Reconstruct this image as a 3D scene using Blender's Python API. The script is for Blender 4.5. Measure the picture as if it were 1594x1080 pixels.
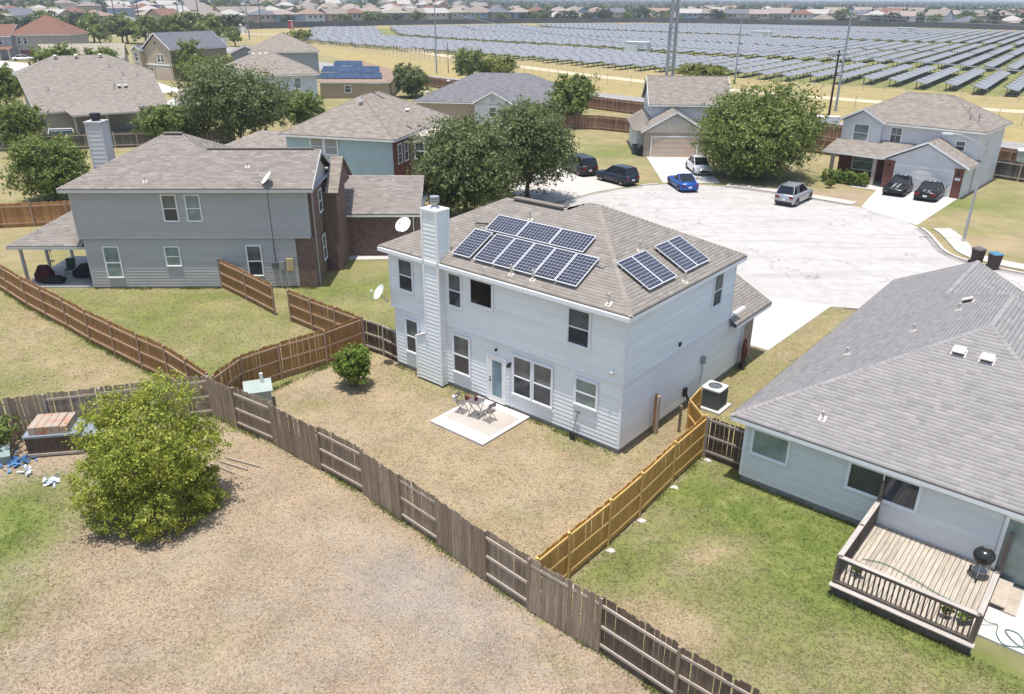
import bpy, math, random
import numpy as np
from mathutils import Vector, Matrix
R = math.radians
random.seed(7); rng = np.random.default_rng(11)
for o in list(bpy.data.objects): bpy.data.objects.remove(o)
scene = bpy.context.scene; COL = scene.collection
# ---------------------------------------------------------------- camera (small drone about 16 m up)
PITCH, ROLL, CAMZ = 0.4206, 0.0042, 15.925
cd = bpy.data.cameras.new('camera'); cam = bpy.data.objects.new('camera', cd); COL.objects.link(cam)
cd.sensor_width = 36.0; cd.lens = 36.0*1215.9/1594.0; cd.clip_start = 0.1; cd.clip_end = 20000
_f = Vector((0, math.cos(PITCH), -math.sin(PITCH))); _u = Vector((0, math.sin(PITCH), math.cos(PITCH))); _r = Vector((1, 0, 0))
_rt = _r*math.cos(ROLL)+_u*math.sin(ROLL); _up = _u*math.cos(ROLL)-_r*math.sin(ROLL)
M = Matrix.Identity(4)
for i in range(3): M[i][0] = _rt[i]; M[i][1] = _up[i]; M[i][2] = -_f[i]
M[2][3] = CAMZ
cam.matrix_world = M; scene.camera = cam
# ---------------------------------------------------------------- sky, sun, exposure
SUNDIR = Vector((-0.048, -0.095, 1.0)).normalized()      # towards the sun: near the zenith
EL = math.asin(SUNDIR.z); AZ = math.atan2(SUNDIR.x, SUNDIR.y)
w = bpy.data.worlds.new('World'); scene.world = w; w.use_nodes = True
nt = w.node_tree; nt.nodes.clear()
sk = nt.nodes.new('ShaderNodeTexSky'); sk.sky_type = 'NISHITA'; sk.sun_disc = False
sk.sun_elevation = EL; sk.sun_rotation = AZ; sk.air_density = 1.0; sk.dust_density = 2.0; sk.ozone_density = 1.0; sk.altitude = 200
bg = nt.nodes.new('ShaderNodeBackground'); bg.inputs[1].default_value = 0.15
wo = nt.nodes.new('ShaderNodeOutputWorld'); nt.links.new(sk.outputs[0], bg.inputs[0]); nt.links.new(bg.outputs[0], wo.inputs[0])
sd = bpy.data.lights.new('sun', 'SUN'); sd.energy = 4.2; sd.angle = R(0.53); sd.color = (1.0, 0.965, 0.91)
sun = bpy.data.objects.new('sun', sd); COL.objects.link(sun); sun.location = (0, 0, 60)
sun.rotation_euler = (-SUNDIR).to_track_quat('-Z', 'Y').to_euler()
vs = scene.view_settings; vs.view_transform = 'Standard'; vs.look = 'None'; vs.exposure = 0.5; vs.gamma = 1.0; vs.use_curve_mapping = False
scene.render.engine = 'CYCLES'
scene.cycles.max_bounces = 6; scene.cycles.diffuse_bounces = 3; scene.cycles.glossy_bounces = 2; scene.cycles.transparent_max_bounces = 6; scene.cycles.volume_bounces = 0
# ---------------------------------------------------------------- helpers
def tag(o, label=None, cat=None, group=None, kind=None):
    if label: o['label'] = label
    if cat: o['category'] = cat
    if group: o['group'] = group
    if kind: o['kind'] = kind
    return o
def empty(name, loc=(0, 0, 0), rz=0.0, parent=None):
    o = bpy.data.objects.new(name, None); COL.objects.link(o); o.location = loc; o.rotation_euler = (0, 0, rz)
    o.empty_display_size = 0.2
    if parent: o.parent = parent
    return o
def place(name, me, parent=None, loc=(0, 0, 0), rot=(0, 0, 0), scale=None):
    o = bpy.data.objects.new(name, me); COL.objects.link(o); o.location = loc; o.rotation_euler = rot
    if scale: o.scale = scale
    if parent: o.parent = parent
    return o
def copy_tree(o, parent=None):
    c = o.copy(); COL.objects.link(c); c.parent = parent
    for ch in list(o.children): copy_tree(ch, c)
    return c
class MB:
    def __init__(s): s.v = []; s.f = []; s.uv = {}; s.mi = []
    def add(s, vs, fs, mi=0):
        b = len(s.v); s.v += [tuple(p) for p in vs]
        for f in fs: s.f.append(tuple(b+i for i in f)); s.mi.append(mi)
    def box(s, x0, x1, y0, y1, z0, z1, mi=0):
        s.add([(x0,y0,z0),(x1,y0,z0),(x1,y1,z0),(x0,y1,z0),(x0,y0,z1),(x1,y0,z1),(x1,y1,z1),(x0,y1,z1)],
              [(0,3,2,1),(4,5,6,7),(0,1,5,4),(1,2,6,5),(2,3,7,6),(3,0,4,7)], mi); return s
    def beam(s, p, q, w, h, up=(0,0,1), mi=0):
        p = Vector(p); q = Vector(q); d = (q-p).normalized(); up = Vector(up)
        sx = d.cross(up)
        if sx.length < 1e-4: sx = Vector((1,0,0))
        sx.normalize(); sz = sx.cross(d).normalized(); a = sx*w/2; b = sz*h/2
        s.add([p-a-b,p+a-b,p+a+b,p-a+b,q-a-b,q+a-b,q+a+b,q-a+b],[(0,1,2,3),(7,6,5,4),(0,4,5,1),(1,5,6,2),(2,6,7,3),(3,7,4,0)], mi); return s
    def poly(s, pts, mi=0, uv=None):
        b = len(s.v); s.v += [tuple(p) for p in pts]; s.f.append(tuple(range(b, b+len(pts)))); s.mi.append(mi)
        if uv: s.uv[len(s.f)-1] = uv
        return s
    def cyl(s, p, q, r0, r1=None, n=10, caps=True, mi=0):
        r1 = r0 if r1 is None else r1
        p = Vector(p); q = Vector(q); d = (q-p).normalized(); a = d.orthogonal().normalized(); b = d.cross(a)
        vs = []
        for c, r in ((p, r0), (q, r1)):
            for i in range(n):
                t = 2*math.pi*i/n; vs.append(c+a*math.cos(t)*r+b*math.sin(t)*r)
        fs = [(i, (i+1)%n, n+(i+1)%n, n+i) for i in range(n)]
        if caps: fs += [tuple(range(n-1,-1,-1)), tuple(range(n, 2*n))]
        s.add(vs, fs, mi); return s
    def tube(s, pts, r, n=6, mi=0):
        pts = [Vector(p) for p in pts]; rs = r if isinstance(r, (list, tuple)) else [r]*len(pts)
        vs = []; prev = None
        for i, p in enumerate(pts):
            d = (pts[min(i+1, len(pts)-1)]-pts[max(i-1, 0)]).normalized()
            a = d.orthogonal().normalized() if prev is None else (prev-d*prev.dot(d)).normalized()
            prev = a; b = d.cross(a)
            for k in range(n):
                t = 2*math.pi*k/n; vs.append(p+a*math.cos(t)*rs[i]+b*math.sin(t)*rs[i])
        fs = []
        for i in range(len(pts)-1):
            for k in range(n): fs.append((i*n+k, i*n+(k+1)%n, (i+1)*n+(k+1)%n, (i+1)*n+k))
        fs += [tuple(range(n-1,-1,-1)), tuple(range((len(pts)-1)*n, len(pts)*n))]
        s.add(vs, fs, mi); return s
    def lathe(s, prof, c=(0,0,0), n=16, mi=0):
        vs = []
        for (r, z) in prof:
            for k in range(n):
                t = 2*math.pi*k/n; vs.append((c[0]+r*math.cos(t), c[1]+r*math.sin(t), c[2]+z))
        fs = []
        for i in range(len(prof)-1):
            for k in range(n): fs.append((i*n+k, i*n+(k+1)%n, (i+1)*n+(k+1)%n, (i+1)*n+k))
        s.add(vs, fs, mi); return s
    def mesh(s, name, mat, smooth=False):
        me = bpy.data.meshes.new(name); me.from_pydata(s.v, [], s.f)
        mats = mat if isinstance(mat, (list, tuple)) else [mat]
        for m in mats: me.materials.append(m)
        if len(mats) > 1: me.polygons.foreach_set('material_index', s.mi)
        if s.uv:
            ul = me.uv_layers.new(name='UVMap')
            for fi, uv in s.uv.items():
                p = me.polygons[fi]
                for k, li in enumerate(p.loop_indices): ul.data[li].uv = uv[k]
        if smooth: me.polygons.foreach_set('use_smooth', [True]*len(me.polygons))
        me.update(); return me
    def build(s, name, mat, parent=None, loc=(0,0,0), rot=(0,0,0), smooth=False):
        return place(name, s.mesh(name, mat, smooth), parent, loc, rot)
def fast_mesh(name, V, F, mat, k):
    """V (n,3) array, F (m,k) int array of faces with k corners"""
    me = bpy.data.meshes.new(name); V = np.asarray(V, np.float32); F = np.asarray(F, np.int32)
    me.vertices.add(len(V)); me.vertices.foreach_set('co', V.ravel())
    me.loops.add(F.size); me.loops.foreach_set('vertex_index', F.ravel())
    me.polygons.add(len(F)); me.polygons.foreach_set('loop_start', np.arange(0, F.size, k, dtype=np.int32))
    me.polygons.foreach_set('loop_total', np.full(len(F), k, np.int32))
    if mat: me.materials.append(mat)
    me.update(calc_edges=True); return me
def rot2(x, y, a): c, s = math.cos(a), math.sin(a); return (x*c-y*s, x*s+y*c)
# ---------------------------------------------------------------- materials
class NT:
    def __init__(s, name):
        s.m = bpy.data.materials.new(name); s.m.use_nodes = True; s.t = s.m.node_tree; s.t.nodes.clear()
        s.out = s.n('ShaderNodeOutputMaterial'); s.p = s.n('ShaderNodeBsdfPrincipled'); s.l(s.p.outputs[0], s.out.inputs[0])
    def n(s, t, **kw):
        nd = s.t.nodes.new(t)
        for k, v in kw.items(): setattr(nd, k, v)
        return nd
    def l(s, a, b): s.t.links.new(a, b)
    def val(s, sock, v):
        if hasattr(v, 'is_linked') or hasattr(v, 'links'): s.l(v, sock)
        else: sock.default_value = v
    def coord(s, kind='Object'): return s.n('ShaderNodeTexCoord').outputs[kind]
    def mapping(s, vec, scale=(1,1,1), loc=(0,0,0), rot=(0,0,0)):
        m = s.n('ShaderNodeMapping'); s.l(vec, m.inputs[0]); m.inputs['Scale'].default_value = scale; m.inputs['Location'].default_value = loc; m.inputs['Rotation'].default_value = rot
        return m.outputs[0]
    def noise(s, vec, scale, detail=3, rough=.55, dist=0):
        n = s.n('ShaderNodeTexNoise'); s.l(vec, n.inputs['Vector']); n.inputs['Scale'].default_value = scale; n.inputs['Detail'].default_value = detail; n.inputs['Roughness'].default_value = rough; n.inputs['Distortion'].default_value = dist
        return n.outputs[0]
    def ramp(s, fac, stops):
        r = s.n('ShaderNodeValToRGB'); s.l(fac, r.inputs[0]); e = r.color_ramp.elements
        while len(e) < len(stops): e.new(.5)
        for i, (p, c) in enumerate(stops): e[i].position = p; e[i].color = (*c, 1) if len(c) == 3 else c
        return r.outputs[0]
    def mix(s, f, a, b, mode='MIX'):
        m = s.n('ShaderNodeMix'); m.data_type = 'RGBA'; m.blend_type = mode
        s.val(m.inputs[0], f)
        for i, v in ((6, a), (7, b)):
            if isinstance(v, tuple): m.inputs[i].default_value = (*v, 1) if len(v) == 3 else v
            else: s.l(v, m.inputs[i])
        return m.outputs[2]
    def math(s, op, a, b=0.0, c=None, clamp=False):
        m = s.n('ShaderNodeMath'); m.operation = op; m.use_clamp = clamp; s.val(m.inputs[0], a); s.val(m.inputs[1], b)
        if c is not None: s.val(m.inputs[2], c)
        return m.outputs[0]
    def bump(s, h, strength=.4, dist=.02):
        b = s.n('ShaderNodeBump'); b.inputs['Strength'].default_value = strength; b.inputs['Distance'].default_value = dist; s.l(h, b.inputs['Height']); s.l(b.outputs[0], s.p.inputs['Normal'])
    def base(s, c):
        if isinstance(c, tuple): s.p.inputs['Base Color'].default_value = (*c, 1)
        else: s.l(c, s.p.inputs['Base Color'])
    def fin(s, rough=.8, spec=.3, metal=0.0):
        s.p.inputs['Roughness'].default_value = rough; s.p.inputs['Specular IOR Level'].default_value = spec; s.p.inputs['Metallic'].default_value = metal
        return s.m
def lerp(a, b, t): return tuple(x+(y-x)*t for x, y in zip(a, b))
def mul(c, k): return tuple(min(1, x*k) for x in c)
_cache = {}
def paint(name, c, rough=.6, var=.10, scale=1.5, spec=.3, metal=0, fine=.0):
    key = name
    if key in _cache: return _cache[key]
    t = NT(name); v = t.coord('Object')
    f = t.noise(v, scale, 4)
    col = t.ramp(f, [(.3, mul(c, 1-var)), (.7, mul(c, 1+var))])
    if fine: col = t.mix(t.math('MULTIPLY', t.noise(v, scale*20, 2), fine), col, mul(c, .5))
    t.base(col); _cache[key] = t.fin(rough, spec, metal); return _cache[key]
def plankpaint(name, c):
    t = NT(name); v = t.coord('Object'); r = objrand(t); n = t.noise(v, .9, 4)
    col = t.ramp(n, [(.3, mul(c, .95)), (.7, mul(c, 1.03))]); col = t.mix(.5, col, t.ramp(r, [(0, mul(c, .88)), (1, mul(c, 1.06))])); t.base(col); return t.fin(.5, .3)
def island(t):
    g = t.n('ShaderNodeNewGeometry'); return g.outputs['Random Per Island']
def objrand(t): return t.n('ShaderNodeObjectInfo').outputs['Random']
def shingle_geo(name, cols):
    t = NT(name); v = t.coord('Object'); r = island(t)
    c = t.ramp(r, [(i/(len(cols)-1), k) for i, k in enumerate(cols)])
    big = t.noise(v, .7, 3); c = t.mix(t.math('MULTIPLY', big, .3), c, lerp(cols[0], cols[-1], .5))
    fine = t.noise(v, 60, 2); c = t.mix(.5, c, t.ramp(fine, [(.25, (.35,.35,.35)), (.75, (.75,.75,.75))]), 'OVERLAY')
    t.base(c); t.bump(fine, .5, .01); return t.fin(.92, .15)
def shingle_uv(name, c1, c2, mort=None):
    t = NT(name); uv = t.coord('UV')
    b = t.n('ShaderNodeTexBrick'); t.l(uv, b.inputs['Vector']); b.offset = .37; b.offset_frequency = 2
    b.inputs['Scale'].default_value = 1; b.inputs['Brick Width'].default_value = .55; b.inputs['Row Height'].default_value = .2
    b.inputs['Mortar Size'].default_value = .012; b.inputs['Mortar Smooth'].default_value = .4; b.inputs['Bias'].default_value = 0
    b.inputs['Color1'].default_value = (*c1, 1); b.inputs['Color2'].default_value = (*c2, 1); b.inputs['Mortar'].default_value = (*(mort or mul(c1, .75)), 1)
    o = t.noise(t.mapping(uv, (.9, 2.2, 1)), 1.6, 4); c = t.mix(.55, b.outputs[0], t.ramp(o, [(.32, mul(c1, .80)), (.68, mul(c2, 1.12))]))
    big = t.noise(uv, .25, 2); c = t.mix(t.math('MULTIPLY', big, .3), c, lerp(c1, c2, .5))
    fine = t.noise(uv, 45, 2); c = t.mix(.35, c, t.ramp(fine, [(.25, (.3,.3,.3)), (.75, (.75,.75,.75))]), 'OVERLAY')
    t.base(c); t.bump(b.outputs[1], -.3, .015); return t.fin(.92, .15)
def siding(name, c, lap=.18, rough=.55):
    t = NT(name); v = t.coord('Object'); sx = t.n('ShaderNodeSeparateXYZ'); t.l(v, sx.inputs[0])
    f = t.math('FRACT', t.math('DIVIDE', sx.outputs[2], lap)); h = t.math('SUBTRACT', 1.0, f)
    n = t.noise(v, .8, 4); t.base(t.ramp(n, [(.3, mul(c, .93)), (.7, mul(c, 1.06))])); t.bump(h, .55, .02); return t.fin(rough, .3)
def brickmat(name, c1, c2, mort, w=.22, h=.075):
    t = NT(name); v = t.coord('Object'); sx = t.n('ShaderNodeSeparateXYZ'); t.l(v, sx.inputs[0])
    cb = t.n('ShaderNodeCombineXYZ'); t.l(t.math('ADD', sx.outputs[0], sx.outputs[1]), cb.inputs[0]); t.l(sx.outputs[2], cb.inputs[1])
    b = t.n('ShaderNodeTexBrick'); t.l(cb.outputs[0], b.inputs['Vector']); b.inputs['Scale'].default_value = 1; b.inputs['Brick Width'].default_value = w; b.inputs['Row Height'].default_value = h
    b.inputs['Mortar Size'].default_value = .008; b.inputs['Color1'].default_value = (*c1, 1); b.inputs['Color2'].default_value = (*c2, 1); b.inputs['Mortar'].default_value = (*mort, 1)
    n = t.noise(cb.outputs[0], 9, 2); c = t.mix(t.ramp(n, [(.66, (0,0,0)), (.72, (1,1,1))]), b.outputs[0], mul(mort, 1.25))
    t.base(c); t.bump(b.outputs[1], -.5, .01); return t.fin(.85, .2)
def wood(name, a, b, dark=None, tint=.5, streak=26):
    """board wood: random tone per board object, grain along the length (local z)"""
    t = NT(name); v = t.coord('Object'); r = objrand(t)
    off = t.n('ShaderNodeCombineXYZ'); t.l(t.math('MULTIPLY', r, 37.0), off.inputs[0]); t.l(t.math('MULTIPLY', r, 11.0), off.inputs[2])
    ad = t.n('ShaderNodeVectorMath'); ad.operation = 'ADD'; t.l(v, ad.inputs[0]); t.l(off.outputs[0], ad.inputs[1])
    gr = t.noise(t.mapping(ad.outputs[0], (1, 1, .07)), streak, 4); st = t.noise(t.mapping(ad.outputs[0], (1, 1, .35)), 2.2, 3)
    c = t.mix(r, a, b); c = t.mix(t.ramp(gr, [(.35, (0,0,0)), (.7, (.75,.75,.75))]), c, dark or mul(a, .45)); c = t.mix(t.math('MULTIPLY', st, tint), c, mul(b, 1.25))
    t.base(c); t.bump(gr, .25, .01); return t.fin(.85, .2)
def glass(name, c, rough=.06, spec=.6):
    t = NT(name); v = t.coord('Object'); n = t.noise(v, 1.3, 2); t.base(t.ramp(n, [(.3, mul(c, .7)), (.7, mul(c, 1.35))])); return t.fin(rough, spec)
def leafmat(name, cols, trans=.22):
    t = NT(name); r = island(t); v = t.coord('Object')
    c = t.ramp(r, [(i/(len(cols)-1), k) for i, k in enumerate(cols)])
    cl = t.noise(v, .9, 3); c = t.mix(t.ramp(cl, [(.35, (0,0,0)), (.65, (.55,.55,.55))]), c, cols[-1])
    t.base(c); t.p.inputs['Roughness'].default_value = .5; t.p.inputs['Specular IOR Level'].default_value = .35
    tr = t.n('ShaderNodeBsdfTranslucent'); t.l(c, tr.inputs[0]); ms = t.n('ShaderNodeMixShader'); ms.inputs[0].default_value = trans
    t.l(t.p.outputs[0], ms.inputs[1]); t.l(tr.outputs[0], ms.inputs[2]); t.l(ms.outputs[0], t.out.inputs[0]); return t.m
def grass_mat():
    t = NT('grass_ground'); v = t.coord('Object')
    g = t.n('ShaderNodeAttribute', attribute_name='green').outputs['Fac']; d = t.n('ShaderNodeAttribute', attribute_name='dirt').outputs['Fac']; s = t.n('ShaderNodeAttribute', attribute_name='straw').outputs['Fac']
    n0 = t.noise(v, .22, 3); n1 = t.noise(v, 1.3, 4, .6, .4); n2 = t.noise(v, 15, 4, .65); n3 = t.noise(v, 55, 3, .7); n5 = t.noise(v, .55, 4, .6)
    k = t.math('ADD', g, t.math('MULTIPLY', t.math('SUBTRACT', n1, .5), .75)); k = t.math('ADD', k, t.math('MULTIPLY', t.math('SUBTRACT', n2, .5), .45)); k = t.math('ADD', k, t.math('MULTIPLY', t.math('SUBTRACT', n0, .5), .7))
    dry = t.ramp(n2, [(.25, (.20,.145,.095)), (.42, (.28,.21,.145)), (.6, (.35,.27,.195)), (.8, (.45,.365,.28))])
    straw = t.ramp(n2, [(.25, (.22,.17,.075)), (.5, (.315,.25,.115)), (.75, (.40,.335,.175))])
    dry = t.mix(t.ramp(t.noise(v, .42, 5, .65), [(.46, (0,0,0)), (.66, (.7,.7,.7))]), dry, t.ramp(n3, [(.3, (.215,.175,.13)), (.7, (.40,.335,.265))])); dry = t.mix(s, dry, straw)
    grn = t.ramp(n1, [(.22, (.075,.115,.022)), (.5, (.135,.165,.042)), (.78, (.225,.225,.078))])
    kk = t.ramp(k, [(.22, (0,0,0)), (.78, (1,1,1))]); c = t.mix(kk, dry, grn)
    dn = t.math('ADD', d, t.math('MULTIPLY', t.math('SUBTRACT', n1, .5), .9)); dn = t.math('ADD', dn, t.math('MULTIPLY', t.math('SUBTRACT', n3, .5), .5))
    grav = t.ramp(n3, [(.32, (.10,.082,.066)), (.5, (.235,.20,.165)), (.68, (.50,.455,.40))])
    c = t.mix(t.ramp(dn, [(.35, (0,0,0)), (.75, (.85,.85,.85))]), c, grav)
    c = t.mix(.5, c, t.ramp(n5, [(.3, (.34,.34,.34)), (.7, (.62,.62,.62))]), 'OVERLAY'); c = t.mix(.42, c, t.ramp(n3, [(.28, (.2,.2,.2)), (.72, (.78,.78,.78))]), 'OVERLAY'); c = t.mix(.2, c, t.ramp(n2, [(.3, (.3,.3,.3)), (.7, (.68,.68,.68))]), 'OVERLAY')
    t.base(c); hgt = t.math('ADD', n3, t.math('MULTIPLY', n2, 1.2)); t.bump(hgt, .45, .03); return t.fin(.95, .08)
def concrete(name, c, crack=0., stain=.25, scale=1.):
    t = NT(name); v = t.coord('Object')
    n0 = t.noise(v, .12*scale, 4, .6); n1 = t.noise(v, 1.1*scale, 5, .6); n2 = t.noise(v, 22*scale, 3, .7)
    col = t.ramp(n1, [(.3, mul(c, 1-stain*.5)), (.6, c), (.8, mul(c, 1.05))]); col = t.mix(t.math('MULTIPLY', n0, stain*1.4), col, mul(c, .72))
    if crack:
        sm = t.noise(t.mapping(v, (.05, .55, 1), rot=(0,0,-.6)), 1.6, 5, .65); col = t.mix(t.ramp(sm, [(.50, (0,0,0)), (.62, (.42,.42,.42))]), col, mul(c, .60))
        vo = t.n('ShaderNodeTexVoronoi', feature='DISTANCE_TO_EDGE'); wv = t.n('ShaderNodeVectorMath'); wv.operation = 'ADD'
        nz = t.n('ShaderNodeTexNoise'); t.l(v, nz.inputs['Vector']); nz.inputs['Scale'].default_value = .55; nz.inputs['Detail'].default_value = 6
        sc = t.n('ShaderNodeVectorMath'); sc.operation = 'SCALE'; t.l(nz.outputs['Color'], sc.inputs[0]); sc.inputs['Scale'].default_value = 5.; t.l(v, wv.inputs[0]); t.l(sc.outputs[0], wv.inputs[1])
        t.l(wv.outputs[0], vo.inputs['Vector']); vo.inputs['Scale'].default_value = .11
        ck = t.ramp(vo.outputs[0], [(0, (1,1,1)), (.004, (.8,.8,.8)), (.009, (0,0,0))]); br = t.ramp(t.noise(v, .3, 2), [(.42, (0,0,0)), (.55, (crack,)*3)])
        col = t.mix(t.math('MULTIPLY', ck, br), col, mul(c, .35))
        jb = t.n('ShaderNodeTexBrick'); t.l(t.mapping(v, rot=(0,0,.7)), jb.inputs['Vector']); jb.offset = .5; jb.inputs['Scale'].default_value = 1; jb.inputs['Brick Width'].default_value = 9.; jb.inputs['Row Height'].default_value = 4.6; jb.inputs['Mortar Size'].default_value = .02; jb.inputs['Color1'].default_value = (0,0,0,1); jb.inputs['Color2'].default_value = (.16,.16,.16,1); jb.inputs['Mortar'].default_value = (.55,.55,.55,1)
        col = t.mix(jb.outputs[0], col, mul(c, .62))
        sp = t.noise(v, .75, 3, .5); col = t.mix(t.ramp(sp, [(.66, (0,0,0)), (.74, (.35,.35,.35))]), col, mul(c, .5))
    col = t.mix(.3, col, t.ramp(n2, [(.3, (.32,.32,.32)), (.7, (.7,.7,.7))]), 'OVERLAY')
    t.base(col); t.bump(n2, .25, .008); return t.fin(.85, .2)
def cells(name, c, line, nx, ny):
    t = NT(name); uv = t.coord('UV'); b = t.n('ShaderNodeTexBrick'); t.l(uv, b.inputs['Vector']); b.offset = 0; b.inputs['Scale'].default_value = 1
    b.inputs['Brick Width'].default_value = 1/nx; b.inputs['Row Height'].default_value = 1/ny; b.inputs['Mortar Size'].default_value = .0045; b.inputs['Mortar Smooth'].default_value = .1
    b.inputs['Color1'].default_value = (*mul(c, .8), 1); b.inputs['Color2'].default_value = (*mul(c, 1.25), 1); b.inputs['Mortar'].default_value = (*line, 1); t.base(b.outputs[0]); return t.fin(.18, .35)
G_ = {}
def setup_mats():
    g = G_
    g['grass'] = grass_mat()
    g['street'] = concrete('street_concrete', (.465,.44,.41), .7, .4); g['drive'] = concrete('driveway_concrete', (.50,.475,.45), 0, .2); g['walk'] = concrete('sidewalk_concrete', (.50,.455,.405), 0, .3); g['asph'] = concrete('road_asphalt', (.30,.285,.27), 0, .25)
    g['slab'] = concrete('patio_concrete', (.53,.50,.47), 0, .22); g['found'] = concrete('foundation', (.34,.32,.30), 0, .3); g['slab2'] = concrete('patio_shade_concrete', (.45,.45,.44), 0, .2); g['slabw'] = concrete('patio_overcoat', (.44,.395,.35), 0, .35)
    g['white'] = paint('white_trim', (.80,.80,.78), .45, .04); g['h1wall'] = plankpaint('white_siding', (.79,.825,.815)); g['h1trim'] = paint('house_trim', (.76,.78,.79), .5, .04)
    g['h2wall'] = plankpaint('grey_siding', (.42,.415,.40)); g['h2trim'] = paint('grey_trim', (.46,.45,.44), .5, .05); g['h3wall'] = plankpaint('pale_siding', (.66,.685,.675))
    g['roof1'] = shingle_geo('tan_shingle', [(.20,.176,.152),(.245,.217,.189),(.27,.24,.21),(.222,.196,.17),(.308,.275,.242)])
    g['roof2'] = shingle_geo('pinkish_shingle', [(.185,.16,.141),(.235,.205,.182),(.27,.237,.211),(.205,.178,.158),(.315,.278,.248)])
    g['roof3'] = shingle_geo('grey_shingle', [(.215,.203,.20),(.258,.244,.238),(.282,.266,.259),(.24,.227,.221),(.312,.292,.284)])
    g['rooftan'] = shingle_uv('tan_roof', (.155,.132,.112), (.30,.258,.22)); g['roofgrey'] = shingle_uv('grey_brown_roof', (.16,.14,.122), (.285,.25,.215)); g['roofdark'] = shingle_uv('charcoal_roof', (.095,.093,.10), (.20,.195,.205)); g['roofred'] = shingle_uv('red_brown_roof', (.15,.08,.058), (.21,.118,.088)); g['roofbrown'] = shingle_uv('brown_roof', (.23,.155,.12), (.32,.225,.175)); g['roofslate'] = shingle_uv('slate_roof', (.10,.105,.12), (.16,.165,.18)); g['roofolive'] = shingle_uv('olive_tan_roof', (.24,.21,.165), (.32,.285,.225))
    g['brick1'] = brickmat('red_brown_brick', (.115,.06,.045), (.20,.12,.095), (.22,.19,.17)); g['brickred'] = brickmat('dark_red_brick', (.16,.05,.04), (.21,.08,.06), (.20,.12,.10)); g['bricktan'] = brickmat('tan_brick', (.30,.24,.19), (.38,.31,.25), (.4,.36,.3))
    g['glass'] = glass('dark_window_glass', (.045,.05,.058)); g['glasst'] = glass('upper_sash_glass', (.115,.125,.125)); g['glassg'] = glass('green_window_glass', (.20,.25,.235), .08); g['glassb'] = glass('blue_door_glass', (.16,.25,.30), .1); g['glassk'] = glass('black_window', (.012,.011,.011), .1); g['blind'] = paint('window_blind', (.34,.33,.31), .6, .12, 3); g['glasscar'] = glass('car_glass', (.012,.014,.017), .05, .6)
    g['oldwood'] = wood('weathered_grey_fence_wood', (.19,.14,.095), (.37,.295,.22), (.068,.049,.034)); g['oldrail'] = wood('weathered_rail_wood', (.36,.305,.25), (.46,.395,.33), (.19,.155,.12))
    g['brownold'] = wood('dark_weathered_fence_wood', (.10,.072,.05), (.19,.145,.108), (.04,.028,.02)); g['darkwood'] = wood('dark_fence_wood', (.085,.06,.045), (.125,.09,.07), (.035,.025,.018)); g['darkrail'] = wood('dark_fence_rail_wood', (.26,.22,.195), (.34,.29,.26), (.12,.10,.085))
    g['brownwood'] = wood('brown_fence_wood', (.265,.14,.055), (.38,.215,.088), (.13,.062,.026)); g['brownrail'] = wood('brown_rail_wood', (.33,.22,.145), (.42,.29,.20), (.18,.11,.07))
    g['newwood'] = wood('new_yellow_pine', (.45,.245,.068), (.56,.325,.10), (.30,.155,.042), .45); g['newrail'] = wood('new_pine_rail', (.56,.365,.125), (.62,.41,.15), (.42,.25,.08), .3)
    g['deck'] = wood('weathered_deck_wood', (.31,.26,.205), (.46,.40,.325), (.10,.08,.064), .6); g['deckdark'] = wood('dark_deck_rail_wood', (.13,.105,.085), (.19,.155,.13), (.05,.04,.033)); g['deckcap'] = wood('grey_deck_cap_wood', (.36,.32,.28), (.45,.40,.36), (.17,.15,.13))
    g['barkd'] = paint('bark', (.10,.075,.055), .9, .3, 6); g['metal'] = paint('galvanised_steel', (.42,.44,.45), .4, .08, 2, .5, .6); g['steelblue'] = paint('grey_blue_steel', (.28,.32,.36), .45, .08, 1, .5, .3); g['dkmetal'] = paint('dark_metal', (.03,.03,.032), .45, .15, 3); g['black'] = paint('black_plastic', (.02,.02,.02), .5, .1, 3); g['acgrey'] = paint('condenser_grey', (.11,.12,.125), .6, .15, 20); g['dishw'] = paint('dish_white', (.72,.72,.71), .4, .04); g['pvc'] = paint('pale_vent_boot', (.52,.48,.42), .6, .1); g['grbox'] = paint('grey_green_box', (.33,.38,.34), .5, .08)
    g['polewood'] = paint('dark_pole_wood', (.05,.035,.025), .85, .2, 4)
    g['cells'] = cells('solar_cells', (.030,.033,.052), (.42,.43,.45), 6, 10); g['cellsh'] = cells('solar_cells_wide', (.030,.033,.052), (.42,.43,.45), 10, 6); g['alu'] = paint('aluminium_frame', (.66,.67,.68), .35, .03, 1, .5, .2)
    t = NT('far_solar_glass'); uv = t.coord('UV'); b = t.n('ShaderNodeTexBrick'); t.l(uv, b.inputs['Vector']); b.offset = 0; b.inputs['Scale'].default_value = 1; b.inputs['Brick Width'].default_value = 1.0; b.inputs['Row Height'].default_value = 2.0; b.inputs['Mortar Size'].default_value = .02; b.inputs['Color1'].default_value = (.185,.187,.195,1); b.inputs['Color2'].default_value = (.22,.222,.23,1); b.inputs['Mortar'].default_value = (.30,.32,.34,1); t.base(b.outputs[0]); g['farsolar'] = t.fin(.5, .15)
    g['bluesolar'] = cells('blue_roof_solar', (.035,.058,.10), (.09,.13,.20), 4, 2)
setup_mats()
def M_(k): return G_[k]
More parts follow.
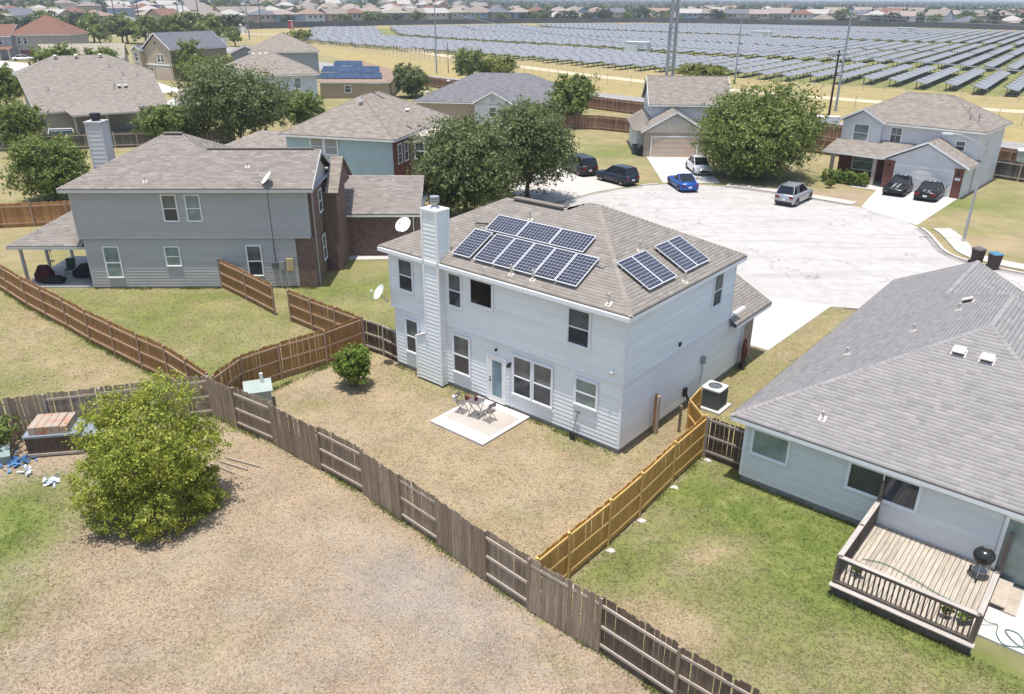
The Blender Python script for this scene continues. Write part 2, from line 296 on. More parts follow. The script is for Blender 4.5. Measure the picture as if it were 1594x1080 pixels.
# ---------------------------------------------------------------- ground, street, drives
def sstep(a, b, x): t = np.clip((np.asarray(x, float)-a)/(b-a), 0, 1); return t*t*(3-2*t)
def hz(x, y):
    """terrain height: flat near by, a low rise far off to the left"""
    return 12.0*sstep(430, 1000, y)*sstep(160, -420, x)+6.0*sstep(3000, 5200, y)*sstep(1500, -600, x)
def pip(px, py, poly):
    c = np.zeros(px.shape, bool); n = len(poly); j = n-1
    for i in range(n):
        xi, yi = poly[i]; xj, yj = poly[j]
        if yi != yj: c ^= ((yi > py) != (yj > py)) & (px < (xj-xi)*(py-yi)/(yj-yi)+xi)
        j = i
    return c
FRONT = [(-60,0),(-60,20.5),(-20,26.3),(-12.35,28.5),(4.06,14.3),(12,7.5),(12,0)]
H1YARD = [(-12.35,28.5),(-7.3,35.3),(-5.3,34.2),(4.07,25.6),(6.5,28),(7.3,25.6),(0.7,17.2)]
H3YARD = [(0.7,17.2),(7.3,25.6),(30,10),(20,0),(12,7.5)]
LEFTLAWN = [(-60,20.5),(-20,26.3),(-12.35,28.5),(-29.2,42.6),(-60,62)]
H2YARD = [(-12.35,28.5),(-7.3,35.3),(-11.8,38.9),(-17.4,44.2),(-29.2,42.6)]
SIDE = [(-7.3,35.3),(-12.5,39.5),(-12.5,50.5),(-4,50),(2,44),(-3,36)]
FIELD = [(-110,330),(-20,200),(30,155),(90,118),(400,60),(520,400),(300,470),(95,600),(0,555),(-100,480),(-160,420)]
def ground_attrs(X, Y):
    g = np.full(X.shape, .42); d = np.zeros(X.shape); s = np.full(X.shape, .45)
    def put(poly, gv, sv=None, dv=None):
        m = pip(X, Y, poly); g[m] = gv
        if sv is not None: s[m] = sv
        if dv is not None: d[m] = dv
        return m
    put(FIELD, .22, .9)
    put([(-75,322),(65,166),(90,147),(330,200),(420,380),(280,450),(100,560),(-40,500),(-100,440)], .62, .5)
    put([(-80,300),(-18,168),(60,88),(150,0),(190,30),(85,125),(-30,235)], .20, 1.0)
    put(FRONT, .04, .1, .22); put(H1YARD, .17, .35); put(H3YARD, .60, .4); put(LEFTLAWN, .42, .45); put(H2YARD, .56, .55); put(SIDE, .58, .5)
    def blob(cx, cy, rx, ry, gv=None, dv=None, sv=None, a=0.):
        c, s_ = math.cos(a), math.sin(a); dx, dy = X-cx, Y-cy
        q = ((dx*c+dy*s_)/rx)**2+((-dx*s_+dy*c)/ry)**2; wt = np.exp(-q*1.2)
        if gv is not None: g[:] = g*(1-wt)+gv*wt
        if dv is not None: d[:] = d*(1-wt)+dv*wt
        if sv is not None: s[:] = s*(1-wt)+sv*wt
    inF = pip(X, Y, FRONT)
    # foreground yard: a gravelly bare strip by the fence, green along the left edge
    g0, d0, s0 = g.copy(), d.copy(), s.copy()
    blob(-2.6, 17.6, 3.8, 2.4, dv=.85, a=-.8); blob(-1, 14.5, 3.5, 3, dv=.45); blob(-4.5, 14.8, 3, 2.5, dv=.35)
    blob(-16.6, 20.3, 2.9, 4.9, gv=.95); blob(-14.3, 16.6, 2.2, 2.2, gv=.5); blob(-11.5, 25.2, 2.0, .9, gv=.4); blob(-8.5, 15.5, 2.5, 1.6, gv=.22); blob(1.2, 15.3, 1.2, .5, gv=.45, a=-.7); blob(-14.5, 23.2, 1.6, 1.2, gv=.4)
    g[~inF], d[~inF], s[~inF] = g0[~inF], d0[~inF], s0[~inF]
    in1 = pip(X, Y, H1YARD); g0, d0, s0 = g.copy(), d.copy(), s.copy()
    blob(-5.2, 32.3, 2.4, 1.0, gv=.5, a=-.7); blob(1.8, 26.6, 2.6, .7, gv=.4, a=-.72); blob(-2.2, 30.6, 1.5, .6, gv=.42, a=-.7); blob(-8.6, 29.3, 1.6, .7, gv=.38); blob(-1.5, 24.8, 1.6, .8, gv=.36); blob(-4.6, 28.0, 1.6, .7, gv=.3, a=-.6); blob(.3, 21.8, 1.2, .8, gv=.26); blob(1.5, 24.6, 1.4, .5, gv=.25); blob(5.7, 26.5, .9, 1.3, gv=.3)
    g[~in1], d[~in1], s[~in1] = g0[~in1], d0[~in1], s0[~in1]
    in3 = pip(X, Y, H3YARD); g0, d0, s0 = g.copy(), d.copy(), s.copy()
    blob(7.8, 22.0, 3.0, 1.4, gv=.95, a=-.7); blob(10.2, 19.6, 1.2, 2.4, gv=.9, a=-.7); blob(11, 16.2, 2.6, .7, gv=.95, a=-.68); blob(4.6, 16.6, 1.9, 1.0, gv=.12, a=-.5); blob(6.3, 19.8, 1.6, .7, gv=.3, a=.5); blob(6.6, 14.6, 2.0, .9, gv=.35); blob(3.2, 18.9, .9, .9, gv=.75)
    g[~in3], d[~in3], s[~in3] = g0[~in3], d0[~in3], s0[~in3]
    blob(8.5, 30.5, 1.2, 5, gv=.45, a=-.7); blob(14.2, 35.2, 1.2, 4, gv=.32, a=-.7)
    blob(36, 61, 4, 5, gv=.35, sv=.5); blob(38, 66, 5, 3, gv=.8); blob(34, 54, 5, 2.5, gv=.15); blob(26, 70, 4, 3, gv=.15, sv=.2); blob(29.5, 68, 3, 2.5, gv=.12, sv=.1); blob(29, 76, 3, 3, gv=.65)
    blob(11, 90, 3.5, 6, gv=.62); blob(12, 79, 2.5, 4, gv=.35); blob(13, 112, 5, 5, gv=.2, sv=.2)
    blob(-16, 42.6, 5, .8, gv=.75); blob(-20, 40.5, 4, 1.3, gv=.62, sv=.8); blob(-10.5, 43.5, 2, 2.5, gv=.72); blob(-9.5, 40.5, 2.2, 2, gv=.55)
    blob(-18.5, 31.5, 1.4, 2.6, gv=.25, a=.6); blob(-24, 31, 3, 2, gv=.6)
    return g, d, s
def axis(a, b, lo, hi, st, gr):
    m = list(np.arange(lo, hi+1e-6, st)); x, k = hi, st
    while x < b: k *= gr; x += k; m.append(x)
    x, k, l = lo, st, []
    while x > a: k *= gr; x -= k; l.append(x)
    return np.array(l[::-1]+m)
GX = axis(-6500, 6500, -46, 52, .5, 1.06); GY = axis(-400, 6000, 8, 96, .5, 1.045)
XX, YY = np.meshgrid(GX, GY); V = np.stack([XX.ravel(), YY.ravel(), hz(XX, YY).ravel()], 1)
ni, nj = len(GY), len(GX); I, J = np.meshgrid(np.arange(ni-1), np.arange(nj-1), indexing='ij'); q = (I*nj+J).ravel()
def add_attrs(me, X, Y):
    for nme, arr in zip(('green', 'dirt', 'straw'), ground_attrs(X, Y)):
        a = me.attributes.new(nme, 'FLOAT', 'POINT'); a.data.foreach_set('value', arr.astype(np.float32))
me = fast_mesh('ground', V, np.stack([q, q+1, q+nj+1, q+nj], 1), M_('grass'), 4); add_attrs(me, V[:, 0], V[:, 1])
tag(place('ground', me), kind='structure')
def sheet(name, pts, mat, z, thick=.0, kind='structure'):
    m = MB(); top = [(x, y, z) for x, y in pts]; m.poly(top)
    if thick:
        n = len(pts)
        for i in range(n):
            a, b = pts[i], pts[(i+1) % n]; m.poly([(a[0],a[1],z-thick),(b[0],b[1],z-thick),(b[0],b[1],z),(a[0],a[1],z)])
    o = m.build(name, M_(mat)); tag(o, kind=kind); return o
def smooth_pts(pts, it=2):
    for _ in range(it):
        n = []
        for i in range(len(pts)-1):
            a, b = pts[i], pts[i+1]; n += [(a[0]*.75+b[0]*.25, a[1]*.75+b[1]*.25), (a[0]*.25+b[0]*.75, a[1]*.25+b[1]*.75)]
        pts = [pts[0]]+n+[pts[-1]]
    return pts
FAR_EDGE = smooth_pts([(1.6,57),(3.2,65.1),(7.6,69.8),(11.5,72.2),(15,73.4),(19.2,72.6),(23.2,70.0),(27,66.8),(29.4,64.2),(30.8,61),(31.1,57.5),(30.3,54.2),(29.6,51.6),(30.3,49.2),(33,46.6),(52,31)], 2)
NEAR_EDGE = smooth_pts([(46,22),(27,38.5),(23.6,40.6),(19.3,41.0),(15.0,42.2),(9,46),(4,50.5),(1.6,57)], 2)
sheet('street', FAR_EDGE+NEAR_EDGE[:-1], 'street', .012)
def strip(name, pts, w, z0, z1, mat, side=1, off=0.):
    m = MB(); n = len(pts); L = []
    for i in range(n):
        a = Vector(pts[max(i-1, 0)]); b = Vector(pts[min(i+1, n-1)]); d = (b-a).normalized(); nrm = Vector((-d.y, d.x))*side; p = Vector(pts[i]); L.append((p+nrm*off, p+nrm*(off+w)))
    for i in range(n-1):
        (a0, a1), (b0, b1) = L[i], L[i+1]
        m.add([(a0.x,a0.y,z1),(a1.x,a1.y,z1),(b1.x,b1.y,z1),(b0.x,b0.y,z1),(a0.x,a0.y,z0),(a1.x,a1.y,z0),(b1.x,b1.y,z0),(b0.x,b0.y,z0)], [(0,1,2,3),(0,3,7,4),(1,5,6,2),(0,4,5,1),(3,2,6,7)])
    o = m.build(name, M_(mat)); tag(o, kind='structure'); return o
def sub(pts, a, b): return [p for p in pts if a(p) and b(p)]
fe = FAR_EDGE
kerbA = [p for p in fe if p[0] > 19.6 and p[1] > 64.9]; kerbB = [p for p in fe if p[1] < 58.2]; kerbC = [p for p in fe if p[0] > 11.4 and p[0] < 14.4 and p[1] > 71]
kerbB = [p for p in kerbB if p[0] > 20]
for k in (kerbA, kerbB, kerbC): strip('kerb', k, .22, -.02, .11, 'walk', 1)
strip('sidewalk', kerbB, 1.3, -.02, .085, 'walk', 1, .9); strip('sidewalk', kerbA, 1.2, -.02, .07, 'walk', 1, .222)
strip('kerb', [p for p in NEAR_EDGE if 18.6 < p[0] < 40], .22, -.02, .11, 'walk', -1 if False else 1)
gm_ = paint('gutter_stain', (.25,.235,.215), .9, .25, .8); G_['gutter'] = gm_
strip('gutter', kerbA, .4, -.02, .018, 'gutter', -1); strip('gutter', kerbB, .4, -.02, .018, 'gutter', -1); strip('gutter', [p for p in FAR_EDGE if p[0] < 12 and p[1] > 62], .35, -.02, .018, 'gutter', -1)
sheet('driveway', [(14.7,87.0),(21.4,87.2),(19.9,79),(19.6,73.6),(14.2,73.8)], 'drive', .02)
sheet('driveway', [(29.2,64.6),(31.2,58.9),(40.2,69.2),(36.2,75.2),(33.5,71.5)], 'drive', .02)
sheet('driveway', [(-2,87),(4.5,88),(11.3,72.6),(7.6,69.9),(3.2,65.4),(-1,70)], 'walk', .02)
sheet('driveway', [(8.6,38.7),(12.7,35.3),(18.2,41.55),(14.0,43.4)], 'drive', .02)
sheet('walkway', [(31.4,72.4),(33.6,70.6),(36.0,73.4),(34.8,75.4)], 'drive', .024)
sheet('walkway', [(-11.0,49.6),(-3,50.2),(-3,51.2),(-11.2,50.7)], 'drive', .02)
strip('collector_road', smooth_pts([(-190,420),(-60,222),(-16,172.5),(20,140),(42.5,110.5),(60,92),(130,22),(200,-40)], 2), 9.5, -.02, .03, 'asph', 1, -4.75)
t = NT('pale_dirt'); v = t.coord('Object'); t.base(t.ramp(t.noise(v, .3, 4), [(.3, (.40,.32,.20)), (.7, (.55,.48,.35))])); G_['dirt'] = t.fin(.95, .1)
strip('dirt_track', smooth_pts([(-260,400),(-106,398),(-62,360),(-30,262),(8,198),(27,171),(56,141),(82,124),(150,80)], 2), 4.5, -.02, .03, 'dirt', 1, -2)
strip('dirt_track', [(-200,360),(-120,385),(-60,352),(20,300)], 4, -.02, .032, 'dirt', 1, -2)
sheet('far_street', [(-53,112),(-46,108),(-38,125),(-46,140),(-60,150)], 'drive', .02); sheet('far_street', [(-95,160),(-70,140),(-60,150),(-90,190),(-150,230),(-160,215)], 'drive', .016)
# ---------------------------------------------------------------- building kit
def plane_axes(poly):
    P = [Vector(p) for p in poly]; n = Vector((0, 0, 0))
    for i in range(len(P)): n += P[i].cross(P[(i+1) % len(P)])
    n.normalize()
    if n.z < 0: P.reverse(); n = -n
    u = Vector((0, 0, 1)).cross(n)
    u = u.normalized() if u.length > 1e-4 else Vector((1, 0, 0))
    v = n.cross(u).normalized(); return P, n, u, v
def roof(parent, planes, mat, thick=.06, geo=None, name='roof', seed=1, exp=.15, wid=.30):
    m = MB()
    for poly in planes:
        P, n, u, v = plane_axes(poly); o = P[0]
        uv = [((p-o).dot(u)+P[0].x*3.1, (p-o).dot(v)) for p in P]
        m.poly(P, uv=uv); D = Vector((0, 0, -thick))
        m.poly([p+D for p in reversed(P)], uv=[(0, 0)]*len(P))
        for i in range(len(P)):
            a, b = P[i], P[(i+1) % len(P)]; m.poly([a+D, b+D, b, a], uv=[(0, 0), (.1, 0), (.1, .03), (0, .03)])
    ro = m.build(name, mat, parent)
    if geo:
        rs = random.Random(seed); V = []; F = []
        for poly in planes:
            P, n, u, v = plane_axes(poly); o = min(P, key=lambda p: p.dot(v)); Q = [((p-o).dot(u), (p-o).dot(v)) for p in P]
            vmax = max(q[1] for q in Q); r = 0
            while r*exp < vmax-.03:
                v0 = r*exp; v1 = min(v0+exp+.015, vmax); vm = min(v0+exp*.5, vmax-.01); xs = []
                for i in range(len(Q)):
                    (a, b), (c, d) = Q[i], Q[(i+1) % len(Q)]
                    if (b > vm) != (d > vm): xs.append(a+(c-a)*(vm-b)/(d-b))
                if len(xs) >= 2:
                    xs.sort(); x = xs[0]; first = True
                    while x < xs[-1]-.02:
                        wd = wid*(.55+.9*rs.random()); wd = wd*rs.random() if first else wd; first = False
                        x1 = min(x+max(wd, .08), xs[-1]); t = .0015+.002*rs.random(); g = .003
                        b0 = len(V)
                        for (uu, vv, h) in ((x+g, v0, t), (x1, v0, t), (x1, v1, .004), (x+g, v1, .004), (x+g, v0, 0), (x1, v0, 0)):
                            V.append(tuple(o+u*uu+v*vv+n*h))
                        F += [(b0, b0+1, b0+2, b0+3), (b0+4, b0+5, b0+1, b0)]; x = x1
                r += 1
        so = place('shingles', fast_mesh('shingles', np.array(V), np.array(F), geo, 4), ro); tag(so, kind='stuff')
    return ro
def hip_planes(x0, x1, y0, y1, ze, p):
    w, d = x1-x0, y1-y0
    if w >= d:
        h = d/2; zr = ze+p*h; a, b = (x0+h, y0+h, zr), (x1-h, y0+h, zr)
        return [[(x0,y0,ze),(x1,y0,ze),b,a], [(x1,y1,ze),(x0,y1,ze),a,b], [(x0,y1,ze),(x0,y0,ze),a], [(x1,y0,ze),(x1,y1,ze),b]], [(a,b),((x0,y0,ze),a),((x0,y1,ze),a),((x1,y0,ze),b),((x1,y1,ze),b)]
    h = w/2; zr = ze+p*h; a, b = (x0+h, y0+h, zr), (x0+h, y1-h, zr)
    return [[(x0,y0,ze),(x1,y0,ze),a], [(x1,y1,ze),(x0,y1,ze),b], [(x0,y1,ze),(x0,y0,ze),a,b], [(x1,y0,ze),(x1,y1,ze),b,a]], [(a,b),((x0,y0,ze),a),((x1,y0,ze),a),((x0,y1,ze),b),((x1,y1,ze),b)]
def gable_planes(x0, x1, y0, y1, ze, p, ax='x'):
    if ax == 'x':
        h = (y1-y0)/2; a, b = (x0, y0+h, ze+p*h), (x1, y0+h, ze+p*h); return [[(x0,y0,ze),(x1,y0,ze),b,a], [(x1,y1,ze),(x0,y1,ze),a,b]], [(a, b)]
    h = (x1-x0)/2; a, b = (x0+h, y0, ze+p*h), (x0+h, y1, ze+p*h); return [[(x0,y1,ze),(x0,y0,ze),a,b], [(x1,y0,ze),(x1,y1,ze),b,a]], [(a, b)]
def caps(parent, edges, mat, geo=True):
    V = []; F = []
    for a, b in edges:
        a, b = Vector(a), Vector(b); L = (b-a).length; d = (b-a)/L; s = d.cross(Vector((0, 0, 1))).normalized(); n = int(L/.21)+1
        for i in range(n):
            p = a+d*(L*i/n); q = a+d*(L*min(i+1.15, n)/n); b0 = len(V); dz = Vector((0, 0, .018)); lo = Vector((0, 0, -.02))
            V += [tuple(p-s*.085+lo), tuple(p+dz), tuple(p+s*.085+lo), tuple(q-s*.085+lo), tuple(q+dz*.6), tuple(q+s*.085+lo)]
            F += [(b0, b0+1, b0+4, b0+3), (b0+1, b0+2, b0+5, b0+4)]
    if V: tag(place('ridge_cap', fast_mesh('ridge_cap', np.array(V), np.array(F), mat, 4), parent), kind='stuff')
def fascia(parent, x0, x1, y0, y1, ze, mat, h=.16, sides='SNEW', soffit=True):
    m = MB(); t = .03; z1 = ze-.055; z0 = z1-h
    if 'S' in sides: m.box(x0, x1, y0, y0+t, z0, z1)
    if 'N' in sides: m.box(x0, x1, y1-t, y1, z0, z1)
    if 'E' in sides: m.box(x1-t, x1, y0+t, y1-t, z0, z1)
    if 'W' in sides: m.box(x0, x0+t, y0+t, y1-t, z0, z1)
    if soffit: m.box(x0+t, x1-t, y0+t, y1-t, z0+.02, z0+.035)
    return m.build('fascia', mat, parent)
FACE = {'S': 0.0, 'E': math.pi/2, 'N': math.pi, 'W': -math.pi/2}
_winmesh = {}
def window(parent, pos, face, w, h, glassm='glass', frame='white', style='sash', trim=.07, sill=True):
    """pos: lower left corner of the opening seen from outside, on the wall face"""
    key = (round(w, 2), round(h, 2), glassm, frame, style, trim)
    if key not in _winmesh:
        f = MB(); d = -.05
        f.box(-trim, w+trim, d, 0, h, h+trim); f.box(-trim, w+trim, d-.02, 0, -trim, 0); f.box(-trim, 0, d, 0, 0, h); f.box(w, w+trim, d, 0, 0, h)
        b = .025; f.box(0, w, d+.012, 0, h-b, h); f.box(0, w, d+.012, 0, 0, b); f.box(0, b, d+.012, 0, b, h-b); f.box(w-b, w, d+.012, 0, b, h-b)
        if style == 'sash': f.box(b, w-b, d+.004, 0, h*.47, h*.47+.05); pans = [(b, w-b, b, h*.47), (b, w-b, h*.47+.05, h-b)]
        elif style == 'slide': f.box(w*.5-.02, w*.5+.02, d+.004, 0, b, h-b); pans = [(b, w*.5-.02, b, h-b), (w*.5+.02, w-b, b, h-b)]
        elif style == 'grid':
            f.box(b, w-b, d+.004, 0, h*.5-.02, h*.5+.02); f.box(w*.5-.012, w*.5+.012, d+.01, 0, b, h-b); pans = [(b, w-b, b, h*.5-.02), (b, w-b, h*.5+.02, h-b)]
        else: pans = [(b, w-b, b, h-b)]
        pm = []
        for (a, c, e, g) in pans:
            p = MB(); p.box(a, c, -.02, -.004, e, g); pm.append(p.mesh('pane', M_('glasst' if glassm == 'glass' and e > .3 else glassm)))
        _winmesh[key] = (f.mesh('window', M_(frame)), pm)
    fm, pm = _winmesh[key]
    o = place('window', fm, parent, pos, (0, 0, FACE[face]))
    for p in pm: place('pane', p, o)
    return o
_plank = {}
def planks(parent, pos, face, L, z0, z1, mat, lap=.18, th=.030):
    """lap siding: one board object per course; pos = left end seen from outside"""
    n = int(round((z1-z0)/lap)); rp = random.Random(int(L*100)+int(z0*50)); a = FACE[face]
    for i in range(n):
        cuts = [0.0, L]
        if L > 5:
            x = rp.uniform(1.2, 3.6); cuts = [0.0]
            while x < L-.8: cuts.append(round(x, 1)); x += 3.6
            cuts.append(L)
        for c0, c1 in zip(cuts, cuts[1:]):
            k2 = (round(c1-c0, 2), mat.name, lap, th)
            if k2 not in _plank:
                l_ = c1-c0-.003; tp = -min(.0015, th*.3) if th < .02 else -.012; m = MB(); m.add([(0,0,-.02),(l_,0,-.02),(l_,-th,-.02),(0,-th,-.02),(0,0,lap),(l_,0,lap),(l_,tp,lap),(0,tp,lap)], [(0,1,2,3),(3,2,6,7),(7,6,5,4),(0,3,7,4),(1,5,6,2)]); _plank[k2] = m.mesh('siding_board', mat)
            dx, dy = rot2(c0, 0, a); place('siding_board', _plank[k2], parent, (pos[0]+dx, pos[1]+dy, z0+i*lap+rp.uniform(-.002,.002)), (rp.uniform(-.006,.002), 0, a))
def wallbox(parent, x0, x1, y0, y1, z0, z1, mat, name='wall'):
    m = MB(); m.box(x0, x1, y0, y1, z0, z1); return m.build(name, mat, parent)
def corner(parent, x, y, z0, z1, mat, w=.10):
    m = MB(); m.box(x-w*.5, x+w*.5, y-w*.5, y+w*.5, z0, z1); return m.build('corner_trim', mat, parent)
def gable_wall(parent, pts, mat, name='gable'):
    """vertical triangle or polygon panel with thickness; pts as 3d list, extruded a little inward"""
    P = [Vector(p) for p in pts]; n = (P[1]-P[0]).cross(P[2]-P[0]).normalized()*.08; m = MB(); m.poly(P); m.poly([p-n for p in reversed(P)])
    for i in range(len(P)): a, b = P[i], P[(i+1) % len(P)]; m.poly([b, a, a-n, b-n])
    return m.build(name, mat, parent)
def vent_pipe(parent, p, h=.35, slope=None):
    m = MB(); m.cyl((0,0,-.05), (0,0,h), .045, n=8); o = m.build('vent_pipe', M_('pvc'), parent, p)
    f = MB(); f.box(-.12, .12, -.1, .14, -.02, .02); f.cyl((0,0,.0), (0,0,.08), .075, .05, 8); ob = f.build('flashing', M_('pvc'), o); ob.rotation_euler = slope or (0, 0, 0); return o
def box_vent(parent, p, rot=(0,0,0)):
    m = MB(); m.box(-.19, .19, -.16, .16, .12, .17); m.box(-.15, .15, -.12, .14, -.05, .12, 1); m.box(-.23, .23, -.2, .18, .0, .02); o = m.build('roof_vent', [M_('pvc'), M_('dkmetal')], parent, p, rot); return o
def dish(name, loc, az, label, tilt=.75, pole=.9, base_dx=(0, 0), r=.40):
    """satellite dish: reflector, arm with feed, mast"""
    e = empty(name, loc); m = MB(); n = 20; rings = 5; vs = [(0, 0, 0)]
    for i in range(1, rings+1):
        for k in range(n): t = 2*math.pi*k/n; rr = r*i/rings; vs.append((rr*math.cos(t), rr*1.1*math.sin(t), .12*(i/rings)**2))
    fs = [(0, 1+k, 1+(k+1) % n) for k in range(n)]
    for i in range(rings-1):
        for k in range(n): a = 1+i*n+k; b = 1+i*n+(k+1) % n; fs.append((a, a+n, b+n, b))
    m.add(vs, fs); rot = Matrix.Rotation(az, 3, 'Z') @ Matrix.Rotation(tilt, 3, 'X')
    o = m.build('reflector', M_('dishw'), e, (0, 0, pole), rot.to_euler(), True)
    a = MB(); c = Vector((0, 0, pole)); fp = c+rot @ Vector((0, -.12, .48)); a.tube([c+rot @ Vector((0, -.44, .1)), c+rot @ Vector((0, -.42, .35)), fp], .018, 5); a.build('arm', M_('metal'), e)
    f = MB(); f.cyl(fp, fp-rot @ Vector((0, .02, .12)), .05, .035, 8); f.build('feed_horn', M_('dishw'), e)
    p = MB(); p.tube([(base_dx[0], base_dx[1], 0), (base_dx[0]*.3, base_dx[1]*.3, pole*.45), (0, 0, pole-.03)], .025, 6); p.build('mast', M_('metal'), e)
    tag(e, label, 'satellite dish', 'satellite dishes'); return e
def downspout(parent, pts, mat='white', r=.04):
    m = MB(); m.tube(pts, r, 5); return m.build('downspout', M_(mat), parent)
# ---------------------------------------------------------------- the white two-storey house
N1 = (4.0718, 25.5973, 0); Y1 = R(140.1216-180)
h1 = empty('house', N1, Y1); tag(h1, 'white lap-sided two-storey house with tan roof, chimney and roof solar panels', 'house')
W = M_('h1wall'); T = M_('h1trim')
fo = wallbox(h1, -12.28, -.02, .02, 11.5, -.3, .24, M_('found'), 'foundation')
wlo = wallbox(h1, -12.3, 0, 0, 10.4, .24, 3.0, W); wup = wallbox(h1, -12.45, .03, -.05, 8.68, 2.99, 5.72, W)
wga = wallbox(h1, -6.2, -.0, 10.4, 11.6, -.05, 2.6, M_('bricktan'), 'garage_wall')
planks(wlo, (-12.3, 0), 'S', 12.3, .24, 2.95, W, .18, .018); planks(wlo, (0, 0), 'E', 10.4, .24, 2.95, W)
planks(wup, (-12.45, -.05), 'S', 12.48, 3.04, 5.7, W); planks(wup, (.03, -.05), 'E', 8.73, 3.04, 5.7, W)
for (x, y, a, b) in ((-12.28, .02, .24, 2.97), (-.01, .01, .24, 2.97), (-12.43, -.03, 3.0, 5.7), (.02, -.04, 3.0, 5.7), (.02, 8.66, 3.0, 5.7)): corner(h1, x, y, a, b, T)
m = MB(); m.box(-12.5, .075, -.10, -.055, 2.965, 3.05); m.box(.035, .08, -.05, 8.68, 2.965, 3.05); m.build('belt_board', T, h1)
EL, EN, P1, P2, D1, R1_ = (-12.79,-.34,5.85), (.34,-.34,5.85), (-4.34,4.34,8.19), (-4.75,4.34,8.19), (-5.35,3.74,7.89), (-8.71,3.74,7.89)
EF = (.34,9.02,5.85); FL = (-12.79,7.82,5.85); F2 = (-8.75,9.02,5.85); F3 = (-8.75, 7.82, 5.85)
rf = roof(h1, [[EL,EN,P1,P2,D1,R1_],[EN,EF,P1],[FL,EL,R1_],[EF,F2,P2,P1],[(-9.43,7.82,5.85),FL,R1_,D1],[F2,(-9.43,7.82,5.85),D1,P2]], M_('rooftan'), geo=M_('roof1'), seed=3)
caps(rf, [(EL,R1_),(EN,P1),(EF,P1),(P1,P2),(P2,D1),(FL,R1_)], M_('roof1'))
m = MB(); m.beam((-8.3,3.76,7.96), (-5.6,3.76,7.96), .34, .07); m.build('ridge_vent', M_('roofgrey'), rf)
m = MB(); t = .03; z0, z1 = 5.63, 5.79
m.box(-12.79,.34,-.42,-.31,z0,z1); m.box(.31,.34,-.31,9.02,z0,z1); m.box(-12.79,-12.76,-.31,7.82,z0,z1); m.box(-8.75,.31,8.99,9.02,z0,z1); m.box(-12.76,-8.75,7.79,7.82,z0,z1); m.box(-12.76,.31,-.31,8.0,z0+.03,z0+.045); m.box(-8.75,.31,8.0,8.99,z0+.03,z0+.045); m.build('fascia', T, h1)
# garage roof at the front
gp, ge = gable_planes(-6.6, .42, 8.70, 12.5, 2.72, .5, 'y'); gr = roof(h1, gp, M_('rooftan'), geo=M_('roof1'), seed=5, name='garage_roof'); caps(gr, ge, M_('roof1')); fascia(h1, -6.6, .42, 8.70, 12.5, 2.70, T, .14, 'EW')
gable_wall(h1, [(-6.2,11.6,2.6),(0,11.6,2.6),(-3.1,11.6,4.2)][::-1], W)
# windows and door of the back wall
def w1(x0, x1, z0, z1, gl='glass', style='sash', y=-.0): return window(h1, (x0, y-.024, z0), 'S', x1-x0, z1-z0, gl, 'h1trim', style, .085)
w1(-11.81,-10.97,3.98,5.40,y=-.05); w1(-8.73,-8.03,3.98,5.41,y=-.05); w1(-7.48,-6.30,4.38,5.44,'glassk','plain',-.05); w1(-2.48,-1.53,4.02,5.43,y=-.05)
w1(-11.57,-10.83,1.0,2.58); w1(-8.57,-7.67,.90,2.62); w1(-5.17,-4.27,.92,2.62); w1(-4.13,-3.23,.92,2.62); w1(-2.05,-1.10,1.55,2.63,'glassg')
window(h1, (.054, 6.68, 4.05), 'E', .74, 1.40, 'glass', 'h1trim', 'sash', .085)
for (a, b, z) in ((-5.3,-3.1,.78),(-2.16,-1.0,1.41),(-8.68,-7.56,.76),(-11.7,-10.72,.86)):   # pale aprons below the lower windows
    m = MB(); m.box(a, b, -.035, 0, z-.12, z); m.build('sill', T, h1)
m = MB(); m.box(-6.66,-6.56,-.06,.0,.2,2.34); m.box(-5.69,-5.59,-.06,0,.2,2.34); m.box(-6.56,-5.69,-.06,0,2.24,2.34); m.box(-6.56,-5.69,-.05,0,.16,.22); df = m.build('door_frame', M_('white'), h1)
m = MB(); m.box(-6.56,-5.69,-.045,-.01,.22,.42); m.box(-6.56,-6.36,-.045,-.01,.42,2.24); m.box(-5.82,-5.69,-.045,-.01,.42,2.24); m.box(-6.36,-5.82,-.045,-.01,2.08,2.24); dr = m.build('door', M_('white'), h1)
m = MB(); m.box(-6.36,-5.82,-.035,-.015,.42,2.08); m.build('door_glass', M_('glassb'), dr)
m = MB(); m.cyl((-6.46,-.045,1.12),(-6.46,-.10,1.12),.035,n=8); m.cyl((-6.46,-.045,1.27),(-6.46,-.08,1.27),.03,n=8); m.build('handle', M_('black'), dr)
for (x, z) in ((-5.36, 2.2),):
    m = MB(); m.cyl((x,-.03,z),(x,-.09,z),.06,n=8); m.cyl((x,-.16,z+.04),(x,-.16,z-.10),.05,.10,10); m.build('wall_lamp', M_('black'), h1)
m = MB(); m.cyl((-6.12,-.03,2.62),(-6.12,-.12,2.60),.055,n=8); m.build('camera_lamp', M_('black'), h1)
m = MB(); m.cyl((-.42,-.07,3.42),(-.42,-.18,3.36),.07,.08,8); m.build('flood_lamp', M_('white'), h1)
m = MB(); m.box(.055,.11,4.0,4.16,3.17,3.33); m.build('wall_vent', M_('dkmetal'), h1)
downspout(h1, [(.06,10.32,2.6),(.06,10.32,.1)], 'h1trim', .045)
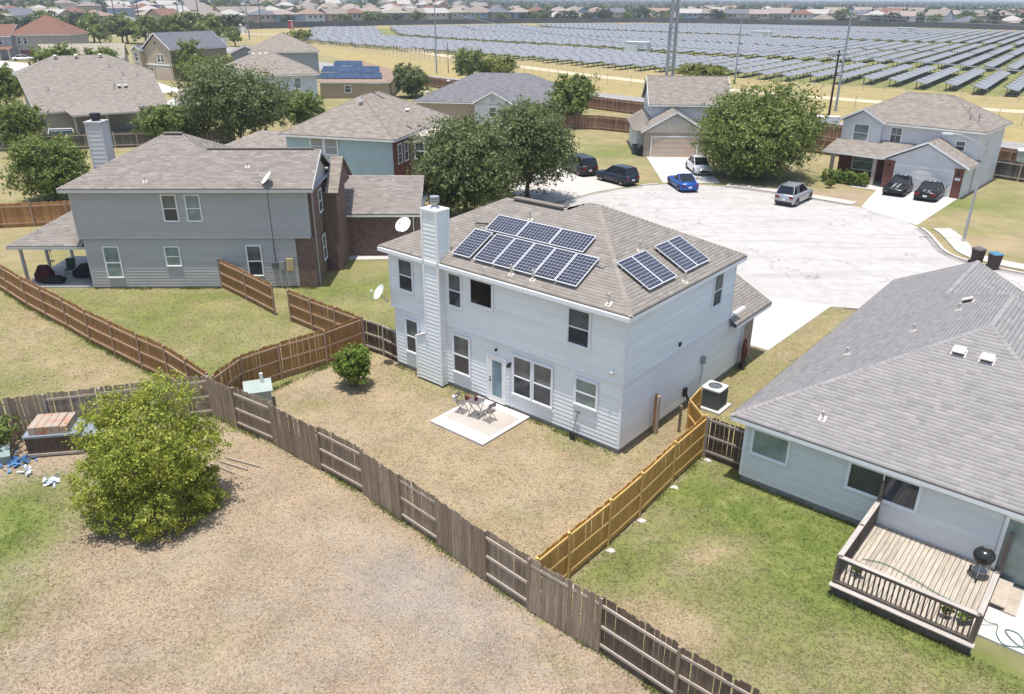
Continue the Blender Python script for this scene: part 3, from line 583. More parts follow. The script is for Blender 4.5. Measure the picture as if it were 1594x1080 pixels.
# chimney
ch = MB(); ch.box(-10.56,-9.02,-.36,.3,.1,2.1); ch.add([(-10.56,-.36,2.1),(-9.88,-.36,2.42),(-9.88,.3,2.42),(-10.56,.3,2.1),(-9.88,-.36,2.1),(-9.88,.3,2.1)], [(0,1,2,3),(0,4,1),(3,2,5)]); ch.box(-9.88,-9.02,-.36,.3,2.1,8.0)
cho = ch.build('chimney', W, h1)
planks(cho, (-10.56,-.36), 'S', 1.54, .12, 2.1, W, .18, .018); planks(cho, (-9.88,-.36), 'S', .86, 2.1, 7.75, W, .18, .018); planks(cho, (-9.02,-.36), 'E', .36, .12, 5.7, W, .18, .012); planks(cho, (-9.02,-.36), 'E', .64, 6.06, 7.68, W, .18, .012)
for (x, a, b) in ((-9.88, 2.1, 7.95), (-9.03, .1, 7.95), (-10.55, .1, 2.15)): corner(cho, x, -.37, a, b, M_('white'), .10)
corner(cho, -9.03, .29, 6.0, 7.95, M_('white'), .10)
m = MB(); m.box(-9.94,-8.97,-.42,.36,7.93,8.02); m.box(-9.84,-9.0,-.385,-.36,7.72,7.93); m.build('chimney_cap', M_('white'), cho)
m = MB(); m.cyl((-9.45,-.03,8.02),(-9.45,-.03,8.12),.24,.15,14); m.cyl((-9.45,-.03,8.12),(-9.45,-.03,8.26),.12,n=12); 
for z in (8.26, 8.36, 8.46): m.cyl((-9.45,-.03,z),(-9.45,-.03,z+.05),.20,.20,14)
m.cyl((-9.45,-.03,8.3),(-9.45,-.03,8.46),.13,n=10); m.build('flue', M_('metal'), cho)
m = MB(); m.add([(-10.62,-.42,2.12),(-9.84,-.42,2.49),(-9.84,.3,2.49),(-10.62,.3,2.12),(-10.62,-.42,2.08),(-9.84,-.42,2.45),(-9.84,.3,2.45),(-10.62,.3,2.08)], [(0,1,2,3),(0,4,5,1),(3,7,4,0),(1,5,6,2)]); m.build('chimney_shoulder', M_('white'), cho)
sl = math.atan(.5)
for (x, y) in ((-6.68,2.78),(-5.38,.02),(-4.32,.05),(-.75,-.1)): vent_pipe(rf, (x, y, 5.85+.5*(y+.34)), .42, (sl, 0, 0))
for (x, y) in ((-1.75,3.5),(.13,3.85)): vent_pipe(rf, (x, y, 5.85+.5*(.34-x)), .42, (0, sl, 0))
m = MB(); m.tube([(-8.9,1.85,7.02),(-8.9,1.85,7.1),(-8.4,2.1,7.12)], .03, 5); m.build('conduit', M_('dkmetal'), rf)
m = MB(); m.tube([(-2.3,1.35,6.75),(-2.0,1.3,6.72),(-1.6,1.9,6.9)], .025, 5); m.build('conduit', M_('metal'), rf)
# solar arrays on that roof
def module(w, h, mat):
    f = MB(); t = .04
    f.box(0, w, 0, .03, 0, t); f.box(0, w, h-.03, h, 0, t); f.box(0, .03, .03, h-.03, 0, t); f.box(w-.03, w, .03, h-.03, 0, t); f.box(.03, w-.03, .03, h-.03, 0, .008)
    g = MB(); g.poly([(.03,.03,t-.006),(w-.03,.03,t-.006),(w-.03,h-.03,t-.006),(.03,h-.03,t-.006)], uv=[(0,0),(1,0),(1,1),(0,1)])
    return f.mesh('solar_panel', M_('alu')), g.mesh('cell_glass', M_(mat))
MP = module(1.0, 1.65, 'cells'); ML = module(1.65, 1.0, 'cellsh')
def solar_array(items, label, rotx):
    e = empty('roof_solar_array', N1, Y1); tag(e, label, 'solar panels', 'solar panel arrays on the white house')
    for (mesh, x, y, z) in items:
        o = place('solar_panel', mesh[0], e, (x, y, z), rotx); place('cell_glass', mesh[1], o)
    r = MB(); ys = sorted(set((round(i[2], 2), round(i[3], 3)) for i in items)); return e
c5 = math.cos(sl)
def zb(y): return 5.85+.5*(y+.34)+.13
solar_array([(MP,-8.66,.10,zb(.10))], 'single upright solar panel beside the chimney, apart from the large array', (sl,0,0))
solar_array([(MP,-7.46+i*1.035,.10,zb(.10)) for i in range(5)]+[(ML,-8.18+i*1.685,1.66,zb(1.66)) for i in range(3)], 'large array of eight dark solar panels on the back roof slope', (sl,0,0))
def rmod(y): return (y,)
for (y0, lab) in ((1.56, 'pair of solar panels on the side slope nearest the large array'), (4.27, 'pair of solar panels on the side slope nearest the right eave corner')):
    e = empty('roof_solar_array', N1, Y1); tag(e, lab, 'solar panels', 'solar panel arrays on the white house')
    for k in range(2):
        x0 = -1.57; z = 5.85+.5*(.34-x0)+.13
        o = place('solar_panel', ML[0], e, (x0, y0+k*1.02, z), (0, sl, 0)); place('cell_glass', ML[1], o)
    m = MB(); m.beam((-1.3, y0-.02, 5.85+.5*1.64+.09), (-1.3, y0+2.05, 5.85+.5*1.64+.09), .04, .06); m.beam((-.4, y0-.02, 5.85+.5*.74+.09), (-.4, y0+2.05, 5.85+.5*.74+.09), .04, .06); m.build('mounting_rail', M_('metal'), e)
dish('satellite_dish', (Vector(N1)+Matrix.Rotation(Y1, 3, 'Z') @ Vector((-12.75,-.42,3.15))), R(-60), 'small white satellite dish on the left corner of the white house', .95, .5, (.28, .2), .34)
dish('satellite_dish', (Vector(N1)+Matrix.Rotation(Y1, 3, 'Z') @ Vector((-12.75,1.2,5.88))), R(-20), 'white satellite dish above the left roof edge of the white house', .75, .55, (.1, .1), .36)
# things along its walls
def in1(x, y, z=0): v = Vector(N1)+Matrix.Rotation(Y1, 3, 'Z') @ Vector((x, y, z)); return (v.x, v.y, v.z)
e = empty('shovel', in1(-1.95,-.28), Y1); tag(e, 'square shovel leaning on the white house wall under the small window', 'shovel')
m = MB(); m.tube([(0,0,.3),(.05,.2,1.15)], .018, 6); m.build('handle', M_('deckdark'), e)
m = MB(); m.tube([(-.07,.19,1.2),(.17,.19,1.2)], .018, 5); m.build('grip', M_('black'), e)
m = MB(); m.box(-.13,.13,-.02,.0,-.02,.34); m.build('blade', M_('dkmetal'), e)
e = empty('hose_reel', in1(.32,10.15), Y1); tag(e, 'dark red hose reel hanging by the garage corner', 'hose reel')
m = MB()
for k in range(7): m.tube([(.02*k,.22*math.cos(t)*(1-.13*k),.95+.6*math.sin(t)*(1-.1*k)) for t in np.linspace(0, 6.28, 18)], .035, 5)
m.build('hose', paint('dark_red_hose', (.10,.035,.03), .5), e); m = MB(); m.box(-.12,.12,-.18,.18,.15,.35); m.build('bracket', M_('dkmetal'), e)
# air conditioner
def condenser(loc, rz, label, s=.82, h=.85, pad=True):
    e = empty('air_conditioner', loc, rz); tag(e, label, 'air conditioner', 'outdoor condenser units')
    if pad: m = MB(); m.box(-s*.7,s*.7,-s*.7,s*.7,0,.1); m.build('pad', M_('slab'), e)
    z = .1 if pad else 0; m = MB(); m.box(-s/2,s/2,-s/2,s/2,z,z+h); m.build('cabinet', M_('acgrey'), e)
    m = MB(); q = s/2+.012
    for k in range(11):
        zz = z+.08+k*(h-.14)/11
        m.box(-q,q,-q,-s/2-.002,zz,zz+.025); m.box(-q,q,s/2+.002,q,zz,zz+.025); m.box(-q,-s/2-.002,-s/2,s/2,zz,zz+.025); m.box(s/2+.002,q,-s/2,s/2,zz,zz+.025)
    m.build('louvre', M_('acgrey'), e)
    m = MB(); n = 24; q = s/2+.03; o_ = [(q*max(-1,min(1,1.35*math.cos(2*math.pi*k/n))), q*max(-1,min(1,1.35*math.sin(2*math.pi*k/n)))) for k in range(n)]; i_ = [(s*.36*math.cos(2*math.pi*k/n), s*.36*math.sin(2*math.pi*k/n)) for k in range(n)]
    zt = z+h+.04
    for k in range(n):
        a, b = k, (k+1) % n; m.poly([(*o_[a],zt),(*o_[b],zt),(*i_[b],zt+.02),(*i_[a],zt+.02)]); m.poly([(*o_[b],zt),(*o_[a],zt),(*o_[a],zt-.07),(*o_[b],zt-.07)])
    m.build('top_cover', paint('condenser_top', (.50,.50,.49), .5), e)
    m = MB()
    for k in range(6): t = math.pi*k/6; m.beam((s*.36*math.cos(t),s*.36*math.sin(t),zt+.02),(-s*.36*math.cos(t),-s*.36*math.sin(t),zt+.02),.012,.012)
    for r_ in (.12,.2,.28): m.tube([(s*r_/.36*.36*math.cos(t),s*r_/.36*.36*math.sin(t),zt+.025) for t in np.linspace(0, 6.283, 16)], .006, 4)
    m.build('fan_guard', M_('metal'), e)
    m = MB(); m.cyl((0,0,z+h-.12),(0,0,z+h-.02),.1,n=10)
    for k in range(3): t = 2*math.pi*k/3; m.beam((0,0,z+h-.06),(s*.33*math.cos(t),s*.33*math.sin(t),z+h-.08),.2,.012)
    m.build('fan', M_('dkmetal'), e); return e
condenser(in1(1.0,5.85), Y1, 'dark grey air conditioner with white top on pad beside the white house')
e = empty('refrigerant_lines', in1(.1,5.3), Y1); tag(e, 'black insulated refrigerant pipes from white house wall to air conditioner', 'pipes')
m = MB(); m.tube([(0,-.35,.75),(.12,-.3,.45),(.35,-.1,.18),(.5,.2,.2)], .05, 6); m.build('pipe', M_('black'), e); m = MB(); m.tube([(0,1.0,1.75),(.05,.95,1.2),(.1,.7,.8),(.35,.6,.45)], .022, 5); m.build('cable', M_('steelblue'), e); m = MB(); m.box(-.03,.1,.93,1.1,1.6,1.95); m.build('switch_box', M_('steelblue'), e); m = MB(); m.box(-.03,.05,-.5,-.25,.6,.95); m.build('line_cover', M_('dkmetal'), e)
# back patio
sheet('patio', [in1(-7.2,-2.95)[:2], in1(-4.3,-2.95)[:2], in1(-4.3,-.03)[:2], in1(-7.2,-.03)[:2]], 'slab', .10, .2)
sheet('patio_overcoat', [in1(-7.05,-2.3)[:2], in1(-4.5,-2.3)[:2], in1(-4.5,-.45)[:2], in1(-7.05,-.45)[:2]], 'slabw', .104)
# ---------------------------------------------------------------- grey house on the left
O2 = (-24.9, 43.9, 0); Y2 = R(1.5)
def fr(O, Y):
    Mx = Matrix.Rotation(Y, 3, 'Z')
    def f(x, y, z=0): v = Vector(O)+Mx @ Vector((x, y, z)); return (v.x, v.y, v.z)
    return f
in2 = fr(O2, Y2)
h2 = empty('house', O2, Y2); tag(h2, 'grey lap-sided two-storey house with covered patio and brick corner at left', 'house')
W = M_('h2wall'); T = M_('h2trim'); BR = M_('brick1')
wallbox(h2, .03, 13.2, .03, 8.0, -.3, .12, M_('found'), 'foundation')
wlo = wallbox(h2, 0, 12.2, 0, 8.2, .12, 3.1, W); wup = wallbox(h2, -.2, 13.1, -.08, 8.2, 3.09, 5.85, W)
wb = wallbox(h2, 12.2, 13.25, .0, 6.3, -.1, 3.09, BR, 'brick_wall'); wallbox(h2, 12.9, 13.28, .4, 6.3, 3.1, 5.7, BR, 'brick_wall')
planks(wlo, (0, 0), 'S', 12.2, .14, 3.05, W); planks(wup, (-.2, -.08), 'S', 13.3, 3.15, 5.84, W)
corner(h2, .02, .02, .12, 3.05, T); corner(h2, -.19, -.07, 3.1, 5.8, T); corner(h2, 13.08, -.06, 3.1, 5.8, T)
m = MB(); m.box(-.25, 13.15, -.13, -.085, 3.07, 3.16); m.build('belt_board', T, h2)
ze = 6.05
A0, A1 = (-.65,-.45,ze), (13.6,-.45,ze); PL, PR = (3.95,4.15,8.35), (5.1,4.15,8.35); Q0, Q1 = (6.45,2.8,7.675), (13.6,2.8,7.675); BK = (-.65,8.75,ze); BR2 = (9.7,8.75,ze); B3 = (13.6,6.05,ze)
rf2 = roof(h2, [[A0,A1,Q1,Q0,PR,PL],[BK,A0,PL],[(9.0,8.75,ze),BK,PL,PR],[(9.0,8.75,ze),PR,Q0,(9.0,6.05,ze)],[B3,(9.0,6.05,ze),Q0,Q1]], M_('rooftan'), geo=M_('roof2'), seed=9, exp=.165, wid=.40)
caps(rf2, [(A0,PL),(PL,PR),(PR,Q0),(Q0,Q1),(BK,PL)], M_('roof2'))
m = MB(); m.beam((4.0,4.17,8.41),(5.1,4.17,8.41),.34,.07); m.beam((6.9,2.82,7.73),(13.2,2.82,7.73),.2,.05); m.build('ridge_vent', M_('roofgrey'), rf2)
fascia(h2, -.65, 13.6, -.45, 6.05, ze-.0, T, .18, 'SW')
gable_wall(h2, [(13.28,-.05,5.85),(13.28,5.6,5.85),(13.28,2.8,7.4)], W)
m = MB(); m.beam((13.6,-.45,ze-.1),(13.6,2.8,7.575),.04,.2); m.beam((13.6,2.8,7.575),(13.6,6.05,ze-.1),.04,.2); m.build('rake_board', T, h2)
def w2(x0, x1, z0, z1, gl='glass', y=0): return window(h2, (x0, y-.024, z0), 'S', x1-x0, z1-z0, gl, 'white', 'sash', .05)
w2(4.94,5.72,4.13,5.62,'glass',-.08); w2(6.27,7.05,4.13,5.62,'glassg',-.08); w2(1.01,1.87,.72,2.56,'glassg'); w2(4.57,5.38,1.42,2.55,'glassg'); w2(9.31,10.12,.8,2.6,'glass')
for y in (2.2, 4.2): window(h2, (13.29, y, 1.0), 'E', .8, 1.5, 'glass', 'white', 'sash', .05); window(h2, (13.29, y, 4.0), 'E', .8, 1.3, 'glass', 'white', 'sash', .05)
for (x, w_, z0, z1, mt) in ((10.72,.32,1.25,1.6,'acgrey'),(11.15,.3,1.2,1.65,'metal')): m = MB(); m.box(x, x+w_, -.16, -.02, z0, z1); m.build('meter_box', M_(mt), h2)
m = MB(); m.box(11.55,11.98,-.18,-.02,1.12,1.85); m.build('wooden_panel', paint('ply_panel', (.47,.37,.19), .7), h2)
m = MB(); m.tube([(11.3,-.1,1.2),(11.32,-.14,.6),(11.45,-.2,0)], .03, 5); m.build('conduit', M_('metal'), h2); m = MB(); m.tube([(10.95,-.1,5.8),(10.95,-.1,1.6)], .02, 5); m.build('cable', M_('dkmetal'), h2)
# covered patio
pp = [[(-4.55,.0,2.62),(-.2,.0,2.62),(-.2,3.0,4.1),(-1.6,3.0,4.1)],[(-4.55,6.2,2.62),(-4.55,.0,2.62),(-1.6,3.0,4.1),(-1.6,3.2,4.1)],[(-.2,6.2,2.62),(-4.55,6.2,2.62),(-1.6,3.2,4.1),(-.2,3.2,4.1)]]
pr = roof(h2, pp, M_('rooftan'), geo=M_('roof2'), seed=12, exp=.165, wid=.40, name='patio_roof'); caps(pr, [(pp[0][0],pp[0][3])], M_('roof2')); fascia(h2, -4.55, .1, -.02, 6.2, 2.62, T, .15, 'SW')
for (x, y) in ((-4.05,.45),(-4.05,3.0),(-4.05,5.8)): m = MB(); m.box(x-.07,x+.07,y-.07,y+.07,0,2.45); m.build('post', T, h2)
sheet('patio', [in2(-4.4,.1)[:2], in2(0,.1)[:2], in2(0,6)[:2], in2(-4.4,6)[:2]], 'slab2', .10, .2)
# small entry roof and brick garage wing to the right
wallbox(h2, 13.3, 14.15, 3.2, 6.3, -.1, 5.0, BR, 'brick_wall'); gp, ge = gable_planes(13.5, 15.0, 3.0, 6.6, 5.0, .5, 'x'); roof(h2, [[(13.55,2.9,5.05),(14.35,2.9,5.05),(14.35,5.6,6.75),(13.55,5.6,6.75)],[(14.35,8.3,5.05),(13.55,8.3,5.05),(13.55,5.6,6.75),(14.35,5.6,6.75)]], M_('rooftan'), name='entry_roof')
gable_wall(h2, [(14.2,3.2,4.9),(14.2,8.0,4.9),(14.2,5.6,6.5)], BR)
wg = wallbox(h2, 13.1, 18.7, 6.3, 13.2, -.1, 2.85, BR, 'brick_wall')
gp, ge = gable_planes(13.25, 19.05, 5.9, 13.6, 2.95, .45, 'x'); gr2 = roof(h2, gp, M_('rooftan'), geo=M_('roof2'), seed=13, exp=.165, wid=.40, name='garage_roof'); caps(gr2, ge, M_('roof2')); fascia(h2, 13.25, 19.05, 5.9, 13.6, 2.93, M_('white'), .12, 'S')
gable_wall(h2, [(18.7,6.3,2.85),(18.7,13.2,2.85),(18.7,9.75,4.4)], W)
G_['chimgrey'] = plankpaint('grey_white_siding', (.50,.505,.50))
ch2 = wallbox(h2, -1.15, -.22, 5.3, 6.25, -.1, 8.85, M_('chimgrey'), 'chimney'); planks(ch2, (-1.15,5.3), 'S', .93, .2, 8.6, M_('chimgrey'), .26, .03); planks(ch2, (-.22,5.3), 'E', .95, 6.2, 8.6, M_('chimgrey'), .26, .03)
for (x, y) in ((-1.14,5.31),(-.23,5.31),(-.23,6.24)): corner(ch2, x, y, .1, 8.8, M_('h2trim'), .1)
m = MB(); m.box(-1.22,-.15,5.23,6.32,8.8,8.9); m.build('chimney_cap', M_('h2trim'), ch2); m = MB(); m.cyl((-.68,5.78,8.9),(-.68,5.78,9.05),.24,n=12); m.cyl((-.68,5.78,9.08),(-.68,5.78,9.35),.32,n=12); m.build('flue', M_('dkmetal'), ch2)
downspout(h2, [(18.5,6.2,2.8),(18.5,6.2,0)], 'white'); downspout(h2, [(13.3,.5,5.7),(13.3,.5,0)], 'h2trim')
vent_pipe(rf2, (4.1,.1,6.33), .3, (sl,0,0)); vent_pipe(rf2, (9.6,1.3,6.92), .3, (sl,0,0))
dish('satellite_dish', in2(11.1,-.1,6.2), R(-65), 'white satellite dish on the eave of the grey house', .85, .35, (0,.1), .40)
# ---------------------------------------------------------------- single-storey house on the right
O3 = (8.25, 23.93, 0); Y3 = R(-40); in3 = fr(O3, Y3)
h3 = empty('house', O3, Y3); tag(h3, 'single-storey house with broad grey shingle roof at the right edge', 'house')
W = M_('h3wall'); T = M_('h1trim')
wallbox(h3, .03, 11.4, .03, 15.3, -.3, .25, M_('found'), 'foundation'); wl3 = wallbox(h3, 0, 11.4, 0, 15.3, .25, 2.5, W); wallbox(h3, 0, 6.1, 15.3, 17.9, -.1, 2.5, W, 'garage_wall')
planks(wl3, (0,0), 'S', 8.0, .25, 2.5, W); corner(h3, .02, .02, .25, 2.5, T)
x0, x1, y0, y1, ze = -.46, 11.94, -.43, 15.8, 2.7; h = 6.2; zr = ze+.5*h
a, b = (x0+h, y0+h, zr), (x0+h, y1-h, zr); wy = 18.4; wr = 3.07; wz = ze+.5*3.53; vy = y1-3.53   # front wing ridge
LP = [(x0,wy,ze),(x0,y0,ze),a,b,(wr,vy,wz),(wr,wy,wz)]
rf3 = roof(h3, [[(x0,y0,ze),(x1,y0,ze),a],LP,[(x1,y0,ze),(x1,y1,ze),b,a],[(x1,y1,ze),(6.6,y1,ze),(wr,vy,wz),b],[(6.6,y1,ze),(6.6,wy,ze),(wr,wy,wz),(wr,vy,wz)]], M_('roofgrey'), geo=M_('roof3'), seed=21)
caps(rf3, [((x0,y0,ze),a),((x1,y0,ze),a),(a,b),((x1,y1,ze),b),(b,(wr,vy,wz)),((wr,vy,wz),(wr,wy,wz))], M_('roof3'))
fascia(h3, x0, x1, y0, y1, ze, T, .15, 'SWE'); gable_wall(h3, [(0,17.9,2.5),(6.1,17.9,2.5),(3.05,17.9,4.1)][::-1], W)
window(h3, (.32,-.024,1.32), 'S', 1.25, .92, 'glassg', 'h1trim', 'plain', .07); window(h3, (3.62,-.024,1.32), 'S', 2.1, .92, 'glass', 'h1trim', 'slide', .07)
m = MB(); m.box(8.05,8.15,-.06,0,.05,2.3); m.box(10.0,10.1,-.06,0,.05,2.3); m.box(8.15,10.0,-.06,0,2.2,2.3); m.box(9.05,9.12,-.05,0,.05,2.2); sd3 = m.build('sliding_door', M_('white'), h3)
m = MB(); m.box(8.15,9.05,-.03,-.01,.15,2.2); m.box(9.12,10.0,-.03,-.01,.15,2.2); m.build('door_glass', M_('glassg'), sd3)
for (x, y) in ((5.2,4.35),(6.05,4.33)): box_vent(rf3, (x, y, ze+.5*(y-y0)), (sl,0,0))
vent_pipe(rf3, (2.34,.47,ze+.5*.9), .3, (sl,0,0))
for (x, y) in ((1.5,5.0),(3.2,6.8),(4.2,8.8)): vent_pipe(rf3, (x, y, ze+.5*(x-x0)), .3, (0,-sl,0))
box_vent(rf3, (4.3,9.9,ze+.5*4.76), (0,-sl,R(0)))
# deck
dk = empty('deck', in3(4.7,-3.75), Y3); tag(dk, 'weathered wooden deck with dark baluster railing behind the grey-roofed house', 'deck')
DW, DD, DZ = 3.6, 3.72, .36
n = 25; pw = DW/n
pl = MB(); pl.box(.004, pw-.010, -.02, DD, 0, .035); plm = pl.mesh('deck_board', M_('deck'))
# boards run away from the railing towards the wall; grain follows the board length
def grain(name, dx, dy, dz, mat, axis):
    """bar whose local z is its long side so the wood grain runs along it"""
    m = MB(); m.box(-dx/2, dx/2, -dy/2, dy/2, 0, dz); return m.mesh(name, M_(mat))
bm = grain('deck_board', pw-.014, .035, DD+.02, 'deck', 'z')
for i in range(n): place('deck_board', bm, dk, (pw*(i+.5), -.02, DZ+random.uniform(-.004,.004)), (-math.pi/2, 0, 0))
m = MB(); m.box(-.02,DW+.02,-.06,-.02,.02,DZ-.03); m.box(-.03,.0,-.02,DD,.02,DZ-.03); m.box(DW,DW+.03,-.02,DD,.02,DZ-.03); m.build('skirt', M_('deckdark'), dk)
bal = grain('baluster', .04, .04, .80, 'deckdark', 'z'); post = grain('post', .10, .10, 1.04, 'deckdark', 'z')
def rail(p, q, n, z0=DZ, hh=.95, cap='deckcap', capz=None):
    p, q = Vector(p), Vector(q); L = (q-p).length; d = (q-p)/L; ang = math.atan2(d.y, d.x)
    for i in range(n): c = p+d*(L*(i+.5)/n); place('baluster', bal, dk, (c.x, c.y, z0+.06), (0, 0, ang+random.uniform(-.05,.05)))
    for (z, w_, hh_) in ((z0+.10,.045,.08), (z0+.86,.045,.09)): r_ = grain('rail', w_, hh_, L, 'deckdark', 'z'); place('rail', r_, dk, (p.x, p.y, z), (Matrix.Rotation(ang, 3, 'Z') @ Matrix.Rotation(math.pi/2, 3, 'Y')).to_euler())
    r_ = grain('cap_rail', .035, .15, L+.1, cap, 'z'); place('cap_rail', r_, dk, (p.x-d.x*.05, p.y-d.y*.05, z0+hh), (Matrix.Rotation(ang, 3, 'Z') @ Matrix.Rotation(math.pi/2, 3, 'Y')).to_euler())
rail((.05,.0),(DW-.05,.0),27); rail((.0,.05),(.0,DD*.5),10); rail((.0,DD*.52),(.0,DD-.1),9); rail((DW,.05),(DW,DD*.55),11)
r_ = grain('cap_rail', .035, .2, DW+.2, 'deckcap', 'z'); place('cap_rail', r_, dk, (-.1,-.10,DZ-.0), (Matrix.Rotation(math.pi/2, 3, 'Y')).to_euler())
for (x, y, s_) in ((0,0,1),(DW,0,1),(0,DD*.51,1),(0,DD-.1,1.5),(DW,DD*.57,1),(DW,DD-.12,1.35)): place('post', post, dk, (x, y, 0), (0,0,0), (1,1,(1.02+DZ)/1.04*s_*.97))
for k, zz in enumerate((.24,.12)):
    m = MB(); m.box(DW+.05+.3*k, DW+.42+.3*k, DD*.6, DD-.15, zz-.04, zz); m.build('step', M_('deck'), dk)
sheet('patio', [in3(8.35,-2.9)[:2], in3(11.5,-2.9)[:2], in3(11.5,-.04)[:2], in3(8.35,-.04)[:2]], 'slab', .07, .2)
# kettle grill, hose, plants on the deck
e = empty('kettle_grill', in3(7.85,-.75,DZ+.036), Y3); tag(e, 'black kettle charcoal grill on the wooden deck', 'grill')
m = MB(); m.lathe([(0,.50),(.16,.52),(.25,.60),(.285,.72),(.285,.74),(0,.74)], n=20); m.build('bowl', M_('black'), e, smooth=True)
m = MB(); m.lathe([(.295,.745),(.28,.84),(.2,.94),(.08,.985),(0,.99)], n=20); m.build('lid', paint('grill_enamel', (.018,.018,.018), .18, .1, 3, .6), e, smooth=True)
m = MB(); m.tube([(-.06,0,.985),(-.05,0,1.03),(.05,0,1.03),(.06,0,.985)], .012, 5); m.build('handle', M_('metal'), e)
for t in (.5, 2.6, 4.7): m = MB(); m.tube([(.16*math.cos(t),.16*math.sin(t),.53),(.3*math.cos(t),.3*math.sin(t),0.01)], .014, 6); m.build('leg', M_('metal'), e)
for t in (2.6, 4.7): m = MB(); c = (.3*math.cos(t),.3*math.sin(t),.09); m.cyl((c[0]-.02,c[1],c[2]),(c[0]+.02,c[1],c[2]),.08,n=12); m.build('wheel', M_('black'), e)
m = MB(); m.lathe([(0,.2),(.2,.22),(.2,.235),(0,.24)], n=16); m.build('ash_pan', M_('metal'), e)
def catmull(P, n=6):
    P = [Vector(p) for p in P]; out = []
    for i in range(len(P)-1):
        a, b, c, d = P[max(i-1,0)], P[i], P[i+1], P[min(i+2, len(P)-1)]
        for k in range(n): t = k/n; out.append(.5*((2*b)+(c-a)*t+(2*a-5*b+4*c-d)*t*t+(3*b-a-3*c+d)*t**3))
    return out+[P[-1]]
m = MB(); m.tube(catmull([in3(*p) for p in ((5.0,-2.2,.42),(5.6,-2.0,.42),(6.4,-2.15,.42),(7.3,-2.4,.42),(8.2,-2.5,.42),(8.45,-2.4,.2),(8.7,-2.2,.09),(8.75,-2.6,.09),(9.0,-2.9,.09),(9.4,-2.6,.09),(9.2,-2.2,.09),(8.9,-2.3,.11),(9.3,-2.7,.11),(10.2,-2.8,.09))]), .014, 5); tag(m.build('garden_hose', paint('green_hose', (.07,.17,.12), .5)), 'green garden hose trailing across the wooden deck onto concrete', 'hose')
# ---------------------------------------------------------------- houses further back
def sidemat(k, c):
    if k not in G_: G_[k] = siding('siding_'+k, c)
    return k
sidemat('aqua', (.42,.53,.54)); sidemat('paleblue', (.52,.56,.58)); sidemat('cream', (.55,.50,.42)); sidemat('tanside', (.37,.305,.20)); sidemat('greyside', (.27,.265,.265)); sidemat('whiteside', (.64,.645,.65)); sidemat('beige', (.44,.38,.31)); sidemat('olive', (.27,.245,.18)); sidemat('greytan', (.33,.30,.265)); sidemat('bluegrey', (.30,.32,.34)); sidemat('skyblue', (.22,.33,.43)); sidemat('deepblue', (.13,.20,.33)); sidemat('pinktan', (.45,.34,.27))
G_['doorbeige'] = siding('garage_door_beige', (.50,.39,.30), .5); G_['doorwhite'] = siding('garage_door_white', (.68,.67,.65), .5); G_['doorbrown'] = siding('garage_door_brown', (.15,.07,.05), .3); G_['dkdoor'] = paint('front_door', (.10,.05,.04), .5)
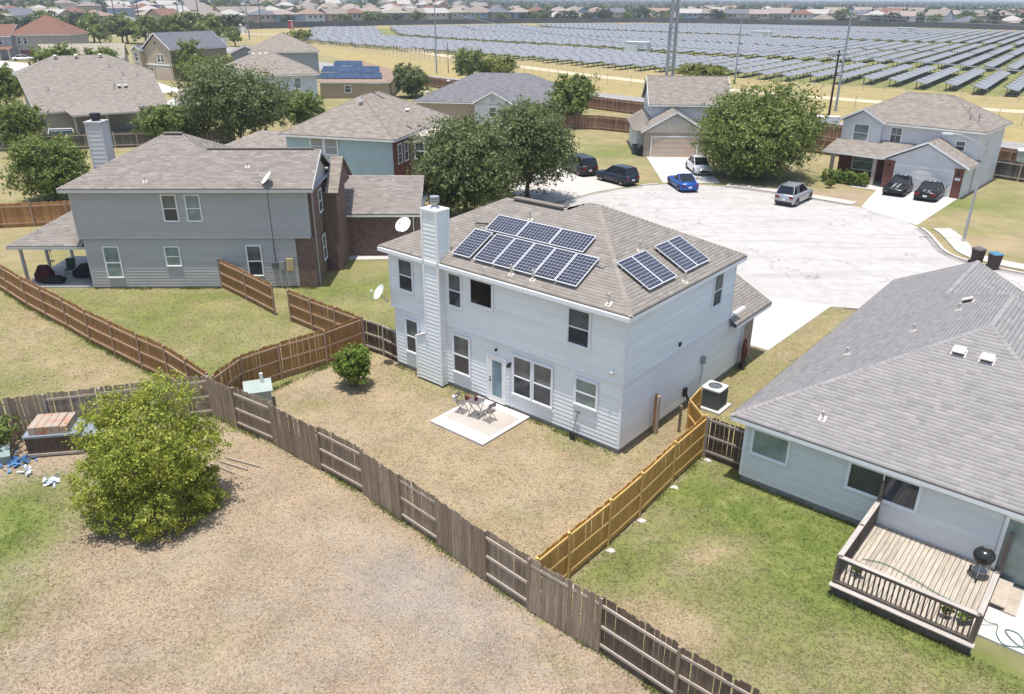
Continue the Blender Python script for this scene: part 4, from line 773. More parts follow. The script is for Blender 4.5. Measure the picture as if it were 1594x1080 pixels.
def midhouse(label, O, yaw, blocks, wins=(), doors=(), extra=None, name='house', trim='white'):
    e = empty(name, (O[0], O[1], O[2] if len(O) > 2 else 0), R(yaw)); tag(e, label, 'house')
    for b in blocks:
        x0, x1, y0, y1, z0, z1, wm, rt, p, ov, rm = b[:11]
        wallbox(e, x0, x1, y0, y1, z0, z1, M_(wm)); ze = z1+.12
        if rt == 'hip':
            pl, ed = hip_planes(x0-ov, x1+ov, y0-ov, y1+ov, ze, p); r = roof(e, pl, M_(rm)); caps(r, ed, M_(rm)); fascia(e, x0-ov, x1+ov, y0-ov, y1+ov, ze, M_(trim), .15)
        elif rt in ('gx', 'gy'):
            ax = rt[1]; ovx, ovy = (ov*.6, ov) if ax == 'x' else (ov, ov*.6)
            pl, ed = gable_planes(x0-ovx, x1+ovx, y0-ovy, y1+ovy, ze, p, ax); r = roof(e, pl, M_(rm)); caps(r, ed, M_(rm)); fascia(e, x0-ovx, x1+ovx, y0-ovy, y1+ovy, ze, M_(trim), .15, 'SN' if ax == 'x' else 'EW', False)
            gm = b[11] if len(b) > 11 else wm; zs = z1-.02
            if ax == 'x':
                h = (y1-y0)/2*p+.0; mid = (y0+y1)/2
                gable_wall(e, [(x0,y1,zs),(x0,y0,zs),(x0,mid,zs+h+.03)], M_(gm)); gable_wall(e, [(x1,y0,zs),(x1,y1,zs),(x1,mid,zs+h+.03)], M_(gm)); xs_ = (x0-ovx, x1+ovx)
                m = MB()
                for x in xs_:
                    m.beam((x,y0-ovy,ze-.1),(x,mid,pl[0][2][2]-.1),.035,.17); m.beam((x,mid,pl[0][2][2]-.1),(x,y1+ovy,ze-.1),.035,.17)
                m.build('rake_board', M_(trim), e)
            else:
                h = (x1-x0)/2*p; mid = (x0+x1)/2
                gable_wall(e, [(x0,y0,zs),(x1,y0,zs),(mid,y0,zs+h+.03)], M_(gm)); gable_wall(e, [(x1,y1,zs),(x0,y1,zs),(mid,y1,zs+h+.03)], M_(gm)); m = MB(); zt = pl[0][2][2]-.1
                for y in (y0-ovy, y1+ovy): m.beam((x0-ovx,y,ze-.1),(mid,y,zt),.035,.17); m.beam((mid,y,zt),(x1+ovx,y,ze-.1),.035,.17)
                m.build('rake_board', M_(trim), e)
        elif rt == 'flat': pass
    for wn in wins:
        face, u, fpos, z, w_, h_ = wn[:6]; gl = wn[6] if len(wn) > 6 else 'glass'; st = wn[7] if len(wn) > 7 else 'sash'
        pos = {'S': (u, fpos-.01, z), 'N': (u+w_, fpos+.01, z), 'E': (fpos+.01, u, z), 'W': (fpos-.01, u+w_, z)}[face]
        window(e, pos, face, w_, h_, gl, 'white', st, .09)
    for d in doors:
        u, fpos, w_, h_, mt = d; m = MB(); m.box(u, u+w_, fpos-.03, fpos+.02, .02, h_); dd = m.build('garage_door' if w_ > 1.5 else 'front_door', M_(mt), e)
        m = MB(); m.box(u-.1,u,fpos-.05,fpos,0,h_+.1); m.box(u+w_,u+w_+.1,fpos-.05,fpos,0,h_+.1); m.box(u,u+w_,fpos-.05,fpos,h_,h_+.1); m.build('door_trim', M_(trim), dd)
        if w_ > 3:
            m = MB()
            for k in range(1, 4): m.box(u,u+w_,fpos-.036,fpos-.03,h_*k/4-.012,h_*k/4+.012)
            m.build('panel_joint', M_('h2trim'), dd)
    if extra: extra(e)
    return e
def shed_roof(e, pts, mat, trim='white', name='porch_roof'): return roof(e, [pts], M_(mat), name=name)
def pillar(e, x, y, z0, z1, mat, w=.3, name='pillar'): m = MB(); m.box(x-w/2,x+w/2,y-w/2,y+w/2,z0,z1); return m.build(name, M_(mat), e)
# tan garage house at the head of the cul-de-sac
def ex6(e):
    roof(e, [[(-1.1,1.0,2.7),(.0,.0,2.7),(.9,4.0,3.9),(.9,10.5,3.9),(-1.1,10.5,2.7)]], M_('roofgrey'), name='side_roof')
    wallbox(e, -.7, .9, 1.6, 10.2, -.1, 2.6, M_('whiteside'))
    m = MB(); m.box(2.9,3.5,-.06,-.02,3.55,4.25); m.build('gable_vent', M_('h2trim'), e)
    m = MB(); m.box(1.1,1.35,-.05,0,2.0,2.3); m.build('wall_lamp', M_('white'), e)
    m = MB(); m.cyl((1.9,3.96,5.0),(1.9,3.9,5.0),.22,n=14); m.build('round_vent', M_('dkmetal'), e)
midhouse('two-storey white house with beige double garage door under a gable, left of the big tree', (14.3,87.0), -3,
    [(0,6.6,0,6.0,-.1,2.6,'bricktan','gy',.58,.35,'roofgrey','cream'), (.9,9.6,4.0,11.0,-.1,5.0,'whiteside','gx',.68,.5,'roofgrey')],
    [('W',5.2,.9,3.5,.75,1.2),('W',8.2,.9,3.5,.75,1.2),('W',4.5,-.7,1.1,.7,1.0),('S',7.2,4.0,3.6,.9,1.2)], [(.85,0,4.9,2.15,'doorbeige')], ex6)
# white house at the right with porch and white garage door
def ex7(e):
    gp, ge = gable_planes(-12.4,-8.0,-.75,2.0,5.42,.52,'y'); r = roof(e, gp, M_('roofgrey'), name='dormer_roof'); wallbox(e, -12.0,-8.35,-.5,.5,2.9,5.3,M_('whiteside')); gable_wall(e, [(-12.0,-.5,5.28),(-8.35,-.5,5.28),(-10.18,-.5,6.3)], M_('whiteside'))
    m = MB(); m.beam((-12.4,-.75,5.3),(-10.2,-.75,6.46),.035,.17); m.beam((-10.2,-.75,6.46),(-8.0,-.75,5.3),.035,.17); m.build('rake_board', M_('white'), e)
    shed_roof(e, [(-12.6,-3.0,2.68),(-6.6,-3.0,2.68),(-5.2,-.02,3.75),(-12.2,-.02,3.75)], 'roofgrey'); m = MB(); m.box(-12.6,-6.7,-3.03,-3.0,2.5,2.66); m.build('fascia', M_('white'), e)
    for x in (-11.6,-7.6): pillar(e, x, -2.7, 0, 2.55, 'beige', .28, 'porch_post')
    for (a, b) in ((-6.6,-5.75),(-.75,0)): wallbox(e, a, b, -3.06, -2.98, -.1, 2.55, M_('brickred'), 'brick_pier')
    wallbox(e, -12, -6.7, -.05, .0, -.1, 2.6, M_('brickred'), 'brick_wall')
    m = MB(); m.cyl((-3.3,-3.02,3.65),(-3.3,-2.98,3.65),.32,n=16); m.build('gable_vent', M_('h3wall'), e)
    m = MB(); m.box(-.60,-.18,-3.09,-3.06,1.55,1.78); m.build('number_plaque', M_('white'), e)
    for x in (-6.2,-.4): m = MB(); m.box(x-.07,x+.07,-3.16,-3.06,2.0,2.25); m.build('wall_lamp', M_('black'), e)
    for (x, y) in ((-1.5,1.0),(-1.9,1.9),(-1.0,1.9),(-.8,1.1)): m = MB(); m.tube([(x,y,5.4+.55*min(y+.4, .4-x)),(x,y,5.4+.55*min(y+.4,.4-x)+.35),(x+.15,y,5.4+.55*min(y+.4,.4-x)+.45)], .03, 5); m.build('bracket', M_('dkmetal'), e)
    for (x0, x1) in ((-11.55,-11.1),(-9.25,-8.8)): m = MB(); m.box(x0,x1,-.54,-.5,3.6,5.0); m.build('shutter', M_('h3wall'), e)
midhouse('white two-storey house with porch, white garage door and red brick piers at right', (41.0,69.9), -43,
    [(-12,0,0,8.0,-.1,5.3,'whiteside','hip',.55,.4,'roofgrey'), (-6.6,0,-3.0,.5,-.1,2.6,'whiteside','gy',.5,.4,'roofgrey')],
    [('S',-10.85,-.5,3.55,1.35,1.5,'glassg'),('S',-7.6,0,3.7,.95,1.3,'glass','grid'),('S',-1.9,0,3.6,.75,.8),('S',-10.6,-.05,.8,1.9,1.6,'glassg')], [(-5.7,-3.0,4.85,2.2,'doorwhite'),(-7.5,-.05,.95,2.1,'glassg')], ex7)
# aqua house behind the grey one
def ex4(e):
    wallbox(e, 9.62, 9.7, .02, 3.4, -.1, 5.35, M_('brickred'), 'brick_wall'); wallbox(e, -9.5, .3, 2.0, 9, -.1, 2.8, M_('aqua'))
    pl, ed = hip_planes(-10,.4,1.5,9.5,2.9,.45); roof(e, pl, M_('rooftan'), name='garage_roof')
    wallbox(e, 9.6, 11.6, 3.4, 9.5, -.1, 5.3, M_('beige')); m = MB(); m.cyl((5.3,3.6,7.3),(5.3,3.6,7.9),.13,n=10); m.cyl((5.3,3.6,7.85),(5.3,3.6,8.0),.2,.1,10); m.build('flue', M_('metal'), e)
    box_vent(e, (3.3,3.4,7.2), (.42,0,0)); box_vent(e, (9.4,4.0,7.2), (.42,0,0)); m = MB(); m.beam((4.3,7.0,8.92),(5.8,7.0,8.92),.3,.08); m.build('ridge_vent', M_('roofgrey'), e)
midhouse('pale aqua two-storey house with hip roof and red brick side, behind the grey house', (-19.0,66.8), -16,
    [(0,9.65,0,13.0,-.1,5.4,'aqua','hip',.52,.4,'rooftan')],
    [('S',2.3,0,4.0,1.1,1.25,'blind'),('S',3.6,0,4.0,1.1,1.25,'blind'),('E',.9,9.7,3.4,.7,1.5),('E',2.2,9.7,3.4,.7,1.5),('S',10.2,3.4,3.4,.8,1.3)], [], ex4)
# charcoal-roofed house behind the oaks
def ex5(e):
    gp, ge = gable_planes(8.1,13.9,-1.6,4.4,2.75,.55,'y'); roof(e, gp, M_('roofdark'), name='gable_roof'); wallbox(e, 8.5,13.5,-1.3,1,-.1,2.7,M_('whiteside')); gable_wall(e, [(8.5,-1.3,2.6),(13.5,-1.3,2.6),(11,-1.3,4.1)], M_('whiteside'))
    m = MB(); m.beam((8.1,-1.6,2.65),(11,-1.6,4.25),.04,.2); m.beam((11,-1.6,4.25),(13.9,-1.6,2.65),.04,.2); m.build('rake_board', M_('white'), e)
    m = MB(); m.box(10.7,11.3,-1.36,-1.3,3.0,3.6); m.build('gable_vent', M_('h2trim'), e); window(e, (10.6,-1.33,.9), 'S', .9, 1.3, 'glass', 'white', 'sash', .08)
    box_vent(e, (3.5,5.2,4.9), (.4,0,0)); box_vent(e, (1.0,2.2,3.6), (.4,0,0)); m = MB(); m.beam((7.0,3.6,4.35),(9.4,3.6,4.35),.3,.08); m.build('ridge_vent', M_('dkmetal'), e)
midhouse('charcoal-roofed house with white front gable behind the large oak trees', (-13.5,113.5), -8,
    [(0,22,0,14.4,-.1,2.6,'pinktan','hip',.43,.45,'roofdark')], [], [], ex5)
# long brown-roofed house top left with lean-to rear roof
def ex8(e):
    A, B = (-.4,-.4,2.75), (15.1,-.4,2.75); C_, D = (4.0,11.6,8.55), (10.7,11.6,8.55); E_, F_ = (-.8,7.6,6.55), (15.5,7.6,6.55); Gb, Hb = (-.8,15.8,6.3), (15.5,15.8,6.3)
    r = roof(e, [[A,B,F_,D,C_,E_],[Gb,E_,C_],[F_,Hb,D],[Hb,Gb,C_,D]], M_('roofgrey')); caps(r, [(C_,D),(E_,C_),(F_,D)], M_('roofgrey'))
    m = MB(); m.box(-.4,15.1,-.44,-.4,2.55,2.72); m.beam((-.8,7.6,6.4),(-.4,-.4,2.65),.05,.2); m.beam((-.8,7.6,6.42),(-.8,15.8,6.2),.05,.18); m.build('fascia', M_('h2trim'), e)
    wallbox(e, 0,14.7,0,15.4,-.1,2.7,M_('greytan')); m = MB(); m.add([(0,.1,2.7),(0,7.8,6.3),(0,15.4,6.2),(0,15.4,2.7),(14.7,.1,2.7),(14.7,7.8,6.3),(14.7,15.4,6.2),(14.7,15.4,2.7)], [(0,1,2,3)[::-1],(4,5,6,7),(0,4,5,1)[::-1],(2,6,7,3)[::-1]]); m.build('upper_wall', M_('greytan'), e)
    roof(e, [[(3.0,-4.6,2.7),(10.9,-4.6,2.7),(7.1,-.2,3.75),(6.8,-.2,3.75)],[(10.9,-4.6,2.7),(11.3,-.3,2.9),(7.1,1.4,3.9),(6.9,-.3,3.75)],[(2.8,-.3,2.9),(3.0,-4.6,2.7),(6.8,-.2,3.75),(6.9,1.4,3.9)]], M_('roofgrey'), name='patio_roof'); m = MB(); m.box(3.0,10.9,-4.64,-4.6,2.5,2.68); m.build('patio_fascia', M_('h2trim'), e)
    for x in (3.3,6.9,10.6): pillar(e, x, -4.3, 0, 2.5, 'beige', .2, 'post')
    for y in (9.0,12.0): window(e, (-.02,y+.9,3.9), 'W', .8, 1.5, 'glass', 'white', 'sash', .08)
    for (x, y) in ((4.3,10.9),(6.8,10.9),(9.8,10.9),(10.3,3.9),(11.1,3.9)): box_vent(e, (x,y,2.95+.5*(y+.2)), (.45,0,0))
    for (x, y) in ((2.0,4.2),(9.8,4.4),(11.5,6.5),(13.2,6.2),(9.6,3.6),(10.3,8.4)): m = MB(); m.cyl((x,y,2.9+.5*y),(x,y,3.3+.5*y),.09,n=6); m.build('vent_pipe', M_('pvc'), e)
    m = MB(); m.box(0,0,0,0,0,0) if False else None
e8 = empty('house', (-58.5,99.6,0), R(35)); tag(e8, 'large grey-brown roofed house with rear patio roof in the upper left', 'house'); ex8(e8)
# more houses in the middle distance, left half
midhouse('two-storey house with red-brown hip roof and gables at far upper left', (-136,227), 8, [(0,15,0,14,-.1,6.2,'greytan','hip',.62,.5,'roofred'),(-7.5,.5,-1.5,9,-.1,5.9,'bluegrey','gx',.5,.4,'roofred')],
    [('S',-6.3,-1.5,3.8,.9,1.7),('S',-4.5,-1.5,3.8,.9,1.7),('S',-2.7,-1.5,3.8,.9,1.7),('S',1.4,0,3.9,.9,1.8),('S',3.0,0,3.9,.9,1.8)], [(1.5,0,4.0,2.5,'doorbrown')], lambda e: [roof(e, [[(-8.6,-4.6,2.7),(.8,-4.6,2.7),(.8,-1.4,3.5),(-8.2,-1.4,3.5)]], M_('roofred'), name='porch_roof')]+[pillar(e, x, -4.2, 0, 2.6, 'beige', .4, 'porch_post') for x in (-8,-5,-2,.4)])
midhouse('low house with plain pale olive-tan roof at upper left', (-97,190), 20, [(-10.5,7,0,13,-.1,2.7,'greytan','gx',.42,.5,'roofolive')], [('S',-8,0,1,1.2,1.2)])
midhouse('tan two-storey house with charcoal gable roof left of the large tree', (-69.6,168.9), -32, [(-8.6,0,0,14,-.1,5.9,'tanside','gy',.66,.45,'roofslate'),(-11.2,-8.5,-1.0,7,-.1,5.6,'tanside','gy',.5,.35,'roofslate')],
    [('S',-4.4,0,3.5,.9,1.5),('S',-3.3,0,3.5,.9,1.5),('S',-10.5,-1,3.5,1.0,1.8)], [(-5.2,0,4.4,2.3,'doorbeige'),(-7.6,0,1.2,2.3,'dkdoor')], lambda e: [MB().box(-8.65,.05,-.1,-.0,2.85,3.1).build('belt_board', M_('white'), e), MB().box(-4.8,-4.2,-.05,0,7.0,7.35).build('gable_vent', M_('dkmetal'), e)])
midhouse('grey-sided house with tan hip roof next to the dry field', (-54,171), 16, [(0,13.5,0,13,-.1,5.4,'bluegrey','hip',.48,.5,'rooftan'),(-4,2,2,9,-.1,5.0,'greyside','gy',.45,.4,'rooftan')], [('S',.8,0,3.4,.9,1.4)])
midhouse('grey two-storey house with tan hip roof behind the dark round tree', (-42,118), 20, [(0,13.5,0,12.6,-.1,5.4,'paleblue','hip',.45,.5,'rooftan'),(-6,.5,-4,5,-.1,2.6,'greytan','hip',.45,.4,'rooftan')], [('S',10.3,0,3.5,.85,1.5,'glassg')], [], lambda e: [box_vent(e, (5.2+k*.9,5.4,8.0), (.42,0,0)) for k in range(3)])
def ex14(e):
    for (a, b, c, d) in ((-.2,10.6,.5,2.5),(-.2,10.0,2.6,4.7),(1.6,6.8,4.8,6.6)):
        m = MB(); y = lambda t: 2.72+.40*(t+.4)+.12; m.poly([(a,c,y(c)),(b,c,y(c)),(b-.3,d,y(d)),(a+.2,d,y(d))], uv=[(0,0),((b-a)/2,0),((b-a)/2,1),(0,1)]); m.build('solar_panel', M_('bluesolar'), e)
midhouse('tan single-storey house with brown roof covered in blue solar panels', (-33,140), 2, [(0,11.8,0,17,-.1,2.6,'tanside','hip',.40,.4,'roofbrown')], [('S',4.2,0,1.0,1.0,1.1)], [], ex14)
# ---------------------------------------------------------------- wooden fences: one object per board, rail and post
_fm = {}
def fmesh(kind, mat, a, b, c):
    key = (kind, mat, round(a, 3), round(b, 3), round(c, 3))
    if key not in _fm:
        m = MB()
        if kind == 'board':   # dog-eared picket, local z up
            w_, t, h = a, b, c; k = .025; P = [(-w_/2,0),(w_/2,0),(w_/2,h-k),(w_/2-k,h),(-w_/2+k,h),(-w_/2,h-k)]
            n = len(P); m.add([(x,-t/2,z) for x, z in P]+[(x,t/2,z) for x, z in P], [tuple(range(n)), tuple(range(2*n-1, n-1, -1))]+[(i, n+i, n+(i+1) % n, (i+1) % n) for i in range(n)])
        else: m.box(-a/2, a/2, -b/2, b/2, 0, c)
        _fm[key] = m.mesh(kind, M_(mat))
    return _fm[key]
def fence(label, pts, sides, wood_, rail_, h=1.83, alt=None, bw=.14, lean=.0, gaps=(), post_=None, missing=.0, seed=1, postdz=.02, railz=(.28,.93,1.6)):
    """pts: post positions; sides[i]: +1 boards on the left of the walking direction, -1 on the right"""
    rs = random.Random(seed); e = empty('wooden_fence', (pts[0][0], pts[0][1], 0)); tag(e, label, 'fence', 'wooden fences'); O = Vector((pts[0][0], pts[0][1], 0))
    for i, p in enumerate(pts):
        if i in gaps and False: continue
        q = pts[min(i+1, len(pts)-1)] if i < len(pts)-1 else pts[i]; b = pts[max(i-1, 0)]; ang = math.atan2(q[1]-b[1], q[0]-b[0])
        place('post', fmesh('post', post_ or rail_, .09, .09, h+postdz), e, Vector((p[0], p[1], 0))-O, (rs.uniform(-.012,.012), rs.uniform(-.012,.012), ang))
    for i in range(len(pts)-1):
        if i in gaps: continue
        p, q = Vector((*pts[i], 0)), Vector((*pts[i+1], 0)); L = (q-p).length; d = (q-p)/L; ang = math.atan2(d.y, d.x); n = Vector((-d.y, d.x, 0)); s = sides[i] if i < len(sides) else sides[-1]; tilt = rs.uniform(-lean, lean)
        for z in railz:
            jz = rs.uniform(-.02,.02); place('rail', fmesh('rail', rail_, .085, .038, L-.02), e, p-O+n*(s*.064)*.0+Vector((0,0,z+jz))+d*.01, (Matrix.Rotation(ang, 3, 'Z') @ Matrix.Rotation(math.pi/2, 3, 'Y')).to_euler())
        nb = int(L/(bw+.006)); st = L/nb; wd_ = alt[1] if alt and i >= alt[0] else wood_
        for k in range(nb):
            if rs.random() < missing: continue
            c = p+d*(st*(k+.5))+n*(s*.035); dz = rs.uniform(-.03,.03); place('board', fmesh('board', wd_, bw, .016, h+round(rs.choice([0,0,.02,-.02]), 3)), e, c-O+Vector((0,0,.03+dz)), (tilt+rs.uniform(-.006,.006), rs.uniform(-.018,.018), ang))
    return e
def lin(a, b, n): return [(a[0]+(b[0]-a[0])*i/n, a[1]+(b[1]-a[1])*i/n) for i in range(n+1)]
J0 = (-12.38, 28.45)
# long weathered fence across the foreground, panels alternately showing boards or rails
F1 = [J0,(-11.05,27.45),(-9.2,26.2),(-7.0,24.4),(-5.15,22.9),(-3.65,21.4),(-2.3,20.1),(-.75,18.45),(.5,17.25),(2.33,15.7),(4.05,14.05),(5.75,12.55),(7.4,11.1)]
fence('long weathered grey fence with alternating board and rail panels across the foreground', F1, [-1,1,-1,1,-1,1,-1,1,-1,1,1,1], 'oldwood', 'oldrail', lean=.03, seed=3, post_='oldwood', alt=(9, 'brownold'))
fence('weathered grey fence with gaps behind the wooden chest and the yellow-green tree', lin((-23.5,25.35), (-20.1,26.25), 2)[:2]+lin((-20.1,26.25), J0, 4), [1,1,-1,-1,1], 'oldwood', 'oldrail', lean=.04, seed=4, missing=0)
F3 = lin((-35.6,48.2), (-29.2,42.6), 3)[:3]+[(-29.2,42.6),(-27,40.65),(-25.1,39.1),(-23.1,37.5),(-21.1,35.8),(-19.15,34.3),(-17.2,32.8),(-15.4,31.5),(-13.9,30.1),(-12.5,28.75)]
fence('long brown fence with posts facing the camera running to the left edge', F3, [1]*20, 'brownwood', 'brownrail', h=1.83, seed=5)
fence('brown fence between the white house yard and the grey house yard', [(-12.25,28.65),(-11.75,30.55),(-10.5,31.9),(-8.75,33.4),(-7.3,35.1)], [1]*5, 'brownwood', 'brownrail', h=1.78, seed=6)
fence('short brown fence section between the grey house and the white house', [(-7.4,35.15),(-8.9,36.4),(-10.4,37.6),(-11.85,38.85)], [-1]*4, 'brownwood', 'brownrail', h=1.78, seed=7)
fence('brown fence section ending beside the grey house utility boxes', [(-12.95,39.7),(-15.2,42.0),(-17.35,44.1)], [-1]*3, 'brownwood', 'brownrail', h=1.78, seed=8)
fence('dark grey fence joining the white house left corner', [(-7.25,35.2),(-6.2,34.45),(-5.35,33.6)], [1,1], 'darkwood', 'oldrail', h=1.6, seed=9)
fence('new yellow pine fence dividing the two back yards', [(.72,17.35),(1.68,18.5),(3.06,20.12),(4.28,21.65),(5.74,23.6),(7.26,25.5)], [1]*6, 'newwood', 'newrail', h=1.76, seed=10)
fence('short new pine return beside the white house side gate', [(7.2,25.55),(6.95,27.0),(7.65,28.1)], [-1,1], 'newwood', 'newrail', h=1.5, seed=11)
fence('dark short fence joining the grey-roofed house wall', [(7.32,25.45),(8.55,24.42)], [1], 'darkwood', 'darkrail', h=1.7, seed=12, bw=.085)
e = empty('gate_post', (5.72,27.2,0), Y1); tag(e, 'worn brown gate post standing against the white house side wall', 'post'); m = MB(); m.box(-.08,.02,-.06,.06,0,1.75); m.build('post', M_('brownwood'), e); m = MB(); m.box(.03,.12,-.06,.06,0,1.7); m.build('side_post', M_('oldrail'), e)
e = place('gate_post', fmesh('post','oldwood',.1,.1,1.2), None, (6.72,27.3,0)); tag(e, 'short grey gate post at the end of the new pine fence', 'post')
k = 0
for p in ((1.66,18.3),(3.05,19.95),(4.25,21.5),(5.72,23.45),(7.32,25.25),(8.45,24.1)):   # concrete splashes at the post feet
    m = MB(); n = 10; rs = random.Random(k); k += 1; ring = [(p[0]+.10+.16*math.cos(t*.628)*rs.uniform(.6,1.2), p[1]-.05+.12*math.sin(t*.628)*rs.uniform(.6,1.2)) for t in range(n)]
    m.poly([(x, y, .008) for x, y in ring]); m.add([(x, y, .008) for x, y in ring]+[(p[0]+.08, p[1]-.04, .09)], [(i, (i+1) % n, n) for i in range(n)]); tag(m.build('concrete_footing', M_('drive')), kind='structure')
# simpler, more distant fences (their pickets are too small to tell apart singly)
def far_fence(label, pts, wm, rm, h=1.83, pitch=.16, posts=2.4, group='fences in the background'):
    e = empty('background_fence', (pts[0][0], pts[0][1], 0)); tag(e, label, 'fence', group); O = Vector((pts[0][0], pts[0][1], 0)); m = MB(); r_ = MB(); ps = MB(); rs = random.Random(len(label))
    for i in range(len(pts)-1):
        p, q = Vector((*pts[i], 0))-O, Vector((*pts[i+1], 0))-O; L = (q-p).length; d = (q-p)/L; n = Vector((-d.y, d.x, 0)); c = int(L/pitch)
        for k in range(c):
            a = p+d*(L*k/c); b = p+d*(L*(k+.95)/c); hh = h+rs.uniform(-.03,.03); o_ = n*rs.uniform(0,.012)
            m.add([a+o_, b+o_, b+o_+Vector((0,0,hh)), a+o_+Vector((0,0,hh)), a+o_+n*.02, b+o_+n*.02, b+o_+n*.02+Vector((0,0,hh)), a+o_+n*.02+Vector((0,0,hh))], [(0,1,2,3),(5,4,7,6),(3,2,6,7)])
        for z in (.3, h*.85): r_.beam(p-n*.03+Vector((0,0,z)), q-n*.03+Vector((0,0,z)), .05, .09)
        for k in range(int(L/posts)+1): a = p+d*min(L, k*posts)-n*.06; ps.box(a.x-.05,a.x+.05,a.y-.05,a.y+.05,0,h+.02)
    tag(m.build('boards', M_(wm), e), kind='stuff'); r_.build('rail', M_(rm), e); ps.build('posts', M_(rm), e); return e
t = NT('plank_brown'); r = island(t); t.base(t.ramp(r, [(0, (.17,.095,.06)), (.5, (.23,.135,.09)), (1, (.29,.18,.12))])); G_['plankbrown'] = t.fin(.85, .15)
t = NT('plank_orange'); r = island(t); t.base(t.ramp(r, [(0, (.30,.15,.06)), (.5, (.38,.20,.085)), (1, (.44,.25,.11))])); G_['plankorange'] = t.fin(.85, .15)
t = NT('plank_dark'); r = island(t); t.base(t.ramp(r, [(0, (.07,.065,.06)), (.5, (.11,.10,.095)), (1, (.15,.14,.13))])); G_['plankdark'] = t.fin(.85, .15)
far_fence('orange-brown fence at the left edge behind the covered patio', [(-46,55.6),(-38.4,57.0),(-33.0,58.3)], 'plankorange', 'brownrail')
far_fence('brown fence between the oaks and the beige garage house', [(4.6,105.5),(7.9,107),(11.5,106),(15.3,103.2)], 'plankbrown', 'brownrail')
far_fence('long reddish fence along the road behind the houses', [(-40,186),(-12,154.5),(-2,144.2),(15.8,123.8),(38,100.4),(41.8,95.6),(52.5,80.6),(75,52)], 'plankbrown', 'brownrail', 1.9)
far_fence('dark grey fence behind the lawn right of the white garage', [(43.2,77.0),(45.5,78.8),(49,74.3),(56,65)], 'plankdark', 'oldrail')
far_fence('brown fence left of the white house porch', [(28.5,94.5),(33.2,90.8),(36.8,86.8)], 'plankbrown', 'brownrail')
far_fence('dark fence in front of the large grey-brown roofed house', [(-58,88.5),(-52.5,89.2),(-40.5,92.5),(-33,95)], 'plankdark', 'oldrail', 1.8)
# ---------------------------------------------------------------- trees
G_['leaf_lemon'] = leafmat('citrus_leaf', [(.10,.15,.022),(.19,.25,.036),(.31,.36,.055),(.46,.47,.08)], .45)
G_['leaf_oak'] = leafmat('live_oak_leaf', [(.058,.08,.028),(.092,.122,.042),(.135,.168,.058),(.20,.23,.085)], .38)
G_['leaf_grn'] = leafmat('mid_green_leaf', [(.07,.105,.024),(.115,.16,.036),(.172,.218,.05),(.25,.29,.075)], .4)
G_['leaf_brt'] = leafmat('bright_green_leaf', [(.075,.125,.016),(.115,.18,.024),(.165,.24,.035),(.22,.29,.05)], .3)
G_['leaf_yel'] = leafmat('yellow_green_leaf', [(.10,.13,.02),(.15,.18,.03),(.20,.225,.04),(.26,.27,.06)], .25)
G_['leaf_far'] = leafmat('distant_leaf', [(.035,.05,.026),(.05,.07,.034),(.07,.092,.045),(.09,.11,.055)], .15)
def leaves(blobs, n, size, seed, clump=14, inner=.55, flat=.35, ragged=.14):
    g = np.random.default_rng(seed); B = np.array(blobs, float); wt = B[:, 3]*B[:, 4]*B[:, 5]; wt = wt**.75; wt /= wt.sum()
    nc = max(6, n//clump); bi = g.choice(len(B), nc, p=wt); d = g.normal(size=(nc, 3)); d /= np.linalg.norm(d, axis=1)[:, None]
    rad = inner+(1-inner)*np.sqrt(g.random(nc)); rad *= 1+ragged*g.normal(size=nc)
    c = B[bi, :3]+d*B[bi, 3:6]*rad[:, None]; sg = (B[bi, 3:6].mean(1)*(.07+.10*g.random(nc)))[:, None]
    sc = 2.6/max(.6, B[:, 3].mean()); ph = g.random(3)*6; hole = np.sin(c[:, 0]*sc*1.9+ph[0])*np.sin(c[:, 1]*sc*2.2+ph[1])*np.sin(c[:, 2]*sc*2.4+ph[2]); kp = hole < .30; c, d, sg, nc = c[kp], d[kp], sg[kp], int(kp.sum())
    ci = g.integers(0, nc, n); P = c[ci]+g.normal(size=(n, 3))*sg[ci]*np.array([1, 1, .8]); D = d[ci]+g.normal(size=(n, 3))*.75+np.array([0, 0, flat]); D /= np.linalg.norm(D, axis=1)[:, None]
    P[:, 2] = np.maximum(P[:, 2], .06+.1*g.random(n))
    a = np.cross(D, g.normal(size=(n, 3))); a /= np.linalg.norm(a, axis=1)[:, None]; b = np.cross(D, a); s = size*(.6+.8*g.random(n))[:, None]
    q = np.stack([P+a*s*.5, P+b*s*.27+D*s*.05, P-a*s*.5, P-b*s*.27+D*s*.05], 1).reshape(-1, 3)
    return q, np.arange(n*4).reshape(-1, 4)
def trunk_mesh(h, r, blobs, seed, name='trunk', nl=11):
    rs = random.Random(seed); m = MB(); m.tube([(0,0,-.1),(rs.uniform(-.1,.1)*r*4,rs.uniform(-.1,.1)*r*4,h*.5),(0,0,h)], [r*1.25, r*.95, r*.75], 8)
    for k in range(nl):
        b = blobs[k % len(blobs)]; t = Vector((b[0], b[1], b[2]))+Vector((rs.uniform(-.5,.5)*b[3], rs.uniform(-.5,.5)*b[4], rs.uniform(-.1,.5)*b[5])); s = Vector((0, 0, h*rs.uniform(.75,1))); mid = s.lerp(t, .5)+Vector((rs.uniform(-.1,.1), rs.uniform(-.1,.1), -.12*b[5]))
        m.tube([s, mid, t], [r*.5, r*.3, r*.1], 6)
    return m.mesh(name, M_('barkd'), True)
